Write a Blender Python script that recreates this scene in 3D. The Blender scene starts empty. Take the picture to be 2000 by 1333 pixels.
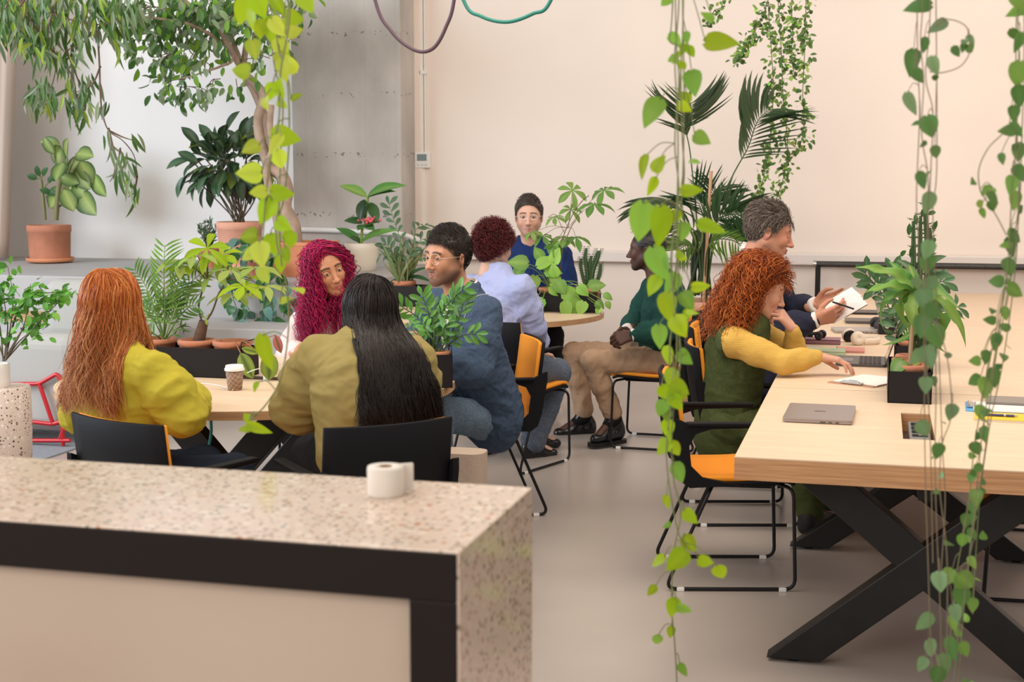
import bpy, bmesh, math, random
import numpy as np
from mathutils import Vector, Matrix
rnd = random.Random(7)
rng = np.random.default_rng(7)
C = bpy.context.scene.collection
PI = math.pi

# ------------------------------------------------------------------ camera
CAM_H, F_PX = 1.62, 2700.0
PITCH = math.atan((666.5-345)/F_PX)
YAW = math.radians(14.83)
cam_d = bpy.data.cameras.new('camera'); cam = bpy.data.objects.new('camera', cam_d); C.objects.link(cam)
cam.location = (0, 0, CAM_H)
cam.rotation_euler = (PI/2-PITCH, 0, YAW)
cam_d.sensor_width = 36; cam_d.lens = F_PX*36/2000
cam_d.clip_start = 0.05; cam_d.clip_end = 100
cam_d.dof.use_dof = True; cam_d.dof.focus_distance = 6.4; cam_d.dof.aperture_fstop = 5.2
bpy.context.scene.camera = cam
sc = bpy.context.scene
sc.view_settings.view_transform = 'Standard'; sc.view_settings.look = 'None'
sc.view_settings.exposure = 0.42; sc.view_settings.gamma = 1.0
sc.view_settings.use_curve_mapping = False

_fw = np.array([-math.sin(YAW)*math.cos(PITCH), math.cos(YAW)*math.cos(PITCH), -math.sin(PITCH)])
_rt = np.array([math.cos(YAW), math.sin(YAW), 0.0]); _up = np.cross(_rt, _fw)
def _ray(x, y): return (x-1000)*_rt+(666.5-y)*_up+F_PX*_fw
def onz(x, y, z=0.0):
    d = _ray(x, y); return np.array([0, 0, CAM_H])+d*((z-CAM_H)/d[2])
def at(x, y, Y):
    d = _ray(x, y); return np.array([0, 0, CAM_H])+d*(Y/d[1])

# ------------------------------------------------------------------ world and lights
w = bpy.data.worlds.new('world'); sc.world = w; w.use_nodes = True
w.node_tree.nodes['Background'].inputs[0].default_value = (1.0, 0.93, 0.87, 1)
w.node_tree.nodes['Background'].inputs[1].default_value = 0.44
def area(name, loc, target, size, power, col, sy=None):
    l = bpy.data.lights.new(name, 'AREA'); l.shape = 'RECTANGLE'; l.size = size; l.size_y = sy or size
    l.energy = power; l.color = col
    o = bpy.data.objects.new(name, l); C.objects.link(o); o.location = loc
    o.rotation_euler = (Vector(target)-Vector(loc)).to_track_quat('-Z', 'Y').to_euler()
    return o
area('window_daylight', (-9.5, 4.0, 3.2), (-5.0, 9.5, 1.2), 5.0, 400, (0.80, 0.89, 1.0), 3.0)
area('ceiling_lamp_front', (-1.0, 4.5, 4.6), (-1.2, 6.5, 0.5), 5.0, 140, (1.0, 0.87, 0.74), 2.5)
area('ceiling_lamp_right', (2.5, 8.0, 4.4), (0.5, 10.5, 1.0), 4.0, 70, (1.0, 0.83, 0.70), 2.0)
area('skylight_behind', (-3.5, -2.5, 4.0), (-2.0, 6.0, 0.8), 5.0, 150, (1.0, 0.94, 0.88), 2.5)

# ------------------------------------------------------------------ materials
MATS = {}
def _new(name):
    m = bpy.data.materials.new(name); m.use_nodes = True
    MATS[name] = m
    return m, m.node_tree, m.node_tree.nodes['Principled BSDF']
def mat(name, col, rough=0.6, metal=0.0, spec=0.5, bump=0.0, bscale=40.0, var=0.0, vscale=6.0, vcol=False, coat=0.0, sss=0.0, bdist=0.01, stretch=(1, 1, 1), hue=None):
    m, nt, b = _new(name)
    b.inputs['Base Color'].default_value = (*col, 1); b.inputs['Roughness'].default_value = rough
    b.inputs['Metallic'].default_value = metal; b.inputs['Specular IOR Level'].default_value = spec
    b.inputs['Coat Weight'].default_value = coat
    if sss:
        b.inputs['Subsurface Weight'].default_value = sss; b.inputs['Subsurface Radius'].default_value = (0.02, 0.008, 0.004)
        b.inputs['Subsurface Scale'].default_value = 0.5
    src = None
    if vcol:
        a = nt.nodes.new('ShaderNodeAttribute'); a.attribute_name = 'Col'; src = a.outputs['Color']
    if bump or var:
        tc = nt.nodes.new('ShaderNodeTexCoord'); mp = nt.nodes.new('ShaderNodeMapping'); mp.inputs['Scale'].default_value = stretch
        nt.links.new(tc.outputs['Object'], mp.inputs['Vector'])
    if var:
        n = nt.nodes.new('ShaderNodeTexNoise'); n.inputs['Scale'].default_value = vscale; n.inputs['Detail'].default_value = 6
        nt.links.new(mp.outputs[0], n.inputs['Vector'])
        r = nt.nodes.new('ShaderNodeMapRange'); r.inputs['From Min'].default_value = .25; r.inputs['From Max'].default_value = .75
        r.inputs['To Min'].default_value = 1-var; r.inputs['To Max'].default_value = 1+var
        nt.links.new(n.outputs['Fac'], r.inputs['Value'])
        mx = nt.nodes.new('ShaderNodeVectorMath'); mx.operation = 'SCALE'
        if src is None: mx.inputs[0].default_value = col
        else: nt.links.new(src, mx.inputs[0])
        nt.links.new(r.outputs[0], mx.inputs['Scale']); src = mx.outputs[0]
    if src is not None: nt.links.new(src, b.inputs['Base Color'])
    if bump:
        n2 = nt.nodes.new('ShaderNodeTexNoise'); n2.inputs['Scale'].default_value = bscale; n2.inputs['Detail'].default_value = 4
        nt.links.new(mp.outputs[0], n2.inputs['Vector'])
        bp = nt.nodes.new('ShaderNodeBump'); bp.inputs['Strength'].default_value = bump; bp.inputs['Distance'].default_value = bdist
        nt.links.new(n2.outputs['Fac'], bp.inputs['Height']); nt.links.new(bp.outputs[0], b.inputs['Normal'])
    return m
def leafmat(name, tr=0.35, rough=0.45):
    m, nt, b = _new(name)
    a = nt.nodes.new('ShaderNodeAttribute'); a.attribute_name = 'Col'
    nt.links.new(a.outputs['Color'], b.inputs['Base Color']); b.inputs['Roughness'].default_value = rough
    b.inputs['Specular IOR Level'].default_value = .35
    t = nt.nodes.new('ShaderNodeBsdfTranslucent'); nt.links.new(a.outputs['Color'], t.inputs['Color'])
    mx = nt.nodes.new('ShaderNodeMixShader'); mx.inputs[0].default_value = tr
    nt.links.new(b.outputs[0], mx.inputs[1]); nt.links.new(t.outputs[0], mx.inputs[2])
    nt.links.new(mx.outputs[0], nt.nodes['Material Output'].inputs['Surface'])
    return m

def wood(name, col, dark, scale=(1, 14, 14), rough=.45):
    m, nt, b = _new(name)
    tc = nt.nodes.new('ShaderNodeTexCoord'); mp = nt.nodes.new('ShaderNodeMapping'); mp.inputs['Scale'].default_value = scale
    nt.links.new(tc.outputs['Object'], mp.inputs['Vector'])
    n = nt.nodes.new('ShaderNodeTexNoise'); n.inputs['Scale'].default_value = 3; n.inputs['Detail'].default_value = 8; n.inputs['Roughness'].default_value = .65
    nt.links.new(mp.outputs[0], n.inputs['Vector'])
    r = nt.nodes.new('ShaderNodeValToRGB'); r.color_ramp.elements[0].position = .3; r.color_ramp.elements[1].position = .62
    r.color_ramp.elements[0].color = (*dark, 1); r.color_ramp.elements[1].color = (*col, 1)
    nt.links.new(n.outputs['Fac'], r.inputs[0]); nt.links.new(r.outputs[0], b.inputs['Base Color'])
    b.inputs['Roughness'].default_value = rough
    return m
def terrazzo(name, base, chips, scale=60, thr=.16, rough=.25, soft=.02):
    m, nt, b = _new(name)
    tc = nt.nodes.new('ShaderNodeTexCoord'); prev = None
    n = nt.nodes.new('ShaderNodeTexNoise'); n.inputs['Scale'].default_value = 5; nt.links.new(tc.outputs['Object'], n.inputs['Vector'])
    r0 = nt.nodes.new('ShaderNodeMix'); r0.data_type = 'RGBA'
    r0.inputs['A'].default_value = (*[c*.9 for c in base], 1); r0.inputs['B'].default_value = (*[min(1, c*1.06) for c in base], 1)
    nt.links.new(n.outputs['Fac'], r0.inputs['Factor']); prev = r0.outputs['Result']
    for i, (c, s, th) in enumerate(chips):
        mp = nt.nodes.new('ShaderNodeMapping'); mp.inputs['Location'].default_value = (i*3.7, i*1.3, i*2.1)
        nt.links.new(tc.outputs['Object'], mp.inputs['Vector'])
        v = nt.nodes.new('ShaderNodeTexVoronoi'); v.inputs['Scale'].default_value = s; nt.links.new(mp.outputs[0], v.inputs['Vector'])
        # chip size varies with the cell's own random colour
        sp = nt.nodes.new('ShaderNodeSeparateColor'); nt.links.new(v.outputs['Color'], sp.inputs[0])
        mu = nt.nodes.new('ShaderNodeMath'); mu.operation = 'MULTIPLY'; mu.inputs[1].default_value = th; nt.links.new(sp.outputs[0], mu.inputs[0])
        su = nt.nodes.new('ShaderNodeMath'); su.operation = 'SUBTRACT'; nt.links.new(mu.outputs[0], su.inputs[0]); nt.links.new(v.outputs['Distance'], su.inputs[1])
        mr = nt.nodes.new('ShaderNodeMapRange'); mr.inputs['From Min'].default_value = 0; mr.inputs['From Max'].default_value = .06
        nt.links.new(su.outputs[0], mr.inputs['Value'])
        mx = nt.nodes.new('ShaderNodeMix'); mx.data_type = 'RGBA'; mx.inputs['B'].default_value = (*c, 1)
        nt.links.new(prev, mx.inputs['A']); nt.links.new(mr.outputs[0], mx.inputs['Factor']); prev = mx.outputs['Result']
    nt.links.new(prev, b.inputs['Base Color']); b.inputs['Roughness'].default_value = rough
    return m

# ------------------------------------------------------------------ mesh collecting
def nrm(v):
    v = np.asarray(v, float); return v/(np.linalg.norm(v)+1e-12)
def mesh_np(name, V, polys, cols=None, smooth=True, mats=(), midx=None):
    """V (n,3); polys list of int arrays (m,k)"""
    me = bpy.data.meshes.new(name)
    V = np.asarray(V, np.float32); me.vertices.add(len(V)); me.vertices.foreach_set('co', V.ravel())
    polys = [np.asarray(p, np.int32) for p in polys if len(p)]
    nl = sum(p.size for p in polys); npoly = sum(len(p) for p in polys)
    me.loops.add(nl); me.polygons.add(npoly)
    me.loops.foreach_set('vertex_index', np.concatenate([p.ravel() for p in polys]))
    tot = np.concatenate([np.full(len(p), p.shape[1], np.int32) for p in polys])
    st = np.concatenate([[0], np.cumsum(tot)[:-1]]).astype(np.int32)
    me.polygons.foreach_set('loop_start', st)
    try: me.polygons.foreach_set('loop_total', tot)
    except Exception: pass
    if midx is not None: me.polygons.foreach_set('material_index', np.asarray(midx, np.int32))
    me.polygons.foreach_set('use_smooth', np.full(npoly, bool(smooth)) if np.isscalar(smooth) else np.asarray(smooth, bool))
    me.update(calc_edges=True)
    if cols is not None:
        a = me.color_attributes.new('Col', 'FLOAT_COLOR', 'POINT')
        c4 = np.ones((len(V), 4), np.float32); c4[:, :3] = cols; a.data.foreach_set('color', c4.ravel())
    for m in mats: me.materials.append(m)
    me.validate()
    return me
class MB:
    def __init__(s): s.V = []; s.P = []; s.S = []; s.M = []; s.K = []; s.n = 0; s.col = (1, 1, 1)
    def raw(s, V, polys, smooth=True, mi=0, col=None):
        V = np.asarray(V, float).reshape(-1, 3)
        for p in polys:
            if len(p) == 0: continue
            p = np.asarray(p, np.int64)
            s.P.append(p+s.n); s.S.append(np.full(len(p), smooth)); s.M.append(np.full(len(p), mi))
        s.V.append(V); c = np.asarray(col if col is not None else s.col, float)
        s.K.append(np.broadcast_to(c, (len(V), 3)).copy()); s.n += len(V); return s
    def box(s, c, size, R=None, mi=0, taper=None):
        h = np.array(size)/2.0
        v = np.array([[-1,-1,-1],[1,-1,-1],[1,1,-1],[-1,1,-1],[-1,-1,1],[1,-1,1],[1,1,1],[-1,1,1]], float)*h
        if taper: v[4:, :2] *= taper
        if R is not None: v = v@np.asarray(R).T
        f = [[0,3,2,1],[4,5,6,7],[0,1,5,4],[1,2,6,5],[2,3,7,6],[3,0,4,7]]
        return s.raw(v+np.array(c), [f], False, mi)
    def bar(s, a, b, wdt, hgt, up=(0, 0, 1), mi=0):
        a = np.asarray(a, float); b = np.asarray(b, float); d = b-a; L = np.linalg.norm(d); d = d/L
        x = nrm(np.cross(d, up)); z = np.cross(x, d)
        return s.box((a+b)/2, (wdt, L, hgt), np.column_stack([x, d, z]), mi)
    def tube(s, pts, r, k=8, caps=True, mi=0, flat=1.0, closed=False):
        P = np.asarray(pts, float); n = len(P); r = np.broadcast_to(np.asarray(r, float), (n,))
        T = np.zeros_like(P); T[1:-1] = P[2:]-P[:-2]; T[0] = P[1]-P[0]; T[-1] = P[-1]-P[-2]
        if closed: T[0] = P[1]-P[-1]; T[-1] = P[0]-P[-2]
        T /= (np.linalg.norm(T, axis=1)[:, None]+1e-12)
        ref = np.array([0, 0, 1.0]) if abs(T[0][2]) < .9 else np.array([1.0, 0, 0])
        u = nrm(np.cross(T[0], ref)); V = []
        for i in range(n):
            u = u-T[i]*np.dot(u, T[i]); u = nrm(u); v = np.cross(T[i], u)
            a = np.arange(k)*2*PI/k
            V.append(P[i]+r[i]*(np.cos(a)[:, None]*u+np.sin(a)[:, None]*v*flat))
        V = np.concatenate(V); q = []
        m = n if closed else n-1
        for i in range(m):
            j = (i+1) % n
            for a in range(k): q.append([i*k+a, i*k+(a+1) % k, j*k+(a+1) % k, j*k+a])
        s.raw(V, [q], True, mi)
        if caps and not closed:
            s.raw(V[:k], [[list(range(k))[::-1]]], False, mi); s.raw(V[-k:], [[list(range(k))]], False, mi)
        return s
    def lathe(s, prof, c=(0, 0, 0), k=32, mi=0, sx=1, sy=1):
        prof = np.asarray(prof, float); n = len(prof); a = np.arange(k)*2*PI/k; V = []
        for r, z in prof: V.append(np.column_stack([np.cos(a)*r*sx, np.sin(a)*r*sy, np.full(k, z)]))
        V = np.concatenate(V)+np.array(c); q = []
        for i in range(n-1):
            for j in range(k): q.append([i*k+j, i*k+(j+1) % k, (i+1)*k+(j+1) % k, (i+1)*k+j])
        s.raw(V, [q], True, mi)
        if prof[0][0] > 1e-4: s.raw(V[:k], [[list(range(k))[::-1]]], False, mi)
        if prof[-1][0] > 1e-4: s.raw(V[-k:], [[list(range(k))]], False, mi)
        return s
    def prism(s, poly, z0, z1, T=None, mi=0, smooth=False):
        p = np.asarray(poly, float); n = len(p)
        V = np.concatenate([np.column_stack([p, np.full(n, z0)]), np.column_stack([p, np.full(n, z1)])])
        if T is not None: V = V@np.asarray(T)[:3, :3].T+np.asarray(T)[:3, 3]
        q = [[i, (i+1) % n, n+(i+1) % n, n+i] for i in range(n)]
        s.raw(V, [q], smooth, mi); s.raw(V[:n], [[list(range(n))[::-1]]], False, mi); s.raw(V[n:], [[list(range(n))]], False, mi)
        return s
    def ball(s, c, r, k=16, mi=0, R=None):
        r = np.broadcast_to(np.asarray(r, float), (3,)); m = k//2
        V = []
        for i in range(m+1):
            t = PI*i/m
            a = np.arange(k)*2*PI/k
            V.append(np.column_stack([np.sin(t)*np.cos(a), np.sin(t)*np.sin(a), np.full(k, math.cos(t))]))
        V = np.concatenate(V)*r
        if R is not None: V = V@np.asarray(R).T
        q = [[i*k+j, (i+1)*k+j, (i+1)*k+(j+1) % k, i*k+(j+1) % k] for i in range(m) for j in range(k)]
        return s.raw(V+np.array(c), [q], True, mi)
    def build(s, name, mats, parent=None, world=False, bevel=0.0, seg=2, vcol=False, label=None, subsurf=0):
        V = np.concatenate(s.V)
        if world and parent is not None: V = V-np.array(parent.location)
        polys = {}
        for p, sm, mi in zip(s.P, s.S, s.M): polys.setdefault(p.shape[1], []).append((p, sm, mi))
        PP, SS, MM = [], [], []
        for k in polys:
            PP.append(np.concatenate([x[0] for x in polys[k]])); SS.append(np.concatenate([x[1] for x in polys[k]])); MM.append(np.concatenate([x[2] for x in polys[k]]))
        if not isinstance(mats, (list, tuple)): mats = [mats]
        me = mesh_np(name, V, PP, np.concatenate(s.K) if vcol else None, np.concatenate(SS), mats, np.concatenate(MM))
        o = bpy.data.objects.new(name, me); C.objects.link(o)
        if parent is not None: o.parent = parent
        if bevel:
            b = o.modifiers.new('bevel', 'BEVEL'); b.width = bevel; b.segments = seg; b.limit_method = 'ANGLE'; b.angle_limit = math.radians(40)
        if label: o['label'] = label
        return o
def Rz(a): return np.array([[math.cos(a), -math.sin(a), 0], [math.sin(a), math.cos(a), 0], [0, 0, 1]])
def Rx(a): return np.array([[1, 0, 0], [0, math.cos(a), -math.sin(a)], [0, math.sin(a), math.cos(a)]])
def Ry(a): return np.array([[math.cos(a), 0, math.sin(a)], [0, 1, 0], [-math.sin(a), 0, math.cos(a)]])
def spline(pts, n=8):
    P = np.asarray(pts, float); Q = np.concatenate([[2*P[0]-P[1]], P, [2*P[-1]-P[-2]]]); out = []
    for i in range(len(P)-1):
        p0, p1, p2, p3 = Q[i:i+4]
        for t in np.arange(n)/n:
            out.append(.5*((2*p1)+(-p0+p2)*t+(2*p0-5*p1+4*p2-p3)*t*t+(-p0+3*p1-3*p2+p3)*t**3))
    out.append(P[-1]); return np.array(out)
def fillet(pts, r, n=5):
    """polyline with rounded corners"""
    P = [np.asarray(p, float) for p in pts]; out = [P[0]]
    for i in range(1, len(P)-1):
        a = nrm(P[i-1]-P[i]); b = nrm(P[i+1]-P[i]); rr = min(r, np.linalg.norm(P[i-1]-P[i])*.45, np.linalg.norm(P[i+1]-P[i])*.45)
        s, e = P[i]+a*rr, P[i]+b*rr
        for t in np.linspace(0, 1, n): out.append((1-t)**2*s+2*t*(1-t)*P[i]+t*t*e)
    out.append(P[-1]); return np.array(out)
def rrect(w_, h_, r, n=5):
    o = []
    for cx, cy, a0 in ((w_/2-r, h_/2-r, 0), (-w_/2+r, h_/2-r, 90), (-w_/2+r, -h_/2+r, 180), (w_/2-r, -h_/2+r, 270)):
        for i in range(n+1):
            a = math.radians(a0+90*i/n); o.append((cx+r*math.cos(a), cy+r*math.sin(a)))
    return o
# ------------------------------------------------------------------ scene tree
def tag(o, label, cat, group=None):
    o['label'] = label; o['category'] = cat
    if group: o['group'] = group
    return o
def thing(name, label, cat, loc=(0, 0, 0), rotz=0, group=None):
    o = bpy.data.objects.new(name, None); C.objects.link(o); o.empty_display_size = .1
    o.location = loc; o.rotation_euler = (0, 0, rotz)
    return tag(o, label, cat, group)
def struct(name, mb, m, **k):
    o = mb.build(name, m, **k); o['kind'] = 'structure'; return o
def kids(o): return [x for x in C.objects if x.parent == o]
def copy_thing(root, loc, rotz, label):
    r = root.copy(); C.objects.link(r); r.location = loc; r.rotation_euler = (0, 0, rotz); r['label'] = label
    for ch in kids(root):
        c = ch.copy(); C.objects.link(c); c.parent = r
        for g in kids(ch):
            d = g.copy(); C.objects.link(d); d.parent = c
    return r
# ================================================================== materials in use
plaster = mat('cream_plaster', (.80, .70, .62), .9, bump=.25, bscale=3.0, bdist=.02, var=.03, vscale=1.2)
plaster_w = mat('white_plaster', (.80, .77, .745), .9, bump=.25, bscale=3.0, bdist=.02, var=.03, vscale=1.0)
conc = mat('board_concrete', (.47, .44, .41), .85, bump=.6, bscale=9, bdist=.012, var=.24, vscale=2.6, stretch=(1, 1, .55))
conc_l = mat('ledge_concrete', (.41, .40, .395), .8, bump=.3, bscale=8, bdist=.01, var=.1, vscale=2.0)
floor_m = mat('polished_floor', (.44, .385, .345), .28, var=.12, vscale=1.1, bump=.04, bscale=3)
black = mat('black_powder_coat', (.012, .011, .012), .45, spec=.25)
blackp = mat('black_shell_plastic', (.009, .009, .011), .55, spec=.12, bump=.05, bscale=400, bdist=.001)
blackf = mat('black_table_steel', (.012, .011, .011), .4, spec=.3, var=.25, vscale=12)
orange = mat('orange_felt', (.82, .30, .018), .85, bump=.3, bscale=500, bdist=.001)
chrome = mat('brushed_steel', (.55, .55, .55), .25, 1.0)
white_pl = mat('white_plastic', (.80, .79, .77), .45)
terra = mat('terracotta', (.50, .20, .115), .85, var=.15, vscale=9, bump=.1, bscale=60)
terra_o = mat('orange_terracotta', (.62, .25, .12), .8, var=.12, vscale=7)
terra_p = mat('pale_terracotta', (.72, .36, .25), .8, var=.1, vscale=7)
soil = mat('potting_soil', (.045, .028, .018), .95, bump=1, bscale=60, var=.4, vscale=50)
ply = wood('birch_tabletop', (.77, .59, .415), (.69, .51, .345), (1.0, 9, 9), .42)
ply_e = wood('plywood_edge', (.60, .33, .16), (.36, .17, .07), (1.2, 4, 60), .5)
ply_l = wood('pale_plywood_edge', (.60, .36, .19), (.42, .23, .11), (1, 4, 60), .5)
terraz = terrazzo('beige_terrazzo', (.70, .55, .44), [((.42, .28, .18), 60, .40), ((.82, .70, .58), 50, .5), ((.50, .19, .08), 42, .27), ((.20, .17, .14), 75, .40), ((.33, .26, .20), 36, .26)], rough=.12)
terraz_w = terrazzo('speckled_terrazzo', (.68, .56, .48), [((.10, .07, .05), 60, .42), ((.30, .22, .16), 42, .34), ((.8, .75, .7), 50, .4)], rough=.5)
cement_b = mat('beige_mirror_panel', (.58, .46, .365), .45, var=.06, vscale=2)
leaf = leafmat('leaf'); leaf_t = leafmat('thin_leaf', .5); leaf_g = leafmat('glossy_leaf', .15, .3)
stem_m = mat('stem', (.8, .8, .8), .7, vcol=True)
bark = mat('pale_bark', (.40, .29, .22), .9, bump=.6, bscale=30, bdist=.01, var=.3, vscale=10)
bark_d = mat('brown_bark', (.11, .06, .04), .9, bump=.5, bscale=60, var=.3, vscale=30)

def column_detail(m):
    # rows of pits and board joints cast into the column
    nt = m.node_tree; b = nt.nodes['Principled BSDF']; old = b.inputs['Base Color'].links[0].from_socket
    tc = nt.nodes.new('ShaderNodeTexCoord'); sp = nt.nodes.new('ShaderNodeSeparateXYZ'); nt.links.new(tc.outputs['Object'], sp.inputs[0])
    def M(op, a, v=None, c=None):
        n = nt.nodes.new('ShaderNodeMath'); n.operation = op
        for i, q in enumerate((a, v, c)):
            if q is None: continue
            if isinstance(q, (int, float)): n.inputs[i].default_value = q
            else: nt.links.new(q, n.inputs[i])
        return n.outputs[0]
    fr = M('FRACT', M('DIVIDE', M('SUBTRACT', sp.outputs[2], .05), .5)); band = M('LESS_THAN', M('ABSOLUTE', M('SUBTRACT', fr, .5)), .045)
    v = nt.nodes.new('ShaderNodeTexNoise'); v.inputs['Scale'].default_value = 30; v.inputs['Detail'].default_value = 3; nt.links.new(tc.outputs['Object'], v.inputs['Vector'])
    pit = M('MULTIPLY', M('GREATER_THAN', v.outputs['Fac'], .62), band)
    jx = M('LESS_THAN', M('ABSOLUTE', M('SUBTRACT', M('FRACT', M('DIVIDE', sp.outputs[0], .27)), .5)), .012)
    tot = M('MAXIMUM', M('MULTIPLY', pit, .55), M('MULTIPLY', jx, .07)); k = M('SUBTRACT', 1.0, tot)
    mx = nt.nodes.new('ShaderNodeVectorMath'); mx.operation = 'SCALE'; nt.links.new(old, mx.inputs[0]); nt.links.new(k, mx.inputs['Scale']); nt.links.new(mx.outputs[0], b.inputs['Base Color'])
column_detail(conc)
# ================================================================== room
m = MB(); m.box((-1.5, 5.0, -.05), (22, 16, .1)); struct('floor', m, floor_m)
m = MB(); m.box((2.2, 11.53, 2.6), (12.2, .3, 5.2)); struct('wall_back', m, plaster)          # X from -3.9 to 8.3
m = MB(); m.box((-7.6, 11.62, 2.6), (5.4, .3, 5.2)); struct('wall_left', m, plaster_w)
# rough concrete column, standing proud of the wall
m = MB(); m.box((-4.36, 11.32, 2.6), (.98, .62, 5.2)); col_o = struct('trim_1', m, conc, bevel=.012)
m = MB(); m.box((-3.84, 11.40, 2.6), (.09, .1, 5.2)); struct('trim_2', m, plaster, bevel=.02)
# low concrete ledge that carries the pots and its lower step
m = MB(); m.box((-6.9, 10.4, .4325), (6.6, 2.2, .865)); struct('trim_3', m, conc_l, bevel=.012)
m = MB(); m.box((-7.0, 8.98, .29), (6.2, .64, .58)); struct('trim_4', m, conc_l, bevel=.01)
# pipes, conduit and thermostat on the wall
m = MB(); m.tube([(-4.85, 10.985, 1.17), (-4.45, 10.985, 1.165), (-4.40, 10.985, 1.165)], .022, 10); m.tube([(-4.42, 10.985, 1.165), (-3.85, 10.985, 1.14), (-3.74, 11.1, 1.08), (-3.66, 11.34, .98)], .02, 10)
tag(m.build('wall_pipe', white_pl), 'white plastic pipe running across the foot of the concrete column', 'pipe')
m = MB(); m.box((-3.80, 11.37, 3.4), (.018, .022, 3.2)); m.box((-3.775, 11.37, 3.4), (.014, .018, 3.2)); m.box((-3.79, 11.365, 2.5), (.06, .03, .03))
tag(m.build('cable_conduit', white_pl), 'thin white cable conduit above the thermostat on the back wall', 'conduit')
m = MB(); m.box((-3.79, 11.375, 1.33), (.014, .018, .76)); m.box((-3.825, 11.375, 1.33), (.01, .012, .76))
tag(m.build('cable_conduit', white_pl), 'thin white cable conduit below the thermostat on the back wall', 'conduit')
t = thing('thermostat', 'small white wall thermostat with grey display right of the concrete column', 'thermostat', (-3.80, 11.38, 1.76))
m = MB(); m.box((0, -.018, 0), (.135, .035, .135)); m.build('housing', white_pl, t, bevel=.006)
m = MB(); m.box((-.002, -.037, .022), (.085, .004, .055)); m.build('display', mat('lcd_grey', (.20, .27, .29), .2), t)
for i in range(3):
    m = MB(); m.box((-.035+.035*i, -.037, -.04), (.018, .006, .01)); m.build('button', mat('button_grey', (.6, .6, .58), .4) if i == 0 else MATS['button_grey'], t)
m = MB(); m.box((1.0, 11.33, .96), (9.1, .07, .09)); struct('trim_5', m, mat('painted_trunking', (.72, .65, .60), .6), bevel=.01)

# hanging cables at the top
def cable(name, pts, r, col, label):
    m = MB(); m.tube(spline([at(*p) for p in pts], 10), r, 10)
    tag(m.build(name, mat(name+'_'+label.split()[0], col, .5)), label, 'cable')
cable('hanging_cable', [(690, -260, 5.0), (730, -10, 5), (765, 62, 5), (810, 98, 5), (845, 95, 5), (870, 55, 5), (888, -10, 5), (900, -200, 5)], .007, (.10, .055, .075), 'plum coloured cable hanging in a loop in front of the column')
cable('hanging_cable', [(860, -160, 5), (905, 0, 5), (940, 32, 5), (990, 43, 5), (1040, 27, 5), (1076, 0, 5), (1130, -160, 5)], .007, (.02, .22, .17), 'dark green cable hanging in a loop at the top of the wall')

# curtain at the far left
def curtain():
    xs = np.linspace(0, 1, 60); zs = np.linspace(0, 1, 24); V = []
    for z in zs:
        for x in xs:
            X = -8.55+x*(1.05+.35*z)+.0; V.append((X, 10.75+.06*math.sin(x*38)+.02*math.sin(x*11+2), .9+z*3.6))
    n = 60; q = [[j*n+i, j*n+i+1, (j+1)*n+i+1, (j+1)*n+i] for j in range(23) for i in range(59)]
    m = MB(); m.raw(V, [q]); o = m.build('curtain', mat('beige_curtain', (.50, .40, .33), .9))
    s = o.modifiers.new('solid', 'SOLIDIFY'); s.thickness = .006
    tag(o, 'long beige curtain hanging at the far left of the back wall', 'curtain')
curtain()

# ================================================================== counter in the foreground
CZ = 1.08
c0 = thing('counter', 'terrazzo waterfall counter with a dark framed front panel', 'counter', (-1.9, 2.08, 0))
def rel(o, p): return np.array(p)-np.array(o.location)
X1 = -.572; YF, YB = 1.864, 2.30
m = MB(); m.box(rel(c0, ((X1-3.6)/2, (YF+YB)/2, CZ-.012)), (X1+3.6, YB-YF, .024))
m.box(rel(c0, (X1-.012, (YF+YB)/2, (CZ-.024)/2)), (.024, YB-YF, CZ-.024))
m.box(rel(c0, ((X1-3.6)/2, YB-.012, (CZ-.024)/2)), (X1+3.6-.05, .024, CZ-.024)); m.build('shell', terraz, c0, bevel=.0015)
m = MB(); m.box(rel(c0, ((X1-.004-3.6)/2, YF+.016, CZ-.003-.0365)), (X1-.004+3.6, .036, .073)); m.box(rel(c0, (X1-.004-.0365, YF+.016, (CZ-.076)/2)), (.073, .036, CZ-.076)); m.build('frame', mat('dark_brown_frame', (.016, .011, .010), .5, spec=.2), c0, bevel=.002)
m = MB(); m.box(rel(c0, ((X1-.077-3.6)/2, YF+.03, (CZ-.076)/2)), (X1-.077+3.6, .02, CZ-.076)); m.build('panel', cement_b, c0)
m = MB(); m.box(rel(c0, ((X1-.077-3.6)/2, YF+.018, CZ-.079)), (X1-.077+3.6, .006, .005)); m.build('trim_strip', mat('grey_strip', (.35, .29, .26), .4), c0)
# paper roll
px_, py_ = -.800, 2.18
t = thing('paper_roll', 'white paper roll with a brown core standing on the terrazzo counter', 'paper roll', (px_, py_, CZ))
m = MB(); m.lathe([(.011, .0), (.030, .0), (.031, .004), (.0315, .046), (.0305, .050), (.011, .050), (.011, .0)], k=48); m.box((.026, .022, .027), (.03, .008, .048), Rz(.6))
m.build('paper', mat('roll_paper', (.80, .74, .66), .7), t)
m = MB(); m.lathe([(.0085, .001), (.0112, .001), (.0112, .0505), (.0085, .0505), (.0085, .001)], k=32); m.build('core', mat('cardboard', (.33, .17, .08), .8), t)
# pale crumpled cloth in front of the panel
def blob(c, r, seed, amp=.3):
    m = MB(); m.ball((0, 0, 0), 1, 40); V = m.V[0]
    n = sum(np.sin(V@np.array([math.sin(seed+i), math.cos(seed*2+i), math.sin(seed*3+i*2)])*(3+2*i)+i)/(1+i) for i in range(6))
    m.V[0] = V*(1+amp*.3*n[:, None])*np.array(r)+np.array(c); return m
tag(blob((-1.285, 1.70, .795), (.10, .08, .07), 3).build('crumpled_cloth', mat('cloth_pink_white', (.75, .66, .62), .9)), 'pale crumpled cloth at the foot of the picture before the counter', 'cloth')

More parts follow.
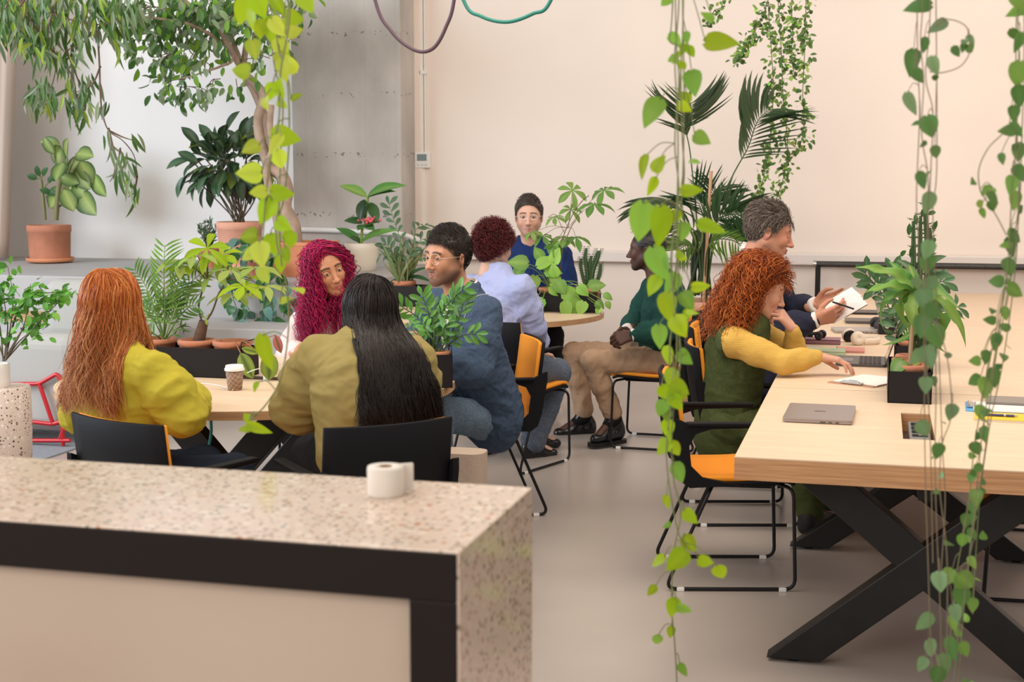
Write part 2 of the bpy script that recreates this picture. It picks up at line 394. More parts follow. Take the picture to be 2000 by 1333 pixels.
# ================================================================== chairs
def chair_parts(t):
    # local: origin floor centre, +Y is where the sitter looks
    W = .46
    def shell(off, thick, w0, w1, z_top, mi=0, front=.23):
        # L profile from seat front to backrest top
        prof = [(front, .425), (front-.03, .437), (.12, .432), (0, .425), (-.12, .424), (-.175, .432), (-.205, .458), (-.222, .50), (-.235, .58), (-.252, .68), (-.27, z_top)]
        P = fillet([(p[0], p[1]) for p in prof], .03, 4); P = P[:, :2] if P.shape[1] > 2 else P
        T = np.gradient(P, axis=0); T /= np.linalg.norm(T, axis=1)[:, None]; N = np.column_stack([-T[:, 1], T[:, 0]])*-1
        N = np.where((N@np.array([1.0, 1.0]) < 0)[:, None], -N, N)
        P = P+N*off; n = len(P); cols = 9; V = []
        for side in (0, 1):
            for i in range(n):
                u = i/(n-1); hw = (w0+(w1-w0)*u)/2
                for j in range(cols):
                    s_ = j/(cols-1)*2-1
                    curve = .028*s_*s_*(1 if P[i][1] > .5 else .35)
                    q = P[i]+N[i]*(thick*side+curve)
                    V.append((s_*hw, q[0], q[1]))
        F = []
        for i in range(n-1):
            for j in range(cols-1):
                a = i*cols+j; b = a+n*cols; F.append([a, a+cols, a+cols+1, a+1]); F.append([b, b+1, b+cols+1, b+cols])
        for i in range(n-1):
            for j in (0, cols-1):
                a = i*cols+j; b = a+n*cols; F.append([a, b, b+cols, a+cols] if j == 0 else [a, a+cols, b+cols, b])
        for j in range(cols-1):
            for i in (0, n-1):
                a = i*cols+j; b = a+n*cols; F.append([a, a+1, b+1, b] if i == 0 else [a, b, b+1, a+1])
        m = MB(); m.raw(V, [F], True); return m
    shell(-.014, .014, .465, .45, .835).build('shell', blackp, t, bevel=.003, seg=1)
    shell(.0005, .020, .445, .43, .828, front=.235).build('cushion', orange, t, bevel=.004, seg=1)
    for s in (-1, 1):
        m = MB()   # side wing and armrest in one moulding
        pr = [(-.235, .50), (-.262, .66), (-.262, .70), (-.20, .672), (.13, .672), (.135, .655), (-.10, .648), (-.16, .628), (-.185, .58), (-.175, .50), (-.13, .455), (.02, .425), (-.18, .415), (-.215, .44)]
        T = np.eye(4); T[:3, :3] = np.array([[0, 0, s], [1, 0, 0], [0, 1, 0]]); T[:3, 3] = (s*.222, 0, 0)
        m.prism(pr, 0, .022, T)
        m.box((s*.238, -.03, .667), (.042, .33, .014)); m.build('armrest', blackp, t, bevel=.004)
        y0, y1 = -.27, .24
        m = MB(); m.tube(fillet([(s*.15, -.08, .405), (s*.235, -.10, .405), (s*.235, y0, .009), (s*.235, y1, .009), (s*.235, y1-.015, .41), (s*.12, .17, .41)], .045, 7), .0075, 8)
        lg = m.build('leg', black, t)
        for y in (y0+.06, y1-.05):
            m = MB(); m.box((s*.235, y, .008), (.02, .03, .016)); m.build('glide', white_pl, lg, bevel=.003)
    m = MB(); m.box((0, .02, .407), (.30, .30, .014)); m.build('seat_mount', black, t, bevel=.003)
    return t
def deg(a): return math.radians(a)
def chair_from_back(px, py, a, zt=.835):
    p = onz(px, py, zt); return float(p[0]-.26*math.sin(math.radians(a))), float(p[1]+.26*math.cos(math.radians(a)))
GR = 'armchairs with orange cushions around the tables'
chairs = [  # x, y, facing angle (deg, counter-clockwise from +Y), label
    (-.565, 5.555, -76, 'empty black and orange armchair by the corner of the long table'),
    (-.60, 6.585, -76, 'black and orange armchair under the woman with red curls'),
    (-.70, 7.40, -84, 'black and orange armchair under the man in the dark suit'),
    (-1.27, 8.26, 88, 'black and orange armchair under the man in the green jumper'),
    (-1.98, 7.48, -20, 'black and orange armchair under the person in the striped shirt'),
    (-1.84, 6.42, 116, 'black and orange armchair under the man in the denim jacket'),
    (*chair_from_back(763, 827, 44), 44, 'black armchair seen from behind under the woman with long black hair'),
    (*chair_from_back(222, 820, -20), -20, 'black armchair seen from behind under the woman with long copper hair'),
    (.62, 5.22, 92, 'nearer empty armchair on the right side of the long table'),
    (.78, 6.35, 90, 'farther empty armchair on the right side of the long table'),
    (-2.72, 6.74, 172, 'black and orange armchair under the woman with magenta curls'),
]
ch0 = None
for x, y, a, lb in chairs:
    if ch0 is None: ch0 = chair_parts(thing('armchair', lb, 'chair', (x, y, 0), deg(a), GR))
    else: copy_thing(ch0, (x, y, 0), deg(a), lb)

# ================================================================== tables
def x_leg(t, cx, cy, z1, half_top, half_bot, wdt=.105, dep=.07, axis=0):
    m = MB()
    for s in (-1, 1):
        a = [cx, cy, .012]; b = [cx, cy, z1]; a[axis] += s*half_bot; b[axis] -= s*half_top
        a = np.array(a); b = np.array(b); d = nrm(b-a); a2, b2 = a, b
        up = (np.array([0, 1, 0]) if axis == 0 else np.array([1, 0, 0]))*(1 if s < 0 else .97)
        # horizontal cut ends
        nrm_side = np.zeros(3); nrm_side[axis] = 1; hx = wdt/abs(d[2])/2
        V = []
        for p in (a2, b2):
            for sx, sy in ((-1, -1), (1, -1), (1, 1), (-1, 1)): V.append(p+nrm_side*hx*sx+up*dep*sy/2)
        m.raw(V, [[[0, 3, 2, 1], [4, 5, 6, 7], [0, 1, 5, 4], [1, 2, 6, 5], [2, 3, 7, 6], [3, 0, 4, 7]]], False)
    o = m.build('leg', blackf, t, bevel=.004)
    for s in (-1, 1):
        p = [cx, cy, .006]; p[axis] += s*(half_bot-.0)
        m = MB(); m.lathe([(.02, -.006), (.02, .0), (.012, .001), (.012, .008)], p, 16); m.build('foot', black, o)
    return o
# long table: modules butted together, one thing each
TX0 = -.42
TH = .074
mods = [(4.335, 5.826, 'nearest section of the long birch table, with closed laptop and power socket', True),
        (5.834, 8.4, 'middle section of the long birch table, where the readers sit', False),
        (8.404, 11.0, 'farthest section of the long birch table, against the back wall', False)]
for y0, y1, lb, sock in mods:
    TX1 = 1.2 if y1 > 9 else .86
    t = thing('long_table', lb, 'table', ((TX0+TX1)/2, (y0+y1)/2, 0))
    cx, cy = t.location.x, t.location.y
    zt = .74
    if sock:
        sx0, sx1, sy0, sy1 = .10, .205, 4.78, 5.32
        m = MB()
        def tb(xa, xb, ya, yb, za, zb): m.box(((xa+xb)/2-cx, (ya+yb)/2-cy, (za+zb)/2), (xb-xa, yb-ya, zb-za))
        tb(TX0, sx0, y0, y1, zt-.004, zt); tb(sx1, TX1, y0, y1, zt-.004, zt); tb(sx0, sx1, y0, sy0, zt-.004, zt); tb(sx0, sx1, sy1, y1, zt-.004, zt)
        m.build('tabletop', ply, t)
        m = MB(); tb(TX0, sx0, y0, y1, zt-TH, zt-.004); tb(sx1, TX1, y0, y1, zt-TH, zt-.004); tb(sx0, sx1, y0, sy0, zt-TH, zt-.004); tb(sx0, sx1, sy1, y1, zt-TH, zt-.004)
        m.build('core_board', ply_e, t)
        m = MB(); tb(sx0, sx1, sy0, sy1, zt-TH, zt-TH+.004); m.build('cable_tray', mat('dark_tray', (.05, .03, .02), .6), t)
        m = MB(); m.box((.158-cx, 4.99-cy, zt-.026), (.07, .36, .04)); ps = m.build('power_strip', mat('grey_socket_box', (.22, .21, .20), .4), t, bevel=.003)
        for i in range(4):
            m = MB(); m.box((.158-cx, 4.88+.075*i-cy, zt-.005), (.052, .045 if i > 0 else .03, .006)); m.box((.158-cx, 4.88+.075*i-cy, zt-.002), (.012, .02, .004), mi=1); m.build('socket', [black, chrome], ps, bevel=.002)
    else:
        m = MB(); m.box((0, 0, zt-.002), (TX1-TX0, y1-y0, .004)); m.build('tabletop', ply, t)
        m = MB(); m.box((0, 0, zt-.004-(TH-.004)/2), (TX1-TX0, y1-y0, TH-.004)); m.build('core_board', ply_e, t)
    gx = .175-cx
    if sock:
        x_leg(t, gx, 4.60-cy, zt-TH, .37, .41, .115, .08)
        m = MB(); m.box((gx, 5.1-cy, zt-TH-.03), (.06, 1.3, .06)); m.build('crossbar', blackf, t)
        m = MB(); m.box((gx, 5.6-cy, zt-TH-.03), (.7, .06, .06)); m.build('crossbar', blackf, t)
    else:
        x_leg(t, gx, y0+.22-cy, zt-TH, .44, .43, .10, .08)
        if y1 > 9: x_leg(t, gx, y1-.3-cy, zt-TH, .46, .43, .10, .08)
# black rail behind the long table
t = thing('metal_rail', 'black metal rail frame standing behind the long table', 'rail', (.3, 11.15, 0))
m = MB(); m.tube([(-.77, 0, .935), (1.35, 0, .935)], .024, 12); m.build('bar', mat('worn_black_bar', (.03, .028, .028), .4, var=.6, vscale=60), t)
for x in (-.755, .93):
    m = MB(); m.box((x, 0, .455), (.04, .04, .91)); m.build('post', black, t)
for x in (-.78, 1.35):
    m = MB(); m.lathe([(.03, -.012), (.03, .012)], k=20); 
    V = m.V; m.V = [v@Ry(PI/2).T+np.array([x, 0, .935]) for v in V]; m.build('end_cap', chrome, t)

# two half round tops make each round table
def round_half(t, R0, straight, s, zt=.74, th=.035):
    n = 40; a = np.linspace(0, PI, n); pts = [(R0*math.cos(x), s*(R0*.98*math.sin(x)+straight)) for x in a]
    pts = [(R0, s*.012)]+pts+[(-R0, s*.012)]
    if s < 0: pts = pts[::-1]
    m = MB(); m.prism(pts, zt-.003, zt); m.build('tabletop', ply, t)
    m = MB(); m.prism(pts, zt-th, zt-.003); m.build('core_board', ply_l, t)
rt1 = thing('round_table', 'round birch table in the front with paper cup and planters', 'table', (-2.60, 5.50, 0))
for s in (-1, 1): round_half(rt1, .86, 0, s)
m = MB(); m.box((0, 0, .735), (1.7, .03, .03)); m.build('cable_tray', mat('tray_brown', (.07, .04, .025), .6), rt1)
x_leg(rt1, .02, -.36, .705, .30, .33, .12, .07); x_leg(rt1, .02, .40, .705, .30, .33, .12, .07)
m = MB(); m.box((.02, .02, .68), (.06, .8, .05)); m.build('crossbar', blackf, rt1)
rt2 = thing('round_table', 'round birch table at the back before the man in navy', 'table', (-2.55, 8.72, 0))
for s in (-1, 1): round_half(rt2, .84, 0, s)
x_leg(rt2, .0, -.35, .705, .28, .30, .10, .07); x_leg(rt2, .0, .35, .705, .28, .30, .10, .07)
m = MB(); m.box((.0, 0, .68), (.06, .7, .05)); m.build('crossbar', blackf, rt2)
# teal cable under the front table
m = MB(); m.tube(spline([at(412, 822, 4.85), at(412, 850, 4.9), at(404, 880, 5.0), at(380, 905, 5.1), at(360, 940, 5.2)], 8), .006, 8)
tag(m.build('power_cable', mat('teal_cable', (.01, .26, .24), .5)), 'teal cable hanging below the edge of the front round table', 'cable')
# ================================================================== plants
def profile(kind, t):
    if kind == 'heart': return np.interp(t, [0, .04, .12, .25, .4, .6, .8, .93, 1], [.10, .28, .42, .49, .47, .37, .2, .07, 0])
    if kind == 'oval': return np.interp(t, [0, .1, .3, .5, .7, .9, 1], [.03, .28, .46, .5, .44, .2, 0])
    if kind == 'lance': return np.interp(t, [0, .1, .3, .5, .75, .9, 1], [.05, .28, .48, .5, .33, .13, 0])
    if kind == 'obov': return np.interp(t, [0, .1, .3, .55, .75, .92, 1], [.03, .1, .3, .48, .48, .22, 0])
    return np.interp(t, [0, .1, .5, .9, 1], [.2, .45, .5, .25, 0])
_LT = {}
def leaf_template(kind, droop, fold=.25, nr=8, wave=0.0):
    key = (kind, round(droop, 2), fold, nr, wave)
    if key in _LT: return _LT[key]
    t = np.linspace(0, 1, nr); h = profile(kind, t)
    ang = droop*t; dt = np.diff(t, prepend=0)
    y = np.cumsum(np.cos(ang)*dt); z = -np.cumsum(np.sin(ang)*dt)
    if kind == 'heart':                                  # lobes reach back past the stalk
        y = y.copy()
    V = []
    for i in range(nr):
        for sgn, k in ((-1, 1), (-.55, .5), (0, 0), (.55, .5), (1, 1)):
            x = sgn*h[i]; yy = y[i]; zz = z[i]+fold*h[i]*abs(sgn)*(1-.4*abs(sgn))+wave*h[i]*math.sin(i*1.0+sgn)*abs(sgn)
            if kind == 'heart' and i < 3: yy -= .10*abs(sgn)*(1-i/3)
            V.append((x, yy, zz))
    F = [[i*5+j, i*5+j+1, (i+1)*5+j+1, (i+1)*5+j] for i in range(nr-1) for j in range(4)]
    # mid rib / edge factor for colouring
    e = np.tile([1, .5, 0, .5, 1], nr)
    _LT[key] = (np.array(V), np.array(F), e, np.repeat(t, 5)); return _LT[key]
class Leaves:
    def __init__(s): s.V = []; s.F = []; s.K = []; s.n = 0
    def add(s, p, d, n, L, W, kind='oval', col=(.1, .3, .05), droop=.5, fold=.25, rib=None, jit=.12, edge=None, nr=8, wave=0.0):
        """p,d,n (m,3) arrays: base, direction, face normal"""
        p = np.atleast_2d(np.asarray(p, float)); m = len(p)
        d = np.broadcast_to(np.atleast_2d(np.asarray(d, float)), (m, 3)); n = np.broadcast_to(np.atleast_2d(np.asarray(n, float)), (m, 3))
        d = d/(np.linalg.norm(d, axis=1)[:, None]+1e-9)
        n = n-d*np.sum(n*d, axis=1)[:, None]; n = n/(np.linalg.norm(n, axis=1)[:, None]+1e-9)
        x = np.cross(d, n)
        L = np.broadcast_to(np.asarray(L, float), (m,)); W = np.broadcast_to(np.asarray(W, float), (m,))
        T, F, e, t = leaf_template(kind, droop, fold, nr, wave); k = len(T)
        V = p[:, None]+x[:, None]*(T[None, :, 0:1]*W[:, None, None])+d[:, None]*(T[None, :, 1:2]*L[:, None, None])+n[:, None]*(T[None, :, 2:3]*L[:, None, None]*1.0)
        col = np.asarray(col, float); col = np.broadcast_to(col, (m, 3))
        c = col*1.22*(1+rng.normal(0, jit, (m, 1)))*(1+rng.normal(0, jit*.4, (m, 3)))
        cc = np.repeat(c[:, None], k, axis=1)
        if rib is not None:
            f = np.clip(1-e*2.2, 0, 1)[None, :, None]*.8; cc = cc*(1-f)+np.asarray(rib)*f
        if edge is not None:
            f = (np.clip(e*1.9-.45, 0, 1)*.95)[None, :, None]; cc = cc*(1-f)+np.asarray(edge)*f
        s.V.append(V.reshape(-1, 3)); s.K.append(np.clip(cc, 0, 1).reshape(-1, 3))
        s.F.append((F[None]+(np.arange(m)*k)[:, None, None]).reshape(-1, 4)+s.n); s.n += m*k
        return s
    def build(s, name, m_, parent, world=True, label=None):
        V = np.concatenate(s.V)
        if world: V = V-np.array(parent.location)
        me = mesh_np(name, V, [np.concatenate(s.F)], np.concatenate(s.K), True, [m_])
        o = bpy.data.objects.new(name, me); C.objects.link(o); o.parent = parent
        if label: o['label'] = label
        return o
def rv(n=1, s=1.0): return rng.normal(0, s, (n, 3))
def stems(name, paths, parent, cols, label=None, k=5, m_=None):
    m = MB()
    for (pts, r), c in zip(paths, cols if isinstance(cols, list) else [cols]*len(paths)):
        m.col = c; m.tube(pts, r, k, caps=False)
    return m.build(name, m_ or stem_m, parent, world=True, vcol=True, label=label)
def pot(parent, p, r, h, m_, taper=.78, rim=.18, wall=.012, soil_d=.03, saucer=False, name='pot', label=None):
    x, y, z = np.array(p)-np.array(parent.location)
    m = MB(); rr = r
    if not rim: m.lathe([(r*taper*.9, 0), (r*taper, .01), (r*(taper*.4+.6), h*.3), (r, h*.75), (r, h-.003), (r-.003, h), (r-wall, h), (r-wall-.002, h-soil_d-.004), (.001, h-soil_d-.004)], (x, y, z), 40)
    else: m.lathe([(r*taper, 0), (r*(taper+(1-taper)*(1-rim)), h*(1-rim)), (rr*1.0+.004 if rim else rr, h*(1-rim)+.003 if rim else h*.9), (rr+.004 if rim else rr, h-.004), (rr-.001, h), (rr-wall, h), (rr-wall-.002, h-soil_d-.004), (0.001, h-soil_d-.004)], (x, y, z), 40)
    o = m.build(name, m_, parent, label=label)
    m = MB(); m.lathe([(0.001, .006), (r*.5, .004), (r-wall-.001, 0)][::-1], (x, y, z+h-soil_d), 28); m.build('soil', soil, o)
    if saucer:
        m = MB(); m.lathe([(r*1.02, 0), (r*1.1, .012), (r*1.12, .035), (r*1.08, .035), (r*1.04, .012), (.001, .01)], (x, y, z-.0), 40); m.build('saucer', terra_o, parent)
        o.location.z += .012
    return o
YG = (.29, .43, .012); YG2 = (.42, .50, .05); MG = (.12, .26, .035); DG = (.035, .10, .025); BG = (.20, .40, .05); GG = (.16, .24, .14)

# ---- 1 dumb cane with cream-centred leaves, far left
p0_ = onz(98, 510, .865); p0_[1] = 10.75; p0_ = at(98, 505, 10.75); p0_[2] = .865
t = thing('dieffenbachia', 'plant with cream-centred leaves in a terracotta pot on the left end of the ledge', 'plant', tuple(p0_))
pot(t, p0_+[0, 0, .01], .185, .31, terra, taper=.93, rim=.2, saucer=True)
zp = .865+.29
L = Leaves(); st = []
Yd = p0_[1]
lf = [(108,283,118,330,42),(118,285,96,275,36),(124,318,108,345,40),(150,300,180,295,44),(158,315,180,350,44),(132,330,116,340,40),(140,345,135,385,46),(128,365,112,392,50),(150,335,170,368,40),(145,355,160,385,40),(160,375,172,408,52),(135,340,150,310,40),(182,340,198,372,44),(125,370,138,400,44),(150,380,165,405,40),(105,300,82,268,30),(120,345,150,352,36),(132,310,122,278,40)]
for bx, by, tx, ty, sz in lf:
    yo = rng.normal(0, .10); b = at(bx, by, Yd+yo*.5); e = at(tx, ty, Yd+yo-.06); d = e-b
    Ld = sz*1.35*Yd/2719
    L.add(b, d+rv(1, .02)[0], np.array([rng.normal(0, .4), -1, .35]), Ld, Ld*.66, 'oval', (.36, .44, .14), .5, .2, jit=.08, edge=(.02, .085, .02))
    st.append((spline([at(118+rng.normal(0, 4), 400, Yd), at((bx+118)/2, (by+390)/2-6, Yd), b], 5), .007))
st += [(spline([at(109, 430, Yd), at(113, 380, Yd), at(120, 330, Yd), at(126, 300, Yd)], 6), .024), (spline([at(88, 430, Yd), at(84, 385, Yd), at(80, 352, Yd)], 6), .015)]
for bx, by, tx, ty in [(80, 352, 64, 346), (80, 352, 88, 332), (84, 372, 108, 336), (84, 372, 104, 378), (104, 378, 92, 374), (80, 350, 74, 336)]:
    b = at(bx, by, Yd); d = at(tx, ty, Yd-.03)-b; L.add(b+d*.4, d, (0, -1, .4), .10, .06, 'oval', DG, .4)
    st.append((spline([at(84, 385, Yd), b, b+d*.5], 4), .006))
L.build('foliage', leaf, t); stems('stem', st, t, (.20, .19, .08))

# ---- 2 weeping tree with a pale twisted trunk
TY = 10.0
tp = at(563, 478, TY); tb = at(566, 540, 9.75)
tree_p = np.array([tb[0], 9.85, .865])
t = thing('weeping_fig_tree', 'tall tree with pale twisted trunk in the square terracotta planter beside the column', 'tree', tuple(tree_p))
m = MB(); c_ = at(566, 508, 9.85)
# planter: tapered square tub
pl = thing('square_planter', 'square orange terracotta planter holding the tree on the ledge', 'planter', (at(572, 540, 9.62)[0], 9.85, .865))
px = pl.location.x
m = MB()
V = []
for z, h in ((0, .175), (.235, .20), (.235, .205), (.262, .205), (.262, .185), (.20, .18)):
    for sx, sy in ((-1, -1), (1, -1), (1, 1), (-1, 1)): V.append((sx*h, sy*h, z))
F = [[0, 3, 2, 1]]+[[i*4+j, i*4+(j+1) % 4, (i+1)*4+(j+1) % 4, (i+1)*4+j] for i in range(5) for j in range(4)]
m.raw(V, [F], False); m.build('tub', terra_o, pl, bevel=.004)
m = MB(); m.box((0, 0, .215), (.355, .355, .02)); m.build('soil', soil, pl)
t.location = (px, 9.85, 1.085)
tw = []
def tr(pts, r0, r1, Y=TY): 
    P = spline([at(a, b, Y+c) for a, b, c in pts], 7); tw.append((P, np.linspace(r0, r1, len(P)))); return P
tr([(577, 490, -.1), (572, 440, -.1), (556, 405, -.1), (560, 370, -.05), (548, 340, 0), (530, 330, 0), (517, 300, 0), (508, 270, .0), (505, 230, 0), (515, 190, 0), (500, 165, 0), (478, 145, 0), (470, 120, 0)], .060, .030)
tr([(545, 490, -.02), (548, 450, -.02), (540, 400, 0), (552, 360, .02), (540, 310, .02), (522, 260, .03), (512, 215, .03), (498, 180, .03), (480, 150, .02)], .05, .03)
tr([(560, 480, -.1), (552, 420, -.1), (530, 380, -.1), (520, 330, -.05), (533, 290, -.05), (527, 250, -.05), (530, 205, -.04)], .035, .025)
tr([(475, 140, 0), (450, 95, -.1), (430, 60, -.15), (395, 30, -.2), (360, 0, -.25), (330, -30, -.3)], .028, .012)
tr([(475, 140, 0), (480, 95, .1), (490, 50, .15), (505, 0, .2), (515, -50, .3)], .026, .014)
tr([(470, 120, 0), (455, 80, .1), (440, 30, .1), (420, -30, .1)], .022, .012)
tr([(450, 95, 0), (415, 70, -.2), (375, 50, -.35), (330, 40, -.5), (280, 32, -.6)], .018, .008)
tr([(440, 75, 0), (455, 115, -.1), (430, 130, -.2), (400, 140, -.3), (370, 150, -.35), (340, 155, -.4)], .014, .004)
tr([(500, 60, .1), (530, 80, .1), (545, 50, .1), (560, 10, .1)], .012, .006)
m = MB()
for P, r in tw[:3]: m.tube(P, r, 10, caps=False)
m.build('trunk', bark, t, world=True)
m = MB()
for P, r in tw[3:]: m.tube(P, r, 7, caps=False)
m.build('branch', bark, t, world=True)
L = Leaves(); tws = []
cl = [(360,120,45,26,70),(335,170,40,26,40),(400,40,60,40,110),(330,60,60,34,100),(440,20,50,30,90),(375,185,40,16,30),(300,30,60,30,70),(420,170,22,14,16),(400,95,40,30,45),(350,15,60,25,60),(500,130,28,28,24),(510,60,40,40,60),(470,40,40,40,70),(545,30,25,30,40),(318,95,30,26,30),(460,170,20,16,10),(270,60,40,26,36),(390,10,80,22,80),(560,90,18,30,20),(590,30,26,26,26),(520,0,60,26,60),(318,130,14,30,22),(260,95,14,22,14)]
for cx, cy, sx, sy, n in cl:
    n = int(n*.88)
    X = rng.normal(cx, sx*.62, n); Y = rng.normal(cy, sy*.62, n); dd = rng.normal(0, .28, n)
    P = np.array([at(a, b, TY+c-.1) for a, b, c in zip(X, Y, dd)])
    d = rv(n, .5)+np.array([-.15, -.1, -.8]); nn = rv(n, .6)+np.array([.2, -.7, .6])
    pale = rng.random(n)[:, None] < .45
    col = np.where(pale, np.array([[.24, .33, .20]]), np.array([[.07, .17, .04]]))
    col = np.where(rng.random(n)[:, None] < .22, np.array([[.20, .38, .05]]), col)
    Ls = rng.uniform(.07, .115, n); L.add(P, d, nn, Ls, Ls*.46, 'oval', col, .45, .3, jit=.12, nr=6)
    for i in range(0, n, 9):
        tws.append((spline([P[i], P[i]+(at(cx, cy, TY-.1)-P[i])*.5+[0, 0, .05], at(cx+rng.normal(0, 14), cy-16, TY-.1)], 4), .0035))
L.build('foliage', leaf, t); stems('twig', tws, t, (.14, .09, .05))

# ---- 3 long narrow leaved branches hanging at the far left (its own tree beyond the frame)
WY = 9.2
wp = at(60, -420, WY); t = thing('willow_leaved_fig', 'long-leaved tree branches drooping in at the upper left corner', 'tree', (wp[0], WY, wp[2]))
L = Leaves(); st = []
br = [[(-60,-60),(40,0),(110,30),(190,48),(255,35),(330,15)], [(190,48),(160,85),(130,98)], [(190,60),(194,120),(196,180),(200,220),(212,255),(240,275),(262,305),(268,345)], [(212,255),(240,268),(262,275)], [(212,250),(222,290),(235,330)], [(40,0),(60,40),(100,95),(110,120),(100,170),(80,180)], [(100,95),(130,130),(145,160),(150,195)], [(60,-20),(30,30),(20,70)], [(110,0),(95,50),(80,80)], [(30,-30),(10,20),(5,50)], [(130,98),(150,150),(168,200),(150,245)], [(196,130),(180,165),(150,180)], [(268,345),(262,375),(250,385)],[(235,290),(228,330),(215,355)]]
for b in br:
    P = spline([at(x, y, WY+rng.normal(0, .08)) for x, y in b], 6); st.append((P, np.linspace(.008, .003, len(P))))
cl = [(20,60,34,30,60),(60,50,30,30,60),(50,90,30,26,40),(95,95,26,34,46),(85,185,22,30,60),(60,200,14,20,16),(95,215,14,14,10),(145,190,18,30,46),(165,175,20,26,26),(130,120,24,24,34),(120,50,34,30,60),(170,80,26,26,30),(40,20,50,24,60),(110,5,50,22,60),(190,20,40,26,60),(160,225,18,18,18),(265,278,14,5,5),(240,330,18,28,26),(255,370,14,18,14),(215,290,10,18,8),(235,95,24,20,18),(250,30,40,24,50),(205,215,12,10,8),(215,55,30,22,34),(10,20,30,24,36),(225,10,60,18,40)]
for cx, cy, sx, sy, n in cl:
    n = int(n*.75)
    X = rng.normal(cx, sx*.6, n); Y = rng.normal(cy-14, sy*.6, n); dd = rng.normal(0, .18, n)
    P = np.array([at(a, b, WY+c) for a, b, c in zip(X, Y, dd)])
    d = rv(n, .33)+np.array([.05, -.05, -1.0]); nn = rv(n, .7)+np.array([.3, -.8, .3])
    col = np.where(rng.random(n)[:, None] < .5, np.array([[.24, .31, .19]]), np.array([[.09, .18, .05]]))
    col = np.where(rng.random(n)[:, None] < .12, np.array([[.30, .42, .06]]), col)
    Ls = rng.uniform(.12, .19, n); L.add(P, d, nn, Ls, Ls*.17, 'lance', col, .35, .3, jit=.12, nr=6)
L.build('foliage', leaf, t); stems('branch', st, t, (.16, .09, .055))

# ---- 4 dark leaved bush in the tall terracotta pot
DYY = 10.35; bp = at(470, 520, DYY); bp[2] = .865
t = thing('dark_leaf_bush', 'bushy plant with large dark leaves in the tall pale terracotta pot', 'plant', tuple(bp))
pot(t, bp, .185, .39, terra_p, taper=.86, rim=.16, label='tall pale terracotta pot'); 
m = MB(); m.lathe([(.17, 0), (.2, .01), (.205, .04), (.195, .04), (.17, .012)], (0, 0, 0), 36); m.build('saucer', terra_p, t)
L = Leaves(); st = []
cc = at(448, 335, DYY)
for i in range(150):
    a = rng.uniform(0, 2*PI); el = rng.uniform(-.5, 1.2); d = np.array([math.cos(a)*math.cos(el), math.sin(a)*math.cos(el), math.sin(el)])
    R_ = np.array([.30, .26, .29])*rng.uniform(.45, 1.0)
    p = cc+d*R_; dd = d*.7+np.array([0, -.1, -.35 if el < .5 else .1])+rng.normal(0, .25, 3)
    col = (.02, .055, .025) if rng.random() < .6 else (.05, .10, .06)
    if rng.random() < .06: col = (.14, .18, .02)
    Ls = rng.uniform(.15, .21); L.add(p, dd, np.array([d[0]*.5, d[1]*.5-.3, .8])+rng.normal(0, .3, 3), Ls, Ls*.42, 'oval', col, .6, .3, rib=(.14, .20, .10), jit=.15)
    if i % 6 == 0: st.append((spline([bp+[rng.normal(0, .03), rng.normal(0, .03), .36], (bp+[0, 0, .4]+p)/2+rng.normal(0, .02, 3), p], 4), .006))
for x, y, tx, ty in [(500, 330, 507, 245), (440, 265, 450, 235), (425, 290, 405, 262), (480, 280, 488, 240), (380, 310, 338, 318), (375, 330, 345, 372), (395, 290, 376, 268), (400, 330, 360, 300)]:
    b = at(x, y, DYY-.1); d = at(tx, ty, DYY-.15)-b; L.add(b+d*.35, d, (0, -.8, .7), .2, .085, 'oval', (.04, .09, .05), .5, .3, rib=(.14, .20, .10))
L.build('foliage', leaf_g, t); stems('stem', st, t, (.10, .07, .04))

# ---- 5 small shrub in a small pot left of it
sp_ = at(410, 512, 10.5); sp_[2] = .865
t = thing('small_olive_shrub', 'small grey-green shrub in a small brown pot on the ledge', 'plant', tuple(sp_))
pot(t, sp_, .10, .16, terra, taper=.85)
L = Leaves(); st = []; n = 110
for i in range(16):
    a = rng.uniform(0, 2*PI); top = sp_+np.array([math.cos(a)*rng.uniform(.02, .10), math.sin(a)*.08, rng.uniform(.26, .40)])
    P = spline([sp_+[0, 0, .14], (sp_+[0, 0, .14]+top)/2+rng.normal(0, .012, 3), top], 6); st.append((P, .003))
    q = P[rng.integers(4, len(P), 12)]; L.add(q, rv(12, .5)+[0, 0, .6], rv(12, .5)+[0, -1, .5], rng.uniform(.04, .06, 12), .012, 'lance', (.10, .17, .09), .3, jit=.15, nr=5)
L.build('foliage', leaf, t); stems('stem', st, t, (.12, .09, .05))

# ---- 6 bromeliad-like plant with pink flower, cream pot
cp = at(706, 527, 10.45); cp[2] = .865
t = thing('flowering_medinilla', 'tall broad-leaved plant with a pink flower in the cream pot before the column', 'plant', tuple(cp))
pot(t, cp, .135, .225, mat('cream_glaze', (.72, .66, .55), .45), taper=.84, rim=0, wall=.012, soil_d=.02, label='cream glazed pot')
L = Leaves(); PY = 10.4
def lp(bx, by, tx, ty, wd, col, droop=.5, kind='lance', sc=1.15, rib=None, nrm_=(0, -.7, .9)):
    b = at(bx, by, PY); e = at(tx, ty, PY-.06); d = e-b; Ln = np.linalg.norm(d)*sc
    L.add(b, d+np.array([0, 0, .25*droop*Ln]), nrm_, Ln, wd*PY/2719, kind, col, droop, .25, rib=rib, nr=12)
lp(704, 474, 662, 446, 22, (.06, .17, .04)); lp(706, 474, 762, 448, 24, (.10, .25, .05)); lp(716, 385, 668, 362, 26, (.16, .32, .06), rib=(.3, .42, .1)); lp(718, 384, 779, 360, 32, (.07, .20, .04), rib=(.2, .35, .08))
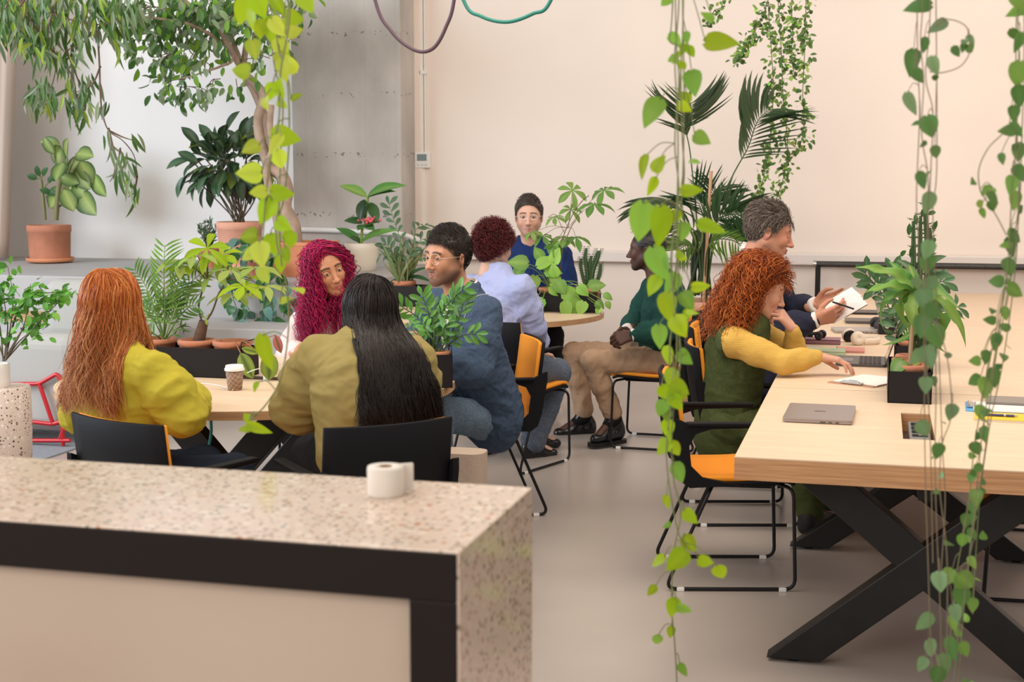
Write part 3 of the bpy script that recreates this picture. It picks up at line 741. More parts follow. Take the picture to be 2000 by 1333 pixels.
lp(720, 386, 762, 372, 20, (.05, .16, .04)); lp(712, 390, 702, 428, 26, (.02, .05, .02), .3); lp(722, 396, 736, 430, 24, (.03, .08, .02), .3); lp(708, 436, 676, 430, 24, (.03, .09, .03), .5); lp(710, 440, 735, 432, 24, (.06, .14, .04), .5)
lp(712, 430, 716, 398, 16, (.03, .08, .02), .2); lp(704, 476, 690, 462, 14, (.05, .12, .04)); lp(710, 440, 700, 448, 20, (.07, .18, .05), .3); lp(712, 438, 728, 448, 20, (.07, .18, .05), .3)
L.build('foliage', leaf_g, t)
stems('stem', [(spline([at(705, 480, PY), at(707, 450, PY), at(708, 438, PY)], 5), .012), (spline([at(712, 436, PY), at(716, 405, PY), at(718, 384, PY)], 5), .012)], t, (.22, .34, .06))
m = MB()
for i in range(34):
    q = at(719+rng.normal(0, 7), 430+rng.normal(0, 2.5), PY-.04+rng.normal(0, .02)); m.ball(q, rng.uniform(.008, .014), 8)
m.build('flower', mat('pink_petals', (.75, .12, .16), .5), t, world=True)

# ---- zz style frond helper: pairs of glossy leaflets on an arching stalk
def frond(L, st, pts, n, ll, lw, col, kind='obov', ang=.9, sr=.004, start=.25, plane=None, rib=None, droop=.3, nr=6):
    P = spline(pts, 8); st.append((P, np.linspace(sr, sr*.5, len(P)))); T = np.gradient(P, axis=0)
    for i in range(n):
        u = start+(1-start)*i/(n-1); k = u*(len(P)-1); a = int(min(k, len(P)-2)); q = P[a]+(P[a+1]-P[a])*(k-a); tt = nrm(T[a])
        side = nrm(np.cross(tt, plane if plane is not None else (0, -1, .3))); nn = nrm(np.cross(side, tt))
        s_ = 1 if i % 2 else -1; k2 = math.sin(PI*min(1, .25+.75*(1-abs(u-.5)*1.2)))
        d = side*s_*ang+tt*(.75)+rng.normal(0, .1, 3)
        L.add(q, d, nn*(-1 if nn[1] > 0 else 1)+rng.normal(0, .15, 3), ll*(.7+.3*k2), lw*(.7+.3*k2), kind, col, droop, .25, rib=rib, jit=.12, nr=nr)
    L.add(P[-1], T[-1], (0, -1, .5), ll*.8, lw*.8, kind, col, droop, .25, nr=nr)
def box_planter(name, label, p, w_, d_, h_, rz=0, handles=()):
    t = thing(name, label, 'planter', tuple(p), rz)
    m = MB(); th = .003
    m.box((0, 0, th/2), (w_, d_, th)); m.box((0, -d_/2+th/2, h_/2), (w_, th, h_)); m.box((0, d_/2-th/2, h_/2), (w_, th, h_))
    m.box((-w_/2+th/2, 0, h_/2), (th, d_, h_)); m.box((w_/2-th/2, 0, h_/2), (th, d_, h_)); m.build('box', mat(name+'_black', (.014, .012, .013), .5, spec=.2) if name+'_black' not in MATS else MATS[name+'_black'], t)
    for s in handles:
        m = MB(); x = s*(w_/2-.004); m.tube(fillet([(x, -d_/2+.006, h_-.02), (x, -d_/2+.006, h_+.03), (x, d_/2-.006, h_+.03), (x, d_/2-.006, h_-.02)], .012, 4), .0028, 6); m.build('handle', black, t)
    return t
# ---- 7 zz and spider-leaved plants in black box on the back table (left)
b7 = onz(790, 600, .74); b7 = np.array([b7[0]+.02, 8.9, .7405])
b7 = at(795, 580, 8.95); b7[2] = .7405
t = box_planter('planter_box', 'black box planter left of the man in glasses', b7, .26, .17, .14)
p_a = b7+[-.02, 0, .0035]
t = thing('yucca_and_zz_plant', 'striped grassy plant and glossy fronds in a copper pot left of the man in glasses', 'plant', tuple(p_a))
pot(t, p_a, .078, .17, terra, taper=.9); L = Leaves(); st = []
PY = 8.93
for i in range(34):
    a = rng.uniform(-1.0, 1.0); Ln = rng.uniform(.18, .34); d = np.array([math.sin(a)*.75, rng.normal(0, .3)-.15, 1.0]); L.add(p_a+[rng.normal(0, .02), rng.normal(0, .02), .15], d, (rng.normal(0, .4), -1, .2), Ln, .022, 'blade', (.30, .33, .16) if i % 2 else (.16, .24, .10), .7, .3, rib=(.5, .48, .28))
for pts, n in [([(793,550),(785,480),(772,440),(760,400)],14), ([(795,550),(800,500),(822,470),(850,465)],12), ([(790,550),(770,500),(755,478)],9), ([(798,550),(815,510),(838,495),(852,500)],9), ([(790,550),(782,520),(765,500),(745,498)],9),([(797,548),(806,490),(812,450),(830,440)],12)]:
    frond(L, st, [at(x, y, PY+rng.normal(0, .04)) for x, y in pts], n, .085, .034, (.06, .13, .06), rib=(.12, .2, .1))
for bx, by, tx, ty in [(796, 545, 828, 520), (796, 545, 834, 548), (790, 548, 758, 560)]:
    b = at(bx, by, PY); d = at(tx, ty, PY-.05)-b; L.add(b, d+np.array([0, 0, .05]), (0, -.5, 1), np.linalg.norm(d)*1.2, .05, 'lance', (.03, .08, .03), .8)
L.build('foliage', leaf, t); stems('stem', st, t, (.14, .20, .06))

# ---- 8 zz plant in black box on the front table
b8 = onz(850, 757, .74); b8[2] = .7405; b8[0] -= .005; b8[1] += .05
t = box_planter('planter_box', 'tall black box planter at the right edge of the front round table', b8, .115, .15, .14, deg(22), handles=(1,))
t8 = thing('zz_plant', 'glossy green plant with arching fronds before the man in the denim jacket', 'plant', tuple(b8+[0, 0, .0035]))
pot(t8, b8+[0, 0, .0035], .05, .145, mat('copper_pot', (.42, .17, .08), .5), taper=.85); L = Leaves(); st = []; PY = b8[1]
for pts, n, c in [([(846,695),(850,640),(870,600),(905,565)],18,(.10,.27,.05)), ([(850,695),(862,640),(880,600),(892,575)],12,(.06,.17,.04)), ([(842,695),(835,650),(815,620),(785,600)],16,(.09,.26,.04)), ([(852,695),(875,660),(895,625),(905,590)],14,(.07,.18,.05)), ([(855,695),(880,670),(905,655),(930,652)],10,(.07,.19,.04)), ([(840,695),(828,670),(815,655),(800,640)],10,(.05,.15,.04)), ([(846,695),(844,650),(835,605),(825,580)],14,(.10,.26,.05)), ([(850,695),(848,655),(846,625),(850,600)],12,(.05,.14,.04)), ([(846,695),(856,668),(866,650),(876,630)],10,(.06,.2,.04)), ([(840,695),(824,680),(812,680),(800,686)],8,(.06,.2,.04))]:
    frond(L, st, [at(x, y, PY+rng.normal(0, .03)) for x, y in pts], n, .066, .027, c, rib=(.15, .32, .08))
L.build('foliage', leaf_g, t8); stems('stem', st, t8, (.05, .10, .03))

# ---- 9 long planter with palm, stump tree and empty pot on the front table
b9 = np.array([-2.98, 5.66, .7405])
q1 = onz(470, 742, .7405); b9 = np.array([q1[0]-.31, q1[1]+.10, .7405])
t = box_planter('planter_box', 'long black planter box on the front table with three terracotta pots', b9, .62, .17, .13, 0, handles=(1, -1))
def small_pot(cx, label_, name):
    p = b9+[cx, 0, .0035]; tt = thing(name, label_, 'plant', tuple(p)); pot(tt, p, .083, .155, terra, taper=.8, rim=.15, soil_d=.02); return tt, p
# parlour palm
t, p = small_pot(-.145, 'feathery parlour palm in the left pot of the long planter', 'parlour_palm')
L = Leaves(); st = []; PY = p[1]
def pinnate(L, st, pts, n, ll, col, sr=.0035, start=.3, lw=.014, up=(0, -1, .2), droop=.45, nr=5, ang=1.0, stf=.9, tipk=.55):
    P = spline(pts, 8); st.append((P, np.linspace(sr, sr*.4, len(P)))); T = np.gradient(P, axis=0)
    for i in range(n):
        u = start+(1-start)*(i//2*2)/(n-1); k = min(u, .999)*(len(P)-1); a = int(k); q = P[a]+(P[a+1]-P[a])*(k-a) if a < len(P)-1 else P[-1]; tt = nrm(T[a])
        side = nrm(np.cross(tt, up)); nn = nrm(np.cross(side, tt)); s_ = 1 if i % 2 else -1
        k2 = .55+.45*math.sin(PI*min(1, (u-start)/(1-start)*.8+.15))
        L.add(q, side*s_*ang+tt*stf+rng.normal(0, .06, 3)+np.array([0, 0, -.1]), nn*(-1 if nn[1] > 0 else 1), ll*k2, lw, 'lance', col, droop, .3, jit=.1, nr=nr)
for pts, n, ll in [([(318,660),(322,600),(320,540),(322,478)],26,.13), ([(318,660),(300,600),(285,560),(262,525)],24,.10), ([(322,660),(345,600),(365,560),(398,530)],24,.11), ([(325,660),(350,620),(370,600),(388,596)],16,.08), ([(320,660),(330,610),(345,565),(352,530)],22,.10), ([(318,660),(300,625),(282,605),(270,600)],16,.07), ([(320,665),(312,630),(300,605),(296,580)],18,.08), ([(322,665),(332,630),(340,600),(342,570)],18,.08), ([(320,665),(322,630),(320,600),(326,580)],16,.08), ([(320,668),(340,650),(350,640),(358,640)],12,.06),([(320,668),(305,655),(292,645),(286,648)],12,.06)]:
    pinnate(L, st, [at(x, y, PY+rng.normal(0, .03)) for x, y in pts], n, ll, (.10, .22, .05) if rng.random() < .6 else (.18, .34, .07), lw=.011)
L.build('foliage', leaf, t); stems('stem', st, t, (.13, .24, .06))
# palmate (money tree) helper
def palmate(L, c, n, ll, lw, col, spread=1.0, nrm_=(0, -.7, .8), droop=.6):
    c = np.asarray(c); nn = nrm(np.asarray(nrm_)+rng.normal(0, .25, 3)); u = nrm(np.cross(nn, (0.2, .1, 1))); v = np.cross(nn, u); a0 = rng.uniform(0, 2*PI)
    for i in range(n):
        a = a0+2*PI*i/n*spread; L.add(c, u*math.cos(a)+v*math.sin(a), nn, ll*rng.uniform(.75, 1.1), lw*rng.uniform(.85, 1.1), 'obov', col, droop, .3, rib=np.array(col)*1.4, jit=.08)
t, p = small_pot(.055, 'money tree with a thick cut trunk and two thin branches in the middle pot', 'money_tree'); PY = p[1]
m = MB(); P = spline([at(384, 688, PY), at(391, 655, PY), at(398, 628, PY)], 6); m.tube(P, np.linspace(.030, .021, len(P)), 12); m.build('trunk', bark_d, t, world=True)
L = Leaves(); st = [(spline([at(395, 632, PY), at(388, 600, PY), at(396, 565, PY), at(404, 545, PY), at(405, 510, PY)], 7), .0045), (spline([at(400, 632, PY), at(415, 608, PY), at(427, 575, PY), at(436, 560, PY), at(446, 520, PY)], 7), .0045)]
for x, y in [(365,520),(385,500),(452,528),(430,500),(405,485),(475,560),(500,524),(490,545),(455,575),(520,560),(350,512),(420,530)]:
    c = at(x, y, PY+rng.normal(0, .05)); palmate(L, c, 6, .13, .042, YG if rng.random() < .35 else (.30, .40, .10), nrm_=(0, -.35, 1)); st.append((spline([at(404 if x < 415 else 440, 548, PY), (at(404 if x < 415 else 440, 540, PY)+c)/2+[0, 0, .01], c], 4), .002))
palmate(L, at(402, 620, PY), 3, .04, .014, (.3, .4, .05))
L.build('foliage', leaf_t, t); stems('branch', st, t, (.09, .06, .035))
t, p = small_pot(.225, 'terracotta pot with trailing marbled leaves at the right end of the long planter', 'prayer_plant'); PY = p[1]
L = Leaves(); st = []
for bx, by, tx, ty, wd, c in [(470, 690, 492, 740, 34, (.30, .42, .08)), (530, 690, 522, 745, 40, (.26, .36, .06)), (538, 655, 548, 690, 20, (.5, .16, .12)), (505, 690, 470, 680, 16, (.3, .4, .05))]:
    b = at(bx, by, PY-.12); d = at(tx, ty, PY-.14)-b; L.add(b, d, (.2, -1, .2), np.linalg.norm(d), wd*PY/2719, 'oval', c, .3, .2, rib=(.02, .05, .01), jit=.03, edge=np.array(c)*.7)
    st.append((spline([at(445, 680, PY), at((445+bx)/2, 668, PY-.06), b], 5), .0025))
st.append((spline([at(420, 688, PY), at(436, 676, PY), at(452, 680, PY)], 4), .003)); st.append((spline([at(440, 690, PY), at(436, 672, PY), at(430, 664, PY)], 4), .003))
L.build('foliage', leaf, t); stems('stem', st, t, (.30, .13, .06))

# ---- 10 ivy trailing from the ledge behind the front table
iv = at(500, 500, 9.5); iv[2] = .865
t = thing('pothos', 'dark-leaved climber in a terracotta pot trailing down the ledge behind the front table', 'plant', tuple(iv))
pot(t, iv, .09, .14, terra, taper=.8); L = Leaves(); st = []
sx0, sy0 = 500, 480
for pts in [[(495,480),(470,500),(452,560),(470,620),(500,665)], [(500,480),(520,520),(530,580),(535,640),(530,690)], [(500,480),(530,500),(550,560),(555,620)], [(495,480),(478,530),(480,590),(520,660),(548,690)], [(495,475),(460,470),(440,520),(445,590)], [(500,480),(510,560),(512,620),(505,650)]]:
    P = spline([at(x, y, 9.12+rng.normal(0, .05)) for x, y in pts], 10); P[:6, 1] += np.linspace(.4, 0, 6); st.append((P, .003)); q = P[4::2]; n = len(q)
    L.add(q+rv(n, .03), rv(n, .5)+[0, -.2, -.7], rv(n, .3)+[0, -1, .4], rng.uniform(.07, .115, n), rng.uniform(.06, .09, n), 'heart', np.where(rng.random(n)[:, None] < .35, [[.10, .20, .16]], [[.035, .11, .03]]), .4, .2, jit=.15)
L.build('foliage', leaf_g, t); stems('stem', st, t, (.08, .12, .04))

# ---- 11 planter on the back table: pothos, money tree, cactus
b11 = at(1108, 580, 8.85); b11[2] = .7405
box_planter('planter_box', 'long black planter box on the back table in front of the man in navy', b11, .42, .17, .125, 0)
def small_pot2(dx, label_, name, r=.075):
    p = b11+[dx, 0, .0035]; tt = thing(name, label_, 'plant', tuple(p)); pot(tt, p, r, .15, terra, taper=.8, rim=.15, soil_d=.02); return tt, p
t, p = small_pot2(-.115, 'leafy pothos spilling over the planter in front of the man in navy', 'pothos'); PY = p[1]; L = Leaves(); st = []
lst = [(1020,520,60,40,-120),(1030,515,60,44,170),(1050,520,60,40,30),(1065,530,50,36,0),(1080,515,50,36,70),(1078,540,50,30,-40),(1045,560,54,40,-160),(1075,560,54,40,-20),(1100,570,60,44,-20),(1060,585,50,34,-130),(1105,590,60,34,-85),(1120,585,40,30,-60),(1140,590,44,34,-110),(1150,560,50,36,10),(1045,590,40,26,-110),(1015,548,30,20,180),(1125,600,36,30,-80),(1165,590,30,24,-40),(1180,575,30,20,-30),(1172,600,26,20,-120),(1185,590,24,18,-60),(1045,540,50,36,-100),(1090,550,46,36,-60),(1130,560,40,30,-40),(1075,495,44,30,60),(1085,540,40,30,100),(1058,505,40,30,120)]
for x, y, l_, w_, a in lst:
    Yq = PY-(rng.uniform(.11, .17) if y > 570 else rng.uniform(.02, .14)); b = at(x, y, Yq); a = math.radians(a); d = _rt*math.cos(a)+_up*math.sin(a)+np.array([0, -.25, 0])
    L.add(b, d, (rng.normal(0, .3), -1, .5), l_*Yq/2719*.72, w_*Yq/2719*.8, 'heart', (.24, .42, .07) if rng.random() < .6 else (.14, .30, .06), .5, .22, rib=(.3, .48, .1), jit=.12)
    st.append((spline([p+[0, 0, .15], (p+[0, 0, .17]+b)/2+[0, 0, .03], b], 5), .002))
L.build('foliage', leaf, t); stems('stem', st, t, (.25, .35, .06))
t, p = small_pot2(.03, 'slender money tree rising before the man in navy', 'money_tree'); PY = p[1]-.02; L = Leaves()
m = MB(); P = spline([at(1090, 570, PY), at(1091, 540, PY), at(1092, 522, PY)], 4); m.tube(P, [.018]*len(P), 10); m.build('trunk', bark_d, t, world=True)
st = [(spline([at(1089, 530, PY), at(1090, 495, PY), at(1103, 455, PY), at(1118, 420, PY), at(1135, 395, PY), at(1150, 382, PY)], 7), .003), (spline([at(1094, 530, PY), at(1100, 485, PY), at(1115, 445, PY), at(1125, 430, PY)], 7), .003), (spline([at(1102, 455, PY), at(1085, 420, PY), at(1070, 425, PY)], 5), .002)]
for x, y, s_, fl in [(1118,372,1.1,-.3),(1115,410,.9,0),(1160,400,1.3,.2),(1180,372,1.2,0),(1083,425,.8,-.4),(1100,465,1.0,0),(1125,465,1.2,0),(1060,462,.9,0),(1085,478,.9,0),(1040,455,.8,0)]:
    c = at(x, y, PY+rng.normal(0, .06)); palmate(L, c, 6, .115*s_, .042*s_, (.20, .34, .08) if rng.random() < .5 else (.13, .27, .06), nrm_=(rng.normal(0, .2), -.45, 1), droop=.8); st.append((spline([at(1110, 445, PY), (at(1112, 435, PY)+c)/2+[0, 0, .01], c], 4), .0015))
L.build('foliage', leaf_t, t); stems('branch', st, t, (.14, .10, .05))
t, p = small_pot2(.155, 'small branching cactus in a terracotta pot on the back table', 'cactus', .062); m = MB(); PY = p[1]
def spiny(m, pts, r, Y):
    P = spline([at(x, y, Y) for x, y in pts], 10); n = len(P); k = 6
    T = np.gradient(P, axis=0); V = []
    for i in range(n):
        a = np.arange(k*2)*PI/k+.2; rr = r*(1-.5*(i/n)**4)*np.where(np.arange(k*2) % 2 == 0, 1, .55)
        V.append(P[i]+np.column_stack([np.cos(a)*rr, np.sin(a)*rr, 0*a]))
    V = np.concatenate(V); K = k*2; q = [[i*K+j, i*K+(j+1) % K, (i+1)*K+(j+1) % K, (i+1)*K+j] for i in range(n-1) for j in range(K)]
    m.raw(V, [q], False)
    for i in range(2, n, 2):
        for j in range(k):
            a = 2*PI*j/k+.2; d = np.array([math.cos(a), math.sin(a), .5]); m.tube([P[i]+d*r*.9, P[i]+d*(r+.014)], [.0022, .0006], 4, caps=False)
for pts, r in [([(1148,562),(1146,530),(1143,505),(1145,485)],.014), ([(1152,562),(1156,530),(1165,505),(1170,490)],.022), ([(1144,562),(1138,540),(1134,520),(1135,505)],.011), ([(1158,562),(1168,545),(1172,530),(1173,515)],.013), ([(1150,560),(1152,540),(1151,520),(1155,500)],.014)]: spiny(m, pts, r, PY)
m.build('stem', mat('cactus_green', (.05, .10, .035), .7), t, world=True)

# ---- 12 kentia palm in the large terracotta pot
kp = at(1372, 720, 9.9); kp[2] = 0
t = thing('kentia_palm', 'tall kentia palm in a large terracotta pot behind the woman with red curls', 'plant', tuple(kp))
pot(t, kp, .20, .74, terra_p, taper=.72, rim=.12, label='large terracotta pot'); L = Leaves(); st = []; KY = 9.8
DK = (.045, .10, .04)
def kent(pts, n, ll, col, up=(0, -1, .2), lw=.015, start=.45, sr=.007, tilt=0, droop=.5, stf=.9):
    P = [at(x, y, KY+d_) for x, y, d_ in pts]; pinnate(L, st, P, n, ll, col, sr=sr, start=start, lw=lw, up=up, droop=droop, nr=6, stf=stf)
kent([(1372,600,0),(1360,420,0),(1348,300,0),(1340,250,-.05),(1350,200,-.2)], 30, .42, (.08,.13,.06), start=.66, up=(.1,-.5,1))
kent([(1378,600,0),(1400,420,0),(1430,345,0),(1460,290,-.05),(1478,240,-.1),(1500,215,-.1)], 36, .46, (.09,.15,.07), start=.52, up=(-.3,-.9,.6))
kent([(1375,600,0),(1365,450,0),(1330,410,-.1),(1290,400,-.2),(1255,415,-.3)], 30, .32, (.10,.14,.08), start=.5, up=(0,-.5,1))
kent([(1375,600,0),(1378,450,0),(1370,400,0),(1355,380,0)], 26, .34, DK, start=.45)
kent([(1378,600,0),(1392,450,0),(1425,420,-.1),(1470,425,-.2)], 30, .34, DK, start=.45, up=(0,-.8,.7))
kent([(1376,600,0),(1386,470,0),(1405,430,-.1),(1440,410,-.15)], 28, .30, (.06,.13,.05), start=.45)
kent([(1376,600,0),(1380,500,-.1),(1395,470,-.2),(1430,470,-.3),(1460,490,-.35)], 28, .30, (.16,.28,.06), start=.4, up=(0,-.7,.8))
kent([(1374,600,0),(1365,500,-.1),(1345,480,-.2),(1320,490,-.3)], 24, .26, (.14,.22,.06), start=.4, up=(0,-.7,.8))
kent([(1374,600,0),(1370,480,-.05),(1340,440,-.1),(1300,440,-.15),(1280,455,-.2)], 26, .28, DK, start=.4, up=(0,-.7,.8))
kent([(1376,600,0),(1384,440,0),(1390,400,.05),(1400,370,.1)], 24, .32, DK, start=.5)
kent([(1378,600,0),(1395,480,0),(1430,455,.1),(1465,450,.15),(1475,470,.15)], 26, .28, (.04,.09,.035), start=.4, up=(0,-.7,.8))
L.build('foliage', leaf, t); stems('stem', st, t, (.06, .11, .035))
m = MB()
for i in range(16):
    b = kp+[rng.normal(0, .06), rng.normal(0, .05), .78]; e = at(1372+rng.normal(0, 10), 450, KY); m.tube(spline([b, (b+e)/2+rng.normal(0, .02, 3), e], 4), np.linspace(.018, .008, 9), 6, caps=False)
m.build('stalk', mat('palm_stalk', (.035, .06, .025), .6), t, world=True)
m = MB(); m.tube([at(1372, 620, KY-.05), at(1389, 334, KY-.05)], .012, 8); m.build('cane', mat('bamboo_cane', (.55, .32, .18), .7), t, world=True)

# ---- 13 planter in the middle of the long table
b13 = np.array([.135, 5.77, .7405])
box_planter('planter_box', 'black box planter in the middle of the long table, nearest the socket', b13, .165, .46, .125, 0, handles=())
pp = b13+[0, -.13, .0035]
t = thing('corn_plant', 'bright strap-leaved dracaena in a copper pot in the planter on the long table', 'plant', tuple(pp))
pot(t, pp, .068, .14, terra, taper=.8, soil_d=.02); L = Leaves(); st = []; PY = pp[1]+.02
m = MB(); P = spline([at(1776, 728, PY), at(1779, 680, PY), at(1782, 640, PY), at(1786, 580, PY)], 6); m.tube(P, .008, 8); m.build('stem', mat('tan_cane', (.35, .24, .14), .8), t, world=True)
c0_ = at(1788, 570, PY)
for tx, ty, wd, kk in [(1725,515,26,.9),(1712,590,24,.5),(1762,672,28,.3),(1745,560,22,.6),(1700,640,18,.5),(1820,690,30,.3),(1862,710,22,.5),(1800,640,26,.2),(1840,560,26,.8),(1810,530,22,1),(1780,520,22,1),(1752,520,20,.9),(1830,640,24,.4),(1775,640,28,.2),(1862,655,24,.5),(1735,640,22,.4),(1850,600,24,.6)]:
    e = at(tx, ty, PY+rng.normal(0, .09)); v = e-c0_; L1 = np.linalg.norm(v)*1.25
    L.add(c0_+v*.02, v+np.array([0, 0, .9*L1*(.55 if ty > 560 else .1)]), (rng.normal(0, .2), -.6, .8), L1*1.1, wd*PY/2719, 'lance', (.16, .30, .06) if rng.random() < .5 else (.09, .22, .05), 1.9 if ty > 600 else 1.0, .3, rib=(.32, .45, .10), nr=18, wave=.12)
b = at(1762, 705, PY-.06); L.add(b, at(1742, 728, PY-.12)-b, (0, -1, .6), .085, .065, 'heart', (.12, .27, .06), .6, .2, rib=(.3, .42, .2)); st.append((spline([pp+[0, 0, .13], b+[0, 0, .01], b], 4), .002))
for i in range(7): b = pp+[rng.normal(0, .03), rng.normal(0, .03), .125]; L.add(b, rv(1, .7)[0]+[0, 0, .2], (0, -.3, 1), .05, .016, 'lance', (.4, .45, .06), .8)
L.build('foliage', leaf, t); stems('stalk', st, t, (.25, .32, .06))
pp = b13+[0, .05, .0035]
t = thing('euphorbia', 'upright spiny euphorbia rising from the planter on the long table', 'plant', tuple(pp)); pot(t, pp, .065, .14, terra, taper=.8, soil_d=.02)
m = MB(); PY = pp[1]+.02
for pts, r in [([(1784,700),(1783,600),(1784,520),(1784,432)],.012), ([(1795,700),(1796,600),(1797,500),(1798,422)],.011), ([(1806,700),(1808,600),(1812,500),(1806,402)],.014), ([(1812,700),(1818,600),(1818,500),(1816,445)],.011)]: spiny(m, pts, r, PY)
m.build('stem', MATS['cactus_green'], t, world=True)
L = Leaves()
for x, y in [(1775, 460), (1790, 440), (1800, 425), (1822, 450), (1770, 490), (1812, 420), (1825, 475), (1780, 505)]: L.add(at(x, y, PY), rv(1, .4)[0]+[0, 0, .5], (0, -1, .3), .05, .02, 'oval', DG, .3)
L.build('foliage', leaf, t)
pp = b13+[0, .17, .0035]
t = thing('rubber_plant', 'dark broad-leaved plant behind the dracaena in the planter on the long table', 'plant', tuple(pp)); pot(t, pp, .05, .14, terra, taper=.8, soil_d=.02)
L = Leaves(); st = []; PY = pp[1]
for bx, by, tx, ty, wd in [(1790,540,1760,508,26),(1795,530,1840,498,28),(1800,550,1858,536,30),(1788,545,1735,545,30),(1800,560,1848,570,26),(1795,600,1880,612,24),(1790,560,1750,580,26),(1800,620,1845,640,24),(1780,600,1740,612,22)]:
    b = at(bx, by, PY); e = at(tx, ty, PY-.03); L.add(b, e-b+np.array([0, 0, .02]), (0, -.5, 1), np.linalg.norm(e-b)*1.1, wd*PY/2719, 'oval', (.05, .11, .05), .5, .25, rib=(.14, .2, .08)); st.append((spline([pp+[0, 0, .14], (pp+[0, 0, .2]+b)/2, b], 4), .003))
L.build('foliage', leaf_g, t); stems('stem', st, t, (.08, .10, .04))
b14 = np.array([.17, 6.62, .7405])
box_planter('planter_box', 'second black box planter farther along the long table', b14, .165, .46, .125, 0)
pp = b14+[-.0, -.13, .0035]
t = thing('zz_plant', 'plant with narrow glossy fronds in the farther planter on the long table', 'plant', tuple(pp)); pot(t, pp, .068, .14, terra, taper=.8, soil_d=.02)
L = Leaves(); st = []; PY = pp[1]
for pts, n in [([(1775,680),(1745,620),(1720,570),(1690,535)],16), ([(1775,680),(1750,600),(1725,560),(1700,558)],14), ([(1778,680),(1760,600),(1750,560),(1740,530)],12), ([(1780,680),(1810,640),(1840,610),(1870,600)],12), ([(1770,690),(1755,660),(1748,640),(1740,625)],8),([(1785,680),(1800,600),(1815,560),(1840,550)],12)]:
    frond(L, st, [at(x, y, PY+rng.normal(0, .03)) for x, y in pts], n, .085, .034, (.05, .13, .05), rib=(.12, .2, .1))
L.build('foliage', leaf_g, t); stems('stem', st, t, (.06, .09, .04))

# ---- 14 shrub in white pot on the terrazzo stool, far left
sy = 6.3; sp2 = at(10, 756, sy); 
t = thing('terrazzo_stool', 'speckled terrazzo drum stool at the left edge carrying the white pot', 'stool', (at(4, 760, sy)[0], sy, 0))
stz = at(40, 757, sy)[2]
m = MB(); m.lathe([(.125, 0), (.133, .003), (.145, stz*.6), (.145, stz-.006), (.140, stz)], k=48, c=(0, 0, 0)); m.build('drum', terraz_w, t)
spt = np.array([t.location.x-.015, sy-.02, stz])
t = thing('potted_shrub', 'leafy green shrub in a white pot on the terrazzo stool', 'plant', tuple(spt))
pot(t, spt, .068, .125, mat('white_glaze', (.80, .76, .70), .5), taper=.96, rim=0, soil_d=.015, label='white ceramic pot'); L = Leaves(); st = []
for pts in [[(8,705),(20,640),(25,580),(15,520)], [(8,705),(40,650),(70,620),(105,605)], [(10,705),(45,640),(55,590),(60,555)], [(6,705),(0,640),(-15,570),(-20,520)], [(10,705),(50,660),(85,620),(115,590),(132,575)], [(10,705),(30,620),(65,580),(110,572),(135,580)], [(8,705),(15,640),(10,600),(5,560)], [(10,705),(35,670),(60,650),(85,640)], [(8,705),(-10,650),(-40,600)],[(10,705),(25,640),(40,600),(75,570)]]:
    P = spline([at(x, y, sy+rng.normal(0, .05)) for x, y in pts], 8); st.append((P, np.linspace(.0045, .0015, len(P))))
    q = P[np.clip(rng.normal(.78, .2, 30), .3, 1.0).__mul__(len(P)-1).astype(int)]; n = len(q)
    L.add(q+rv(n, .02), rv(n, .6)+[.1, -.2, -.1], rv(n, .4)+[0, -.5, .9], rng.uniform(.04, .065, n), rng.uniform(.024, .038, n), 'oval', np.where(rng.random(n)[:, None] < .5, [[.14, .36, .05]], [[.07, .22, .03]]), .4, .25, jit=.15, nr=6)
L.build('foliage', leaf, t); stems('stem', st, t, (.10, .07, .04))
# ================================================================== hanging vines
def vine(label, Y, stemsP, leaves, colA, colB, scatter=0, path=None, ls=(.03, .05), seed=1, sr=.0016, kind='heart', name='hanging_vine', tilt=.35, stemcol=(.20, .22, .08), lscale=1.0, mat_=None, top=-420, jitY=.05, group=None):
    g = np.random.default_rng(seed); x0 = stemsP[0][0][0]; tp = at(x0, top, Y)
    t = thing(name, label, 'plant', tuple(tp), 0, group); L = Leaves(); st = []; paths = []
    for s in stemsP:
        dY = g.normal(0, jitY)
        P = spline([at(x, y, Y+dY) for x, y in s], 8); st.append((P, sr)); paths.append((P, np.array(spline([(x, y, 0) for x, y in s], 8)), dY))
    for x, y, l_, w_, a in leaves:
        # attach to the nearest stem point
        best = min(paths, key=lambda pp: np.min((pp[1][:, 0]-x)**2+(pp[1][:, 1]-y)**2)); k = int(np.argmin((best[1][:, 0]-x)**2+(best[1][:, 1]-y)**2))
        Yq = Y+best[2]+g.normal(0, .03); a_ = math.radians(a); d = _rt*math.cos(a_)+_up*math.sin(a_)
        l_ *= lscale; w_ *= lscale
        b = at(x, y, Yq)-d*(l_*.5*Y/2719); d = d+np.array([0, g.normal(-.15, .2), 0])
        c = np.array(colA) if g.random() < .6 else np.array(colB)
        L.add(b, d, (g.normal(0, tilt), -1, g.normal(.25, .25)), l_*Y/2719, w_*Y/2719*1.05, kind, c, g.choice([.2, .5, .8]), .2, rib=c*1.25, jit=.12, nr=9)
        kk = max(0, k-3); st.append((spline([best[0][kk], (best[0][kk]+b)/2+[0, 0, .012], b], 4), sr*.7))
    for i in range(scatter):
        P = paths[g.integers(len(paths))][0]; q = P[g.integers(2, len(P))]
        c = np.array(colA) if g.random() < .6 else np.array(colB); ln = g.uniform(*ls)
        L.add(q+g.normal(0, .012, 3), g.normal(0, .6, 3)+[0, -.2, -.4], g.normal(0, .4, 3)+[0, -1, .3], ln, ln*.75, kind, c, .4, .2, jit=.15, nr=6)
    L.build('foliage', mat_ or leaf_t, t); stems('stem', st, t, stemcol)
    return t
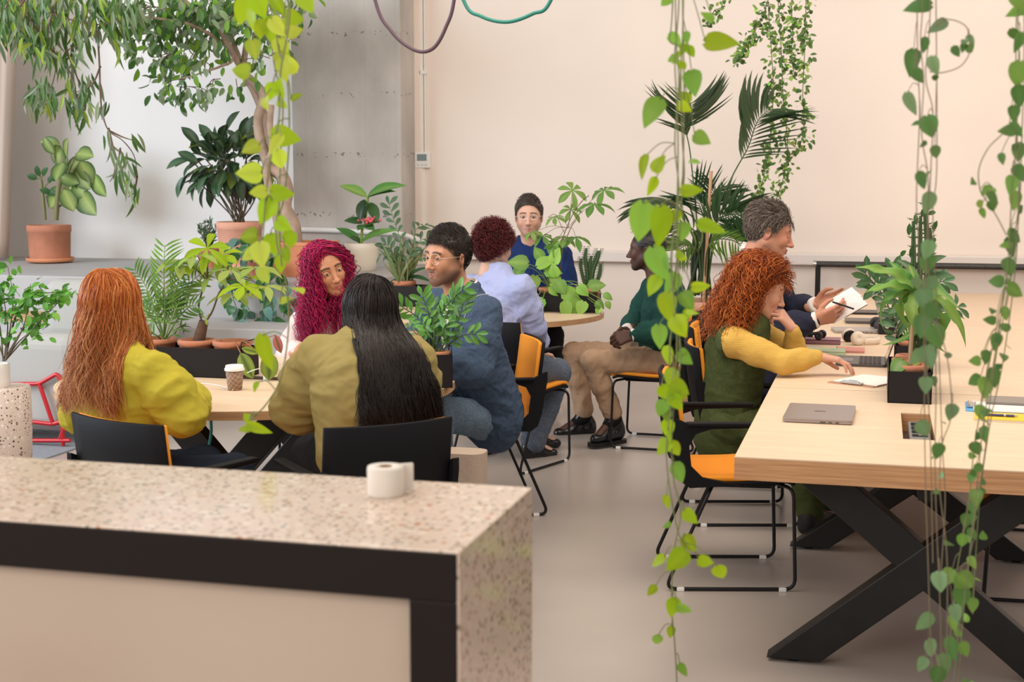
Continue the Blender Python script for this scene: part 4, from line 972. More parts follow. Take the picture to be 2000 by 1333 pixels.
V1L = [(490,40,75,40,-100),(575,35,44,40,0),(545,10,50,30,-60),(468,138,44,36,170),(547,98,48,42,-90),(556,140,50,30,-75),(520,205,32,26,-80),(580,188,28,16,30),(530,180,36,28,-100),(552,205,26,20,-40),(560,268,62,46,-10),(488,290,40,36,200),(538,285,45,32,-120),(485,338,52,44,180),(545,315,46,36,-80),(503,376,36,28,190),(553,378,54,38,-5),(515,415,62,42,-125),(483,460,40,36,180),(535,480,52,38,-70),(512,500,52,42,-80),(485,497,38,32,200),(545,520,44,26,-100),(516,695,92,42,-85),(482,815,24,22,130),(508,838,60,24,-20),(476,838,30,16,180),(560,585,32,16,20),(498,757,26,16,-120),(530,60,56,42,-95),(505,10,62,46,-70),(600,5,50,40,-60),(556,120,44,36,-60),(545,55,50,34,-50),(470,25,60,40,-110),(500,100,50,36,-70),(575,60,38,30,20),(540,410,40,30,-60),(520,540,40,30,-60),(560,500,36,24,-80),(556,440,40,34,-30)]
vine('bright yellow-green vine hanging at the left before the weeping fig', 2.65, [[(525,-200),(520,-20),(535,120),(552,200),(548,300),(545,400),(540,470),(560,560),(563,650),(548,740),(520,790),(490,820)], [(560,-200),(566,20),(548,140),(545,230),(530,300),(520,380),(515,440),(510,500)], [(545,-200),(540,60),(560,150),(565,260),(556,380),(545,430),(550,520)]], V1L, YG, YG2, 6, seed=3, sr=.0019)
V2L = [(1412,83,68,48,0),(1355,165,52,38,-80),(1270,222,64,42,-125),(1373,272,38,30,-30),(1257,330,52,22,-100),(1288,318,38,28,60),(1273,368,42,20,-110),(1352,372,44,26,5),(1252,440,84,50,-95),(1292,448,84,52,-85),(1392,445,62,32,-15),(1288,520,74,46,-70),(1335,455,40,30,-90),(1300,605,62,42,-100),(1370,560,38,22,5),(1312,560,54,34,-110),(1330,640,46,38,-60),(1345,590,42,32,-60),(1300,700,44,34,-110),(1310,740,38,32,-110),(1330,760,42,34,-30),(1320,790,40,32,-70),(1290,800,36,28,-120),(1305,840,38,30,-80),(1295,875,38,30,-130),(1330,925,46,34,-50),(1300,985,32,22,-100),(1350,1010,38,28,-40),(1320,1098,56,42,-130),(1348,1065,40,32,-60),(1380,1098,34,28,-20),(1407,1122,32,30,-70),(1282,1098,38,24,-150),(1272,1155,26,18,-130),(1315,1190,42,32,-90),(1338,1192,34,26,-30),(1310,1237,26,18,-100),(1283,1255,28,22,-100),(1335,1310,30,20,-60),(1290,660,50,34,-80),(1340,700,38,30,-40),(1275,560,44,30,-120),(1318,880,36,28,-70),(1300,770,36,28,-60),(1380,31,30,16,150)]
vine('bright green vine hanging the full height in the middle of the picture', 2.8, [[(1330,-200),(1326,0),(1322,60),(1318,120),(1324,250),(1322,400),(1310,520),(1322,640),(1318,760),(1312,860),(1316,940),(1330,1000),(1316,1080),(1312,1180),(1318,1260),(1322,1340),(1318,1420)], [(1318,-200),(1320,60),(1326,160),(1318,280),(1326,380),(1312,500),(1318,600),(1330,700),(1310,800),(1302,900),(1322,1030),(1340,1070)], [(1338,-200),(1334,40),(1330,150),(1332,260),(1336,350),(1322,450),(1325,560),(1310,660),(1305,780)], [(1322,-150),(1312,40),(1308,80),(1330,100),(1326,190)], [(1330,-150),(1336,200),(1330,420),(1316,560)]], V2L, YG, (.20, .38, .05), 26, seed=5, sr=.0015, ls=(.02, .036))
V3L = [(1790,10,52,30,180),(1830,52,40,22,-150),(1898,80,24,14,-50),(1780,125,52,30,-100),(1822,132,38,28,-90),(1795,150,32,24,-60),(1780,205,46,24,-70),(1815,250,42,36,-80),(1788,240,18,12,180),(1828,300,28,20,-80),(1805,355,38,24,-50),(1815,400,42,30,-90),(1812,520,40,30,-90),(1806,590,44,34,-80),(1822,560,36,30,-60),(1800,640,46,34,-100),(1830,660,44,36,-70),(1815,700,46,34,-80),(1808,755,32,26,-90),(1858,808,32,26,-100),(1806,842,38,28,-60),(1833,885,32,26,-90),(1812,490,36,28,-100),(1824,610,36,28,-30),(1790,700,34,26,-130),(1835,1140,40,32,-90),(1805,1220,44,30,-120),(1845,1300,42,30,-90),(1822,1270,40,30,-60),(1870,1200,36,28,-60),(1860,1270,46,34,-80),(1830,1325,40,30,-100),(1800,1300,30,22,-120),(1808,90,30,20,-80)]
vine('dark green string of leaves hanging in front of the table planter', 2.9, [[(1800,-200),(1802,0),(1798,80),(1804,160),(1800,260),(1812,340),(1812,420),(1808,560),(1806,700),(1806,840),(1808,960),(1812,1080),(1816,1200),(1822,1340)], [(1820,-200),(1816,40),(1808,150),(1822,220),(1818,330),(1812,480),(1822,600),(1828,740),(1826,900),(1830,1040),(1836,1180),(1840,1340)], [(1826,55),(1850,38),(1885,50),(1895,80),(1893,105),(1875,130),(1840,142),(1815,140)], [(1790,-200),(1792,100),(1796,220),(1790,400),(1800,560),(1812,760),(1818,900),(1822,1100)], [(1820,600),(1850,700),(1858,808),(1840,870),(1836,960),(1850,1100),(1848,1340)], [(1826,-200),(1830,300),(1822,420),(1832,640),(1840,860),(1846,980),(1838,1120)]], V3L, (.09, .19, .05), (.16, .27, .12), 16, seed=8, sr=.0011, stemcol=(.22, .17, .10), ls=(.016, .028), mat_=leaf)
V4L = [(1990,5,40,26,-60),(1985,22,44,24,200),(1990,85,38,22,-100),(1987,150,52,34,-100),(1992,190,40,30,-80),(1980,225,32,22,-90),(1965,255,32,22,180),(1985,255,34,24,-40),(1957,312,22,14,-80),(1990,300,38,26,-90),(1975,365,38,32,-90),(1992,340,34,26,-60),(1925,375,30,24,-150),(1942,392,34,16,-60),(1922,418,22,14,-50),(1985,395,38,28,-80),(1988,462,36,28,-20),(1974,485,40,22,-80),(1945,550,28,24,180),(1970,525,36,28,-90),(1985,570,38,28,-30),(1963,615,28,18,-90),(1932,625,24,18,170),(1945,670,34,22,-100),(1925,700,28,20,-90),(1902,705,24,20,180),(1942,740,40,26,-80),(1902,745,30,24,-150),(1925,760,42,32,-90),(1915,810,34,26,-90),(1922,850,30,20,-90),(1906,880,30,26,-80),(1914,920,28,18,-60),(1903,975,36,30,-110),(1887,1020,30,22,-90),(1880,1060,30,22,-90),(1850,1130,38,30,-120),(1890,1140,48,40,-40),(1878,1170,40,34,-90),(1900,1185,30,22,-90),(1860,1220,34,24,-100),(1885,1270,30,24,-60),(1900,1100,26,16,-60)]
vine('dense green vine hanging along the right edge of the picture', 2.9, [[(1992,-200),(1988,0),(1990,120),(1985,260),(1975,400),(1968,520),(1952,640),(1932,760),(1918,850),(1908,950),(1898,1040),(1888,1140),(1872,1240),(1862,1340)], [(2000,-200),(2000,100),(1996,260),(1990,420),(1972,560),(1948,680),(1934,780),(1924,880),(1906,1000),(1892,1100),(1880,1220),(1872,1340)], [(1958,262),(1930,290),(1912,330),(1914,370),(1925,390),(1945,420),(1966,460)], [(1988,-200),(1984,200),(1992,360),(1978,480),(1946,640),(1915,800),(1900,900),(1890,1000),(1866,1140),(1850,1340)], [(1990,300),(1985,500),(1960,700),(1935,820),(1915,960),(1905,1100),(1900,1200)]], V4L, (.10, .21, .05), (.18, .32, .06), 40, seed=9, sr=.0012, stemcol=(.20, .20, .09), ls=(.018, .03), mat_=leaf)
# small leaved vines against the back wall
for i, (lb, pts) in enumerate([('small-leaved vine against the wall, leftmost of the four, ending above the palm', [(1545,-200),(1500,0),(1475,60),(1455,95),(1440,120)]), ('long small-leaved vine against the wall reaching down behind the palm frond', [(1495,-200),(1500,0),(1506,90),(1510,170),(1506,260),(1495,330),(1478,400)]), ('small-leaved vine against the wall, ending just above the man in the dark suit', [(1515,-200),(1520,0),(1526,100),(1530,200),(1538,280),(1532,340),(1512,402)]), ('rightmost small-leaved vine against the wall', [(1572,-200),(1574,0),(1572,90),(1568,180),(1570,250),(1560,295)]), ('short small-leaved vine against the wall between the longer ones', [(1545,-200),(1546,0),(1548,60),(1546,110),(1552,150)]), ('thin sparse vine tip at the top of the wall beside the leftmost small-leaved vine', [(1425,-200),(1412,0),(1396,20),(1378,50)])]):
    Y = 9.9; P = spline([at(x, y, Y) for x, y in pts], 14); t = thing('creeping_vine', lb, 'plant', tuple(P[0]), 0, 'small-leaved vines along the back wall'); L = Leaves()
    n = int(len(P)*(3.4 if i < 5 else 1.6)); k = rng.integers(0, len(P), n); q = P[k]+rv(n, .020)*np.array([1.3, 1, .8])
    L.add(q, rv(n, .7)+[0, -.2, -.3], rv(n, .5)+[0, -.8, .7], rng.uniform(.028, .05, n), rng.uniform(.018, .034, n), 'oval', np.where(rng.random(n)[:, None] < .3, [[.24, .38, .08]], [[.10, .19, .05]]), .4, .2, jit=.2, nr=5)
    L.build('foliage', leaf, t); stems('stem', [(P, .003)], t, (.14, .13, .07))

# ================================================================== things on the tables
def on_table(x, y, z=.7402): return onz(x, y, z)
# paper cup
cpp = on_table(459, 762); t = thing('paper_cup', 'brown paper coffee cup with a white lid on the front round table', 'cup', tuple(cpp))
m = MB(); m.lathe([(.028, 0), (.029, .001), (.038, .085), (.001, .085)], k=36)
pc, nt, b = _new('printed_cup'); tc = nt.nodes.new('ShaderNodeTexCoord'); prv = (.22, .13, .08, 1); prev = None
for rz in (.8, -.7):
    mp = nt.nodes.new('ShaderNodeMapping'); mp.inputs['Rotation'].default_value = (0, rz, rz*.3); nt.links.new(tc.outputs['Object'], mp.inputs['Vector'])
    wv = nt.nodes.new('ShaderNodeTexWave'); wv.inputs['Scale'].default_value = 22; wv.inputs['Distortion'].default_value = 1.5; nt.links.new(mp.outputs[0], wv.inputs['Vector'])
    gt = nt.nodes.new('ShaderNodeMath'); gt.operation = 'GREATER_THAN'; gt.inputs[1].default_value = .95; nt.links.new(wv.outputs['Fac'], gt.inputs[0])
    mx = nt.nodes.new('ShaderNodeMix'); mx.data_type = 'RGBA'; mx.inputs['B'].default_value = (.40, .28, .19, 1); nt.links.new(gt.outputs[0], mx.inputs['Factor'])
    if prev is None: mx.inputs['A'].default_value = prv
    else: nt.links.new(prev, mx.inputs['A'])
    prev = mx.outputs['Result']
nt.links.new(prev, b.inputs['Base Color']); b.inputs['Roughness'].default_value = .7
m.build('cup', pc, t)
m = MB(); m.lathe([(.041, .082), (.0415, .09), (.038, .094), (.036, .104), (.033, .104), (.032, .101), (.001, .101)], k=36); m.build('lid', white_pl, t)
m = MB(); m.tube(spline([on_table(455, 762, .745), on_table(420, 752, .7435), on_table(380, 750, .7435), on_table(340, 758, .7435)], 8), .0022, 6); m.tube(spline([on_table(470, 735, .745), on_table(500, 722, .80), on_table(548, 712, .77)], 6), .002, 6)
tag(m.build('charging_cable', white_pl), 'thin white cable lying on the front table beside the paper cup', 'cable')
bt = on_table(520, 744); t = thing('small_jar', 'small clear jar on the seam of the front table', 'jar', tuple(bt)); m = MB(); m.lathe([(.013, 0), (.0135, .02), (.011, .03), (.011, .036), (.001, .036)], k=20)
g_ = mat('clear_plastic', (.75, .76, .77), .15); m.build('jar', g_, t)
# teal phone on the front table
tpn = on_table(352, 736); t = thing('phone', 'teal phone lying on the front table beside the planter', 'phone', tuple(tpn), .4); m = MB(); m.box((0, 0, .005), (.07, .14, .008)); m.build('case', MATS['teal_cable'], t, bevel=.003); m = MB(); m.box((0, 0, .0095), (.062, .13, .001)); m.build('screen', black, t)
# laptops
def laptop_closed(label, p, rz, w_=.356, d_=.248, col=(.36, .31, .30), logo=True, name='silver_lid'):
    t = thing('laptop', label, 'laptop', tuple(p), rz)
    mt = mat(name, col, .35, .6) if name not in MATS else MATS[name]
    m = MB(); m.prism(rrect(w_, d_, .012), .003, .010); m.build('base', mt, t, bevel=.001); m = MB(); m.prism(rrect(w_, d_, .012), .0108, .0165); l = m.build('lid', mt, t, bevel=.0015)
    if logo: m = MB(); m.lathe([(.001, .0003), (.022, .0003), (.022, 0)], (0, 0, .0165), 24, sy=.62); m.build('emblem', mat('lid_emblem', (.20, .18, .18), .2, .8), l)
    for i, y in enumerate((.02, .045, .07)): 
        m = MB(); m.box((y, -d_/2-.0002, .0065), (.012 if i else .02, .001, .003)); m.build('port', black, t)
    for sx in (-1, 1):
        for sy in (-1, 1): m = MB(); m.lathe([(.008, 0), (.008, .0035)], (sx*(w_/2-.03), sy*(d_/2-.03), 0), 12); m.build('foot', black, t)
    return t
lp_ = (on_table(1532, 824)+on_table(1665, 829)+on_table(1546, 783)+on_table(1667, 787))/4
laptop_closed('closed grey laptop on the near end of the long table', (-.19, 5.17, .7402), deg(-1), w_=.245, d_=.345)
# open laptop under the hand
lp2 = (on_table(1627, 718)+on_table(1730, 720))/2
lx = on_table(1680, 717); t = thing('laptop', 'open laptop in front of the woman with red curls', 'laptop', (lx[0]+.0, lx[1]+.155, .7402), deg(-90))
W_, D_ = .31, .225; dk = mat('dark_aluminium', (.10, .09, .09), .4, .5); key = mat('keys', (.035, .03, .03), .6)
m = MB(); m.prism(rrect(W_, D_, .01), .001, .013); b = m.build('base', dk, t, bevel=.0015)
m = MB()
for r in range(5):
    for c in range(13): m.box((-W_/2+.026+c*.0215, .085-r*.0205, .0143), (.0185, .0175, .0022))
m.build('keyboard', key, b)
m = MB(); m.prism(rrect(.11, .065, .004), .0128, .0135, np.array([[1,0,0,0],[0,1,0,-.068],[0,0,1,0],[0,0,0,1]])); m.build('trackpad', mat('trackpad', (.13, .12, .12), .3), b)
Rl = Rx(deg(72)); T = np.eye(4); T[:3, :3] = Rl; T[:3, 3] = (0, D_/2-.001, .014)
m = MB(); pr = [(x, y+.105) for x, y in rrect(W_, .21, .01)]; m.prism(pr, -.005, 0, T); lid = m.build('lid', dk, t)
m = MB(); pr = [(x, y+.107) for x, y in rrect(W_-.012, .192, .004)]; m.prism(pr, 0, .0006, T); m.build('screen', mat('glossy_screen', (.35, .27, .22), .12), lid)
# laptops farther back
laptop_closed('closed dark laptop on the long table behind the headphones', tuple(on_table(1700, 630)), deg(3), w_=.30, d_=.2, col=(.16, .145, .14), logo=False, name='dark_lid')
laptop_closed('pale laptop or tablet lying under the hands of the suited man', tuple(on_table(1672, 648)), deg(10), w_=.26, d_=.19, col=(.5, .46, .44), logo=False, name='pale_lid')
t = thing('laptop', 'thin black laptop lying behind the book on the long table', 'laptop', tuple(on_table(1685, 612)), deg(4)); m = MB(); m.prism(rrect(.32, .2, .01), 0, .008); m.build('base', black, t); m = MB(); m.prism(rrect(.32, .2, .01), .009, .014); m.build('lid', dk, t)
# silver open laptop half hidden behind the planter
q = on_table(1762, 640); t = thing('laptop', 'open silver laptop half hidden behind the planter on the long table', 'laptop', (q[0], q[1]+.1, .7402), deg(100)); m = MB(); m.prism(rrect(.3, .2, .01), 0, .012); m.build('base', MATS['pale_lid'], t)
T = np.eye(4); T[:3, :3] = Rx(deg(75)); T[:3, 3] = (0, .1, .014); m = MB(); m.prism([(x, y+.1) for x, y in rrect(.3, .2, .01)], -.005, 0, T); m.build('lid', MATS['pale_lid'], t)
# books
def book(label, p, rz, w_, d_, h_, col, name):
    t = thing('book', label, 'book', tuple(p), rz); cm = mat(name, col, .6)
    m = MB(); m.box((0, 0, .0015), (w_, d_, .003)); m.box((0, 0, h_-.0015), (w_, d_, .003)); m.box((-w_/2+.0015, 0, h_/2), (.003, d_, h_)); m.build('cover', cm, t)
    m = MB(); m.box((.002, 0, h_/2), (w_-.010, d_-.008, h_-.006)); m.build('pages', MATS.get('paper_block') or mat('paper_block', (.78, .70, .58), .8), t); return t
q = on_table(1600, 693); book('mint green book on the long table under the yellow sleeve', (q[0], q[1]+.06, .7402), deg(92), .17, .25, .018, (.45, .55, .36), 'mint_cover')
q = on_table(1660, 690); book('thin coral book sticking out behind the typing hand', (q[0], q[1]+.09, .7402), deg(0), .14, .17, .010, (.70, .28, .24), 'coral_cover')
q = on_table(1600, 676); bk = (q[0]+.0, q[1]+.14, .7402); book('plum covered book stacked behind the mint green book', bk, deg(90), .15, .21, .024, (.33, .16, .20), 'plum_cover')
# headphones
def headphones(label, p, rz, col, name, flat=False, s=1.0):
    t = thing('headphones', label, 'headphones', tuple(p), rz); cm = mat(name, col, .5); a = np.linspace(0, PI, 20)
    m = MB(); pts = np.column_stack([np.cos(a)*.078*s, .03+np.sin(a)*.10*s, np.full(20, .02)+0*a]); m.tube(pts, .0085*s, 10, flat=1.9); m.build('headband', cm, t)
    for sx in (-1, 1):
        m = MB(); m.lathe([(.001, -.018), (.03, -.018), (.036, -.010), (.037, 0), (.034, .012), (.026, .018), (.012, .019), (.001, .012)], k=28)
        R_ = Ry(sx*PI/2*.85) ; m.V = [v@R_.T*s+np.array([sx*.07*s, 0, .034*s]) for v in m.V]; c = m.build('ear_cup', cm, t)
        m = MB(); m.lathe([(.001, -.021), (.02, -.021), (.033, -.018), (.033, -.012)], k=24); m.V = [v@R_.T*s+np.array([sx*.07*s, 0, .034*s]) for v in m.V]; m.build('ear_pad', black, c)
    return t
q = on_table(1655, 672); headphones('cream over-ear headphones lying on the long table', (q[0]+.03, q[1]+.02, .7402), deg(-70), (.72, .62, .50), 'cream_shell', s=1.05)
headphones('black headphones lying on top of the plum book', (bk[0], bk[1]-.02, .7402+.0245), deg(80), (.02, .02, .022), 'black_shell', s=.62)
q = on_table(1715, 645); headphones('black headphones behind the cream headphones', (q[0], q[1], .7402), deg(-80), (.025, .022, .025), 'black_shell2')
q = on_table(1738, 655); t = thing('camera', 'black camera body beside the planter on the long table', 'camera', (q[0], q[1]+.05, .7402), .1); m = MB(); m.box((0, 0, .04), (.13, .06, .08)); m.box((0, 0, .087), (.05, .05, .018)); m.build('body', black, t, bevel=.006)
m = MB(); m.lathe([(.012, 0), (.012, .004), (.001, .004)], k=20); m.V = [v@Rx(PI/2).T+np.array([-.02, -.03, .045]) for v in m.V]; m.build('button', chrome, t)
# clipboards
def clipboard(label, p, rz, w_, d_, col, name, sheets=1, tabl=False):
    t = thing('clipboard', label, 'clipboard', tuple(p), rz); m = MB(); m.prism(rrect(w_, d_, .01), 0, .003); m.build('board', mat(name, col, .6), t)
    m = MB(); m.box((0.01, -.01, .0045+.001*sheets), (w_-.035, d_-.012, .002*sheets)); m.build('paper', MATS.get('white_paper') or mat('white_paper', (.82, .76, .70), .8), t, bevel=.0003)
    m = MB(); m.box((-w_/2+.02, 0, .009), (.03, .10, .006)); m.tube([(-w_/2+.012, -.04, .014), (-w_/2+.012, .04, .014)], .005, 8); m.tube([(-w_/2+.036, -.02, .016), (-w_/2+.036, .02, .016)], .003, 8); m.build('clip', chrome if not tabl else black, t, bevel=.001)
    return t
q = on_table(1672, 745); c1 = clipboard('wooden clipboard with white paper and a metal clip before the open laptop', (q[0]+.045, q[1]+.0, .7402), deg(62), .30, .22, (.45, .24, .14), 'brown_board', 2)
q = on_table(1950, 798); clipboard('blue clipboard with white paper at the right edge of the long table', (q[0]+.04, q[1], .7402), deg(-3), .32, .23, (.10, .34, .62), 'blue_board', 2)
q = on_table(1975, 790); t = thing('tablet', 'grey tablet lying on the blue clipboard', 'tablet', (q[0]+.03, q[1]+.0, .7502), deg(-3)); m = MB(); m.prism(rrect(.25, .17, .01), 0, .007); m.build('body', mat('tablet_grey', (.20, .18, .17), .3), t, bevel=.001); m = MB(); m.prism(rrect(.235, .155, .006), .007, .0074); m.build('screen', mat('tablet_screen', (.12, .11, .10), .15), t)
q = on_table(1968, 822); t = thing('notebook', 'yellow notebook at the right edge of the long table', 'notebook', (q[0], q[1]+.03, .7402), deg(-4)); m = MB(); m.box((0, 0, .004), (.22, .15, .008)); m.build('pages', MATS['paper_block'], t); m = MB(); m.box((0, 0, .009), (.225, .155, .002)); m.build('cover', mat('yellow_cover', (.85, .55, .03), .6), t)
q = on_table(1950, 812, .756); t = thing('pen', 'dark blue pen lying on the yellow notebook', 'pen', (q[0], q[1]+.01, .7555), deg(-4)); m = MB(); m.tube([(-.07, 0, 0), (.055, 0, 0)], .0048, 10); m.build('barrel', mat('navy_barrel', (.05, .05, .16), .3), t); m = MB(); m.tube([(.055, 0, 0), (.068, 0, 0)], [.0048, .0015], 10); m.tube([(.02, 0, 0), (.026, 0, 0)], .0052, 10); m.build('tip', chrome, t)

# ================================================================== lounge sofa with red frame, far left
so = thing('lounge_chair', 'white upholstered lounge chair with a red tubular frame at the left', 'armchair', (-5.15, 7.5, 0))
SY = 7.35
wh = mat('white_upholstery', (.40, .395, .37), .9, bump=.1, bscale=100)
def cushion(name, c, size, bev=.09, R=None):
    m = MB(); m.box(np.array(c)-np.array(so.location), size, R); return m.build(name, wh, so, bevel=bev, seg=5)
a1 = at(90, 745, SY); cushion('side_panel', (a1[0]-.20, SY, a1[2]), (.95, .22, .60)); cushion('seat', (a1[0]-.25, SY+.45, .42), (.95, .75, .30)); cushion('backrest', (a1[0]-.1, SY+.95, .72), (.95, .22, .42))
red = mat('red_enamel', (.50, .012, .018), .3)
m = MB(); ry = SY-.14
def rp(pts, k=.013): m.tube(fillet([at(x, y, ry) for x, y in pts], .02, 4), k, 8)
rp([(-30, 752), (77, 750), (112, 730), (120, 745), (135, 800)]); rp([(77, 750), (103, 827)]); rp([(0, 822), (60, 824), (103, 829), (133, 820), (117, 858)]); rp([(-20, 861), (62, 861), (137, 861)]); 
o = m.build('frame', red, so, world=True)
m = MB()
for dx, dy in ((.02, .0), (.02, .9), (-.85, 0), (-.85, .9)):
    e = at(117, 858, ry); m.tube([(e[0]+dx, ry+dy, .013), (e[0]+dx, ry+dy, .2)], .012, 8)
m.build('leg', red, so, world=True)
m = MB(); m.box((-6.2, 7.4, .004), (3.2, 2.6, .008)); tag(m.build('rug', mat('blue_grey_rug', (.28, .30, .34), .95, bump=.8, bscale=180, var=.12, vscale=60)), 'thin blue-grey ribbed rug under the lounge chair', 'rug')
# planks and seat pad on the lower step
for i, (x0, x1) in enumerate(((-6.4, -5.9), (-5.85, -5.2), (-8.2, -7.0))):
    m = MB(); m.box(((x0+x1)/2, 8.93, .5935), (x1-x0, .5, .025)); tag(m.build('seat_plank', ply_l, bevel=.002), ['short plywood plank on the low concrete step, left of the parlour palm', 'plywood plank on the low concrete step behind the money tree', 'plywood plank on the low concrete step at the far left'][i], 'plank', 'plywood seat planks on the step')
m = MB(); m.box((-6.68, 8.93, .60), (.5, .45, .04)); tag(m.build('seat_pad', mat('charcoal_felt', (.06, .06, .065), .9), bevel=.015), 'dark seat pad on the low concrete step', 'cushion')
# beige bag standing by the chair of the dark haired woman
bgp = np.array([onz(905, 1100, 0)[0]+.0, 5.5, 0]); bgp = at(903, 915, 5.35); bgp[2] = 0
t = thing('backpack', 'beige canvas backpack standing behind the chair of the dark-haired woman', 'bag', tuple(bgp)); m = MB(); m.prism(rrect(.20, .14, .05), .01, .50); m.build('body', mat('beige_canvas', (.48, .38, .30), .9, bump=.2, bscale=60), t, bevel=.04, seg=4)
m = MB(); m.tube(fillet([(-.03, -.07, .42), (-.09, -.085, .38), (-.08, -.085, .2), (-.03, -.07, .16)], .03, 5), .008, 8, flat=2); m.build('strap', MATS['beige_canvas'], t)
# ================================================================== implicit surfaces for bodies and clothes
def _smin(a, b, k):
    h = np.clip(.5+.5*(b-a)/k, 0, 1); return b*(1-h)+a*h-k*h*(1-h)
def _cone(P, a, b, ra, rb, flat, ax):
    a = np.asarray(a, np.float32); b = np.asarray(b, np.float32); ba = b-a; L2 = float(ba@ba)+1e-9
    px, py, pz = P[0]-a[0], P[1]-a[1], P[2]-a[2]
    t = np.clip((px*ba[0]+py*ba[1]+pz*ba[2])/L2, 0, 1)
    px = px-t*ba[0]; py = py-t*ba[1]; pz = pz-t*ba[2]
    if flat != 1:
        q = (px*ax[0]+py*ax[1]+pz*ax[2])*(flat-1); px = px+q*ax[0]; py = py+q*ax[1]; pz = pz+q*ax[2]
    return (np.sqrt(px*px+py*py+pz*pz)-(ra+(rb-ra)*t))
def _ell(P, c, r, R):
    q = [P[0]-c[0], P[1]-c[1], P[2]-c[2]]
    if R is not None: q = [q[0]*R[0, j]+q[1]*R[1, j]+q[2]*R[2, j] for j in range(3)]
    k0 = np.sqrt((q[0]/r[0])**2+(q[1]/r[1])**2+(q[2]/r[2])**2); k1 = np.sqrt((q[0]/r[0]**2)**2+(q[1]/r[1]**2)**2+(q[2]/r[2]**2)**2)+1e-9
    return k0*(k0-1)/k1
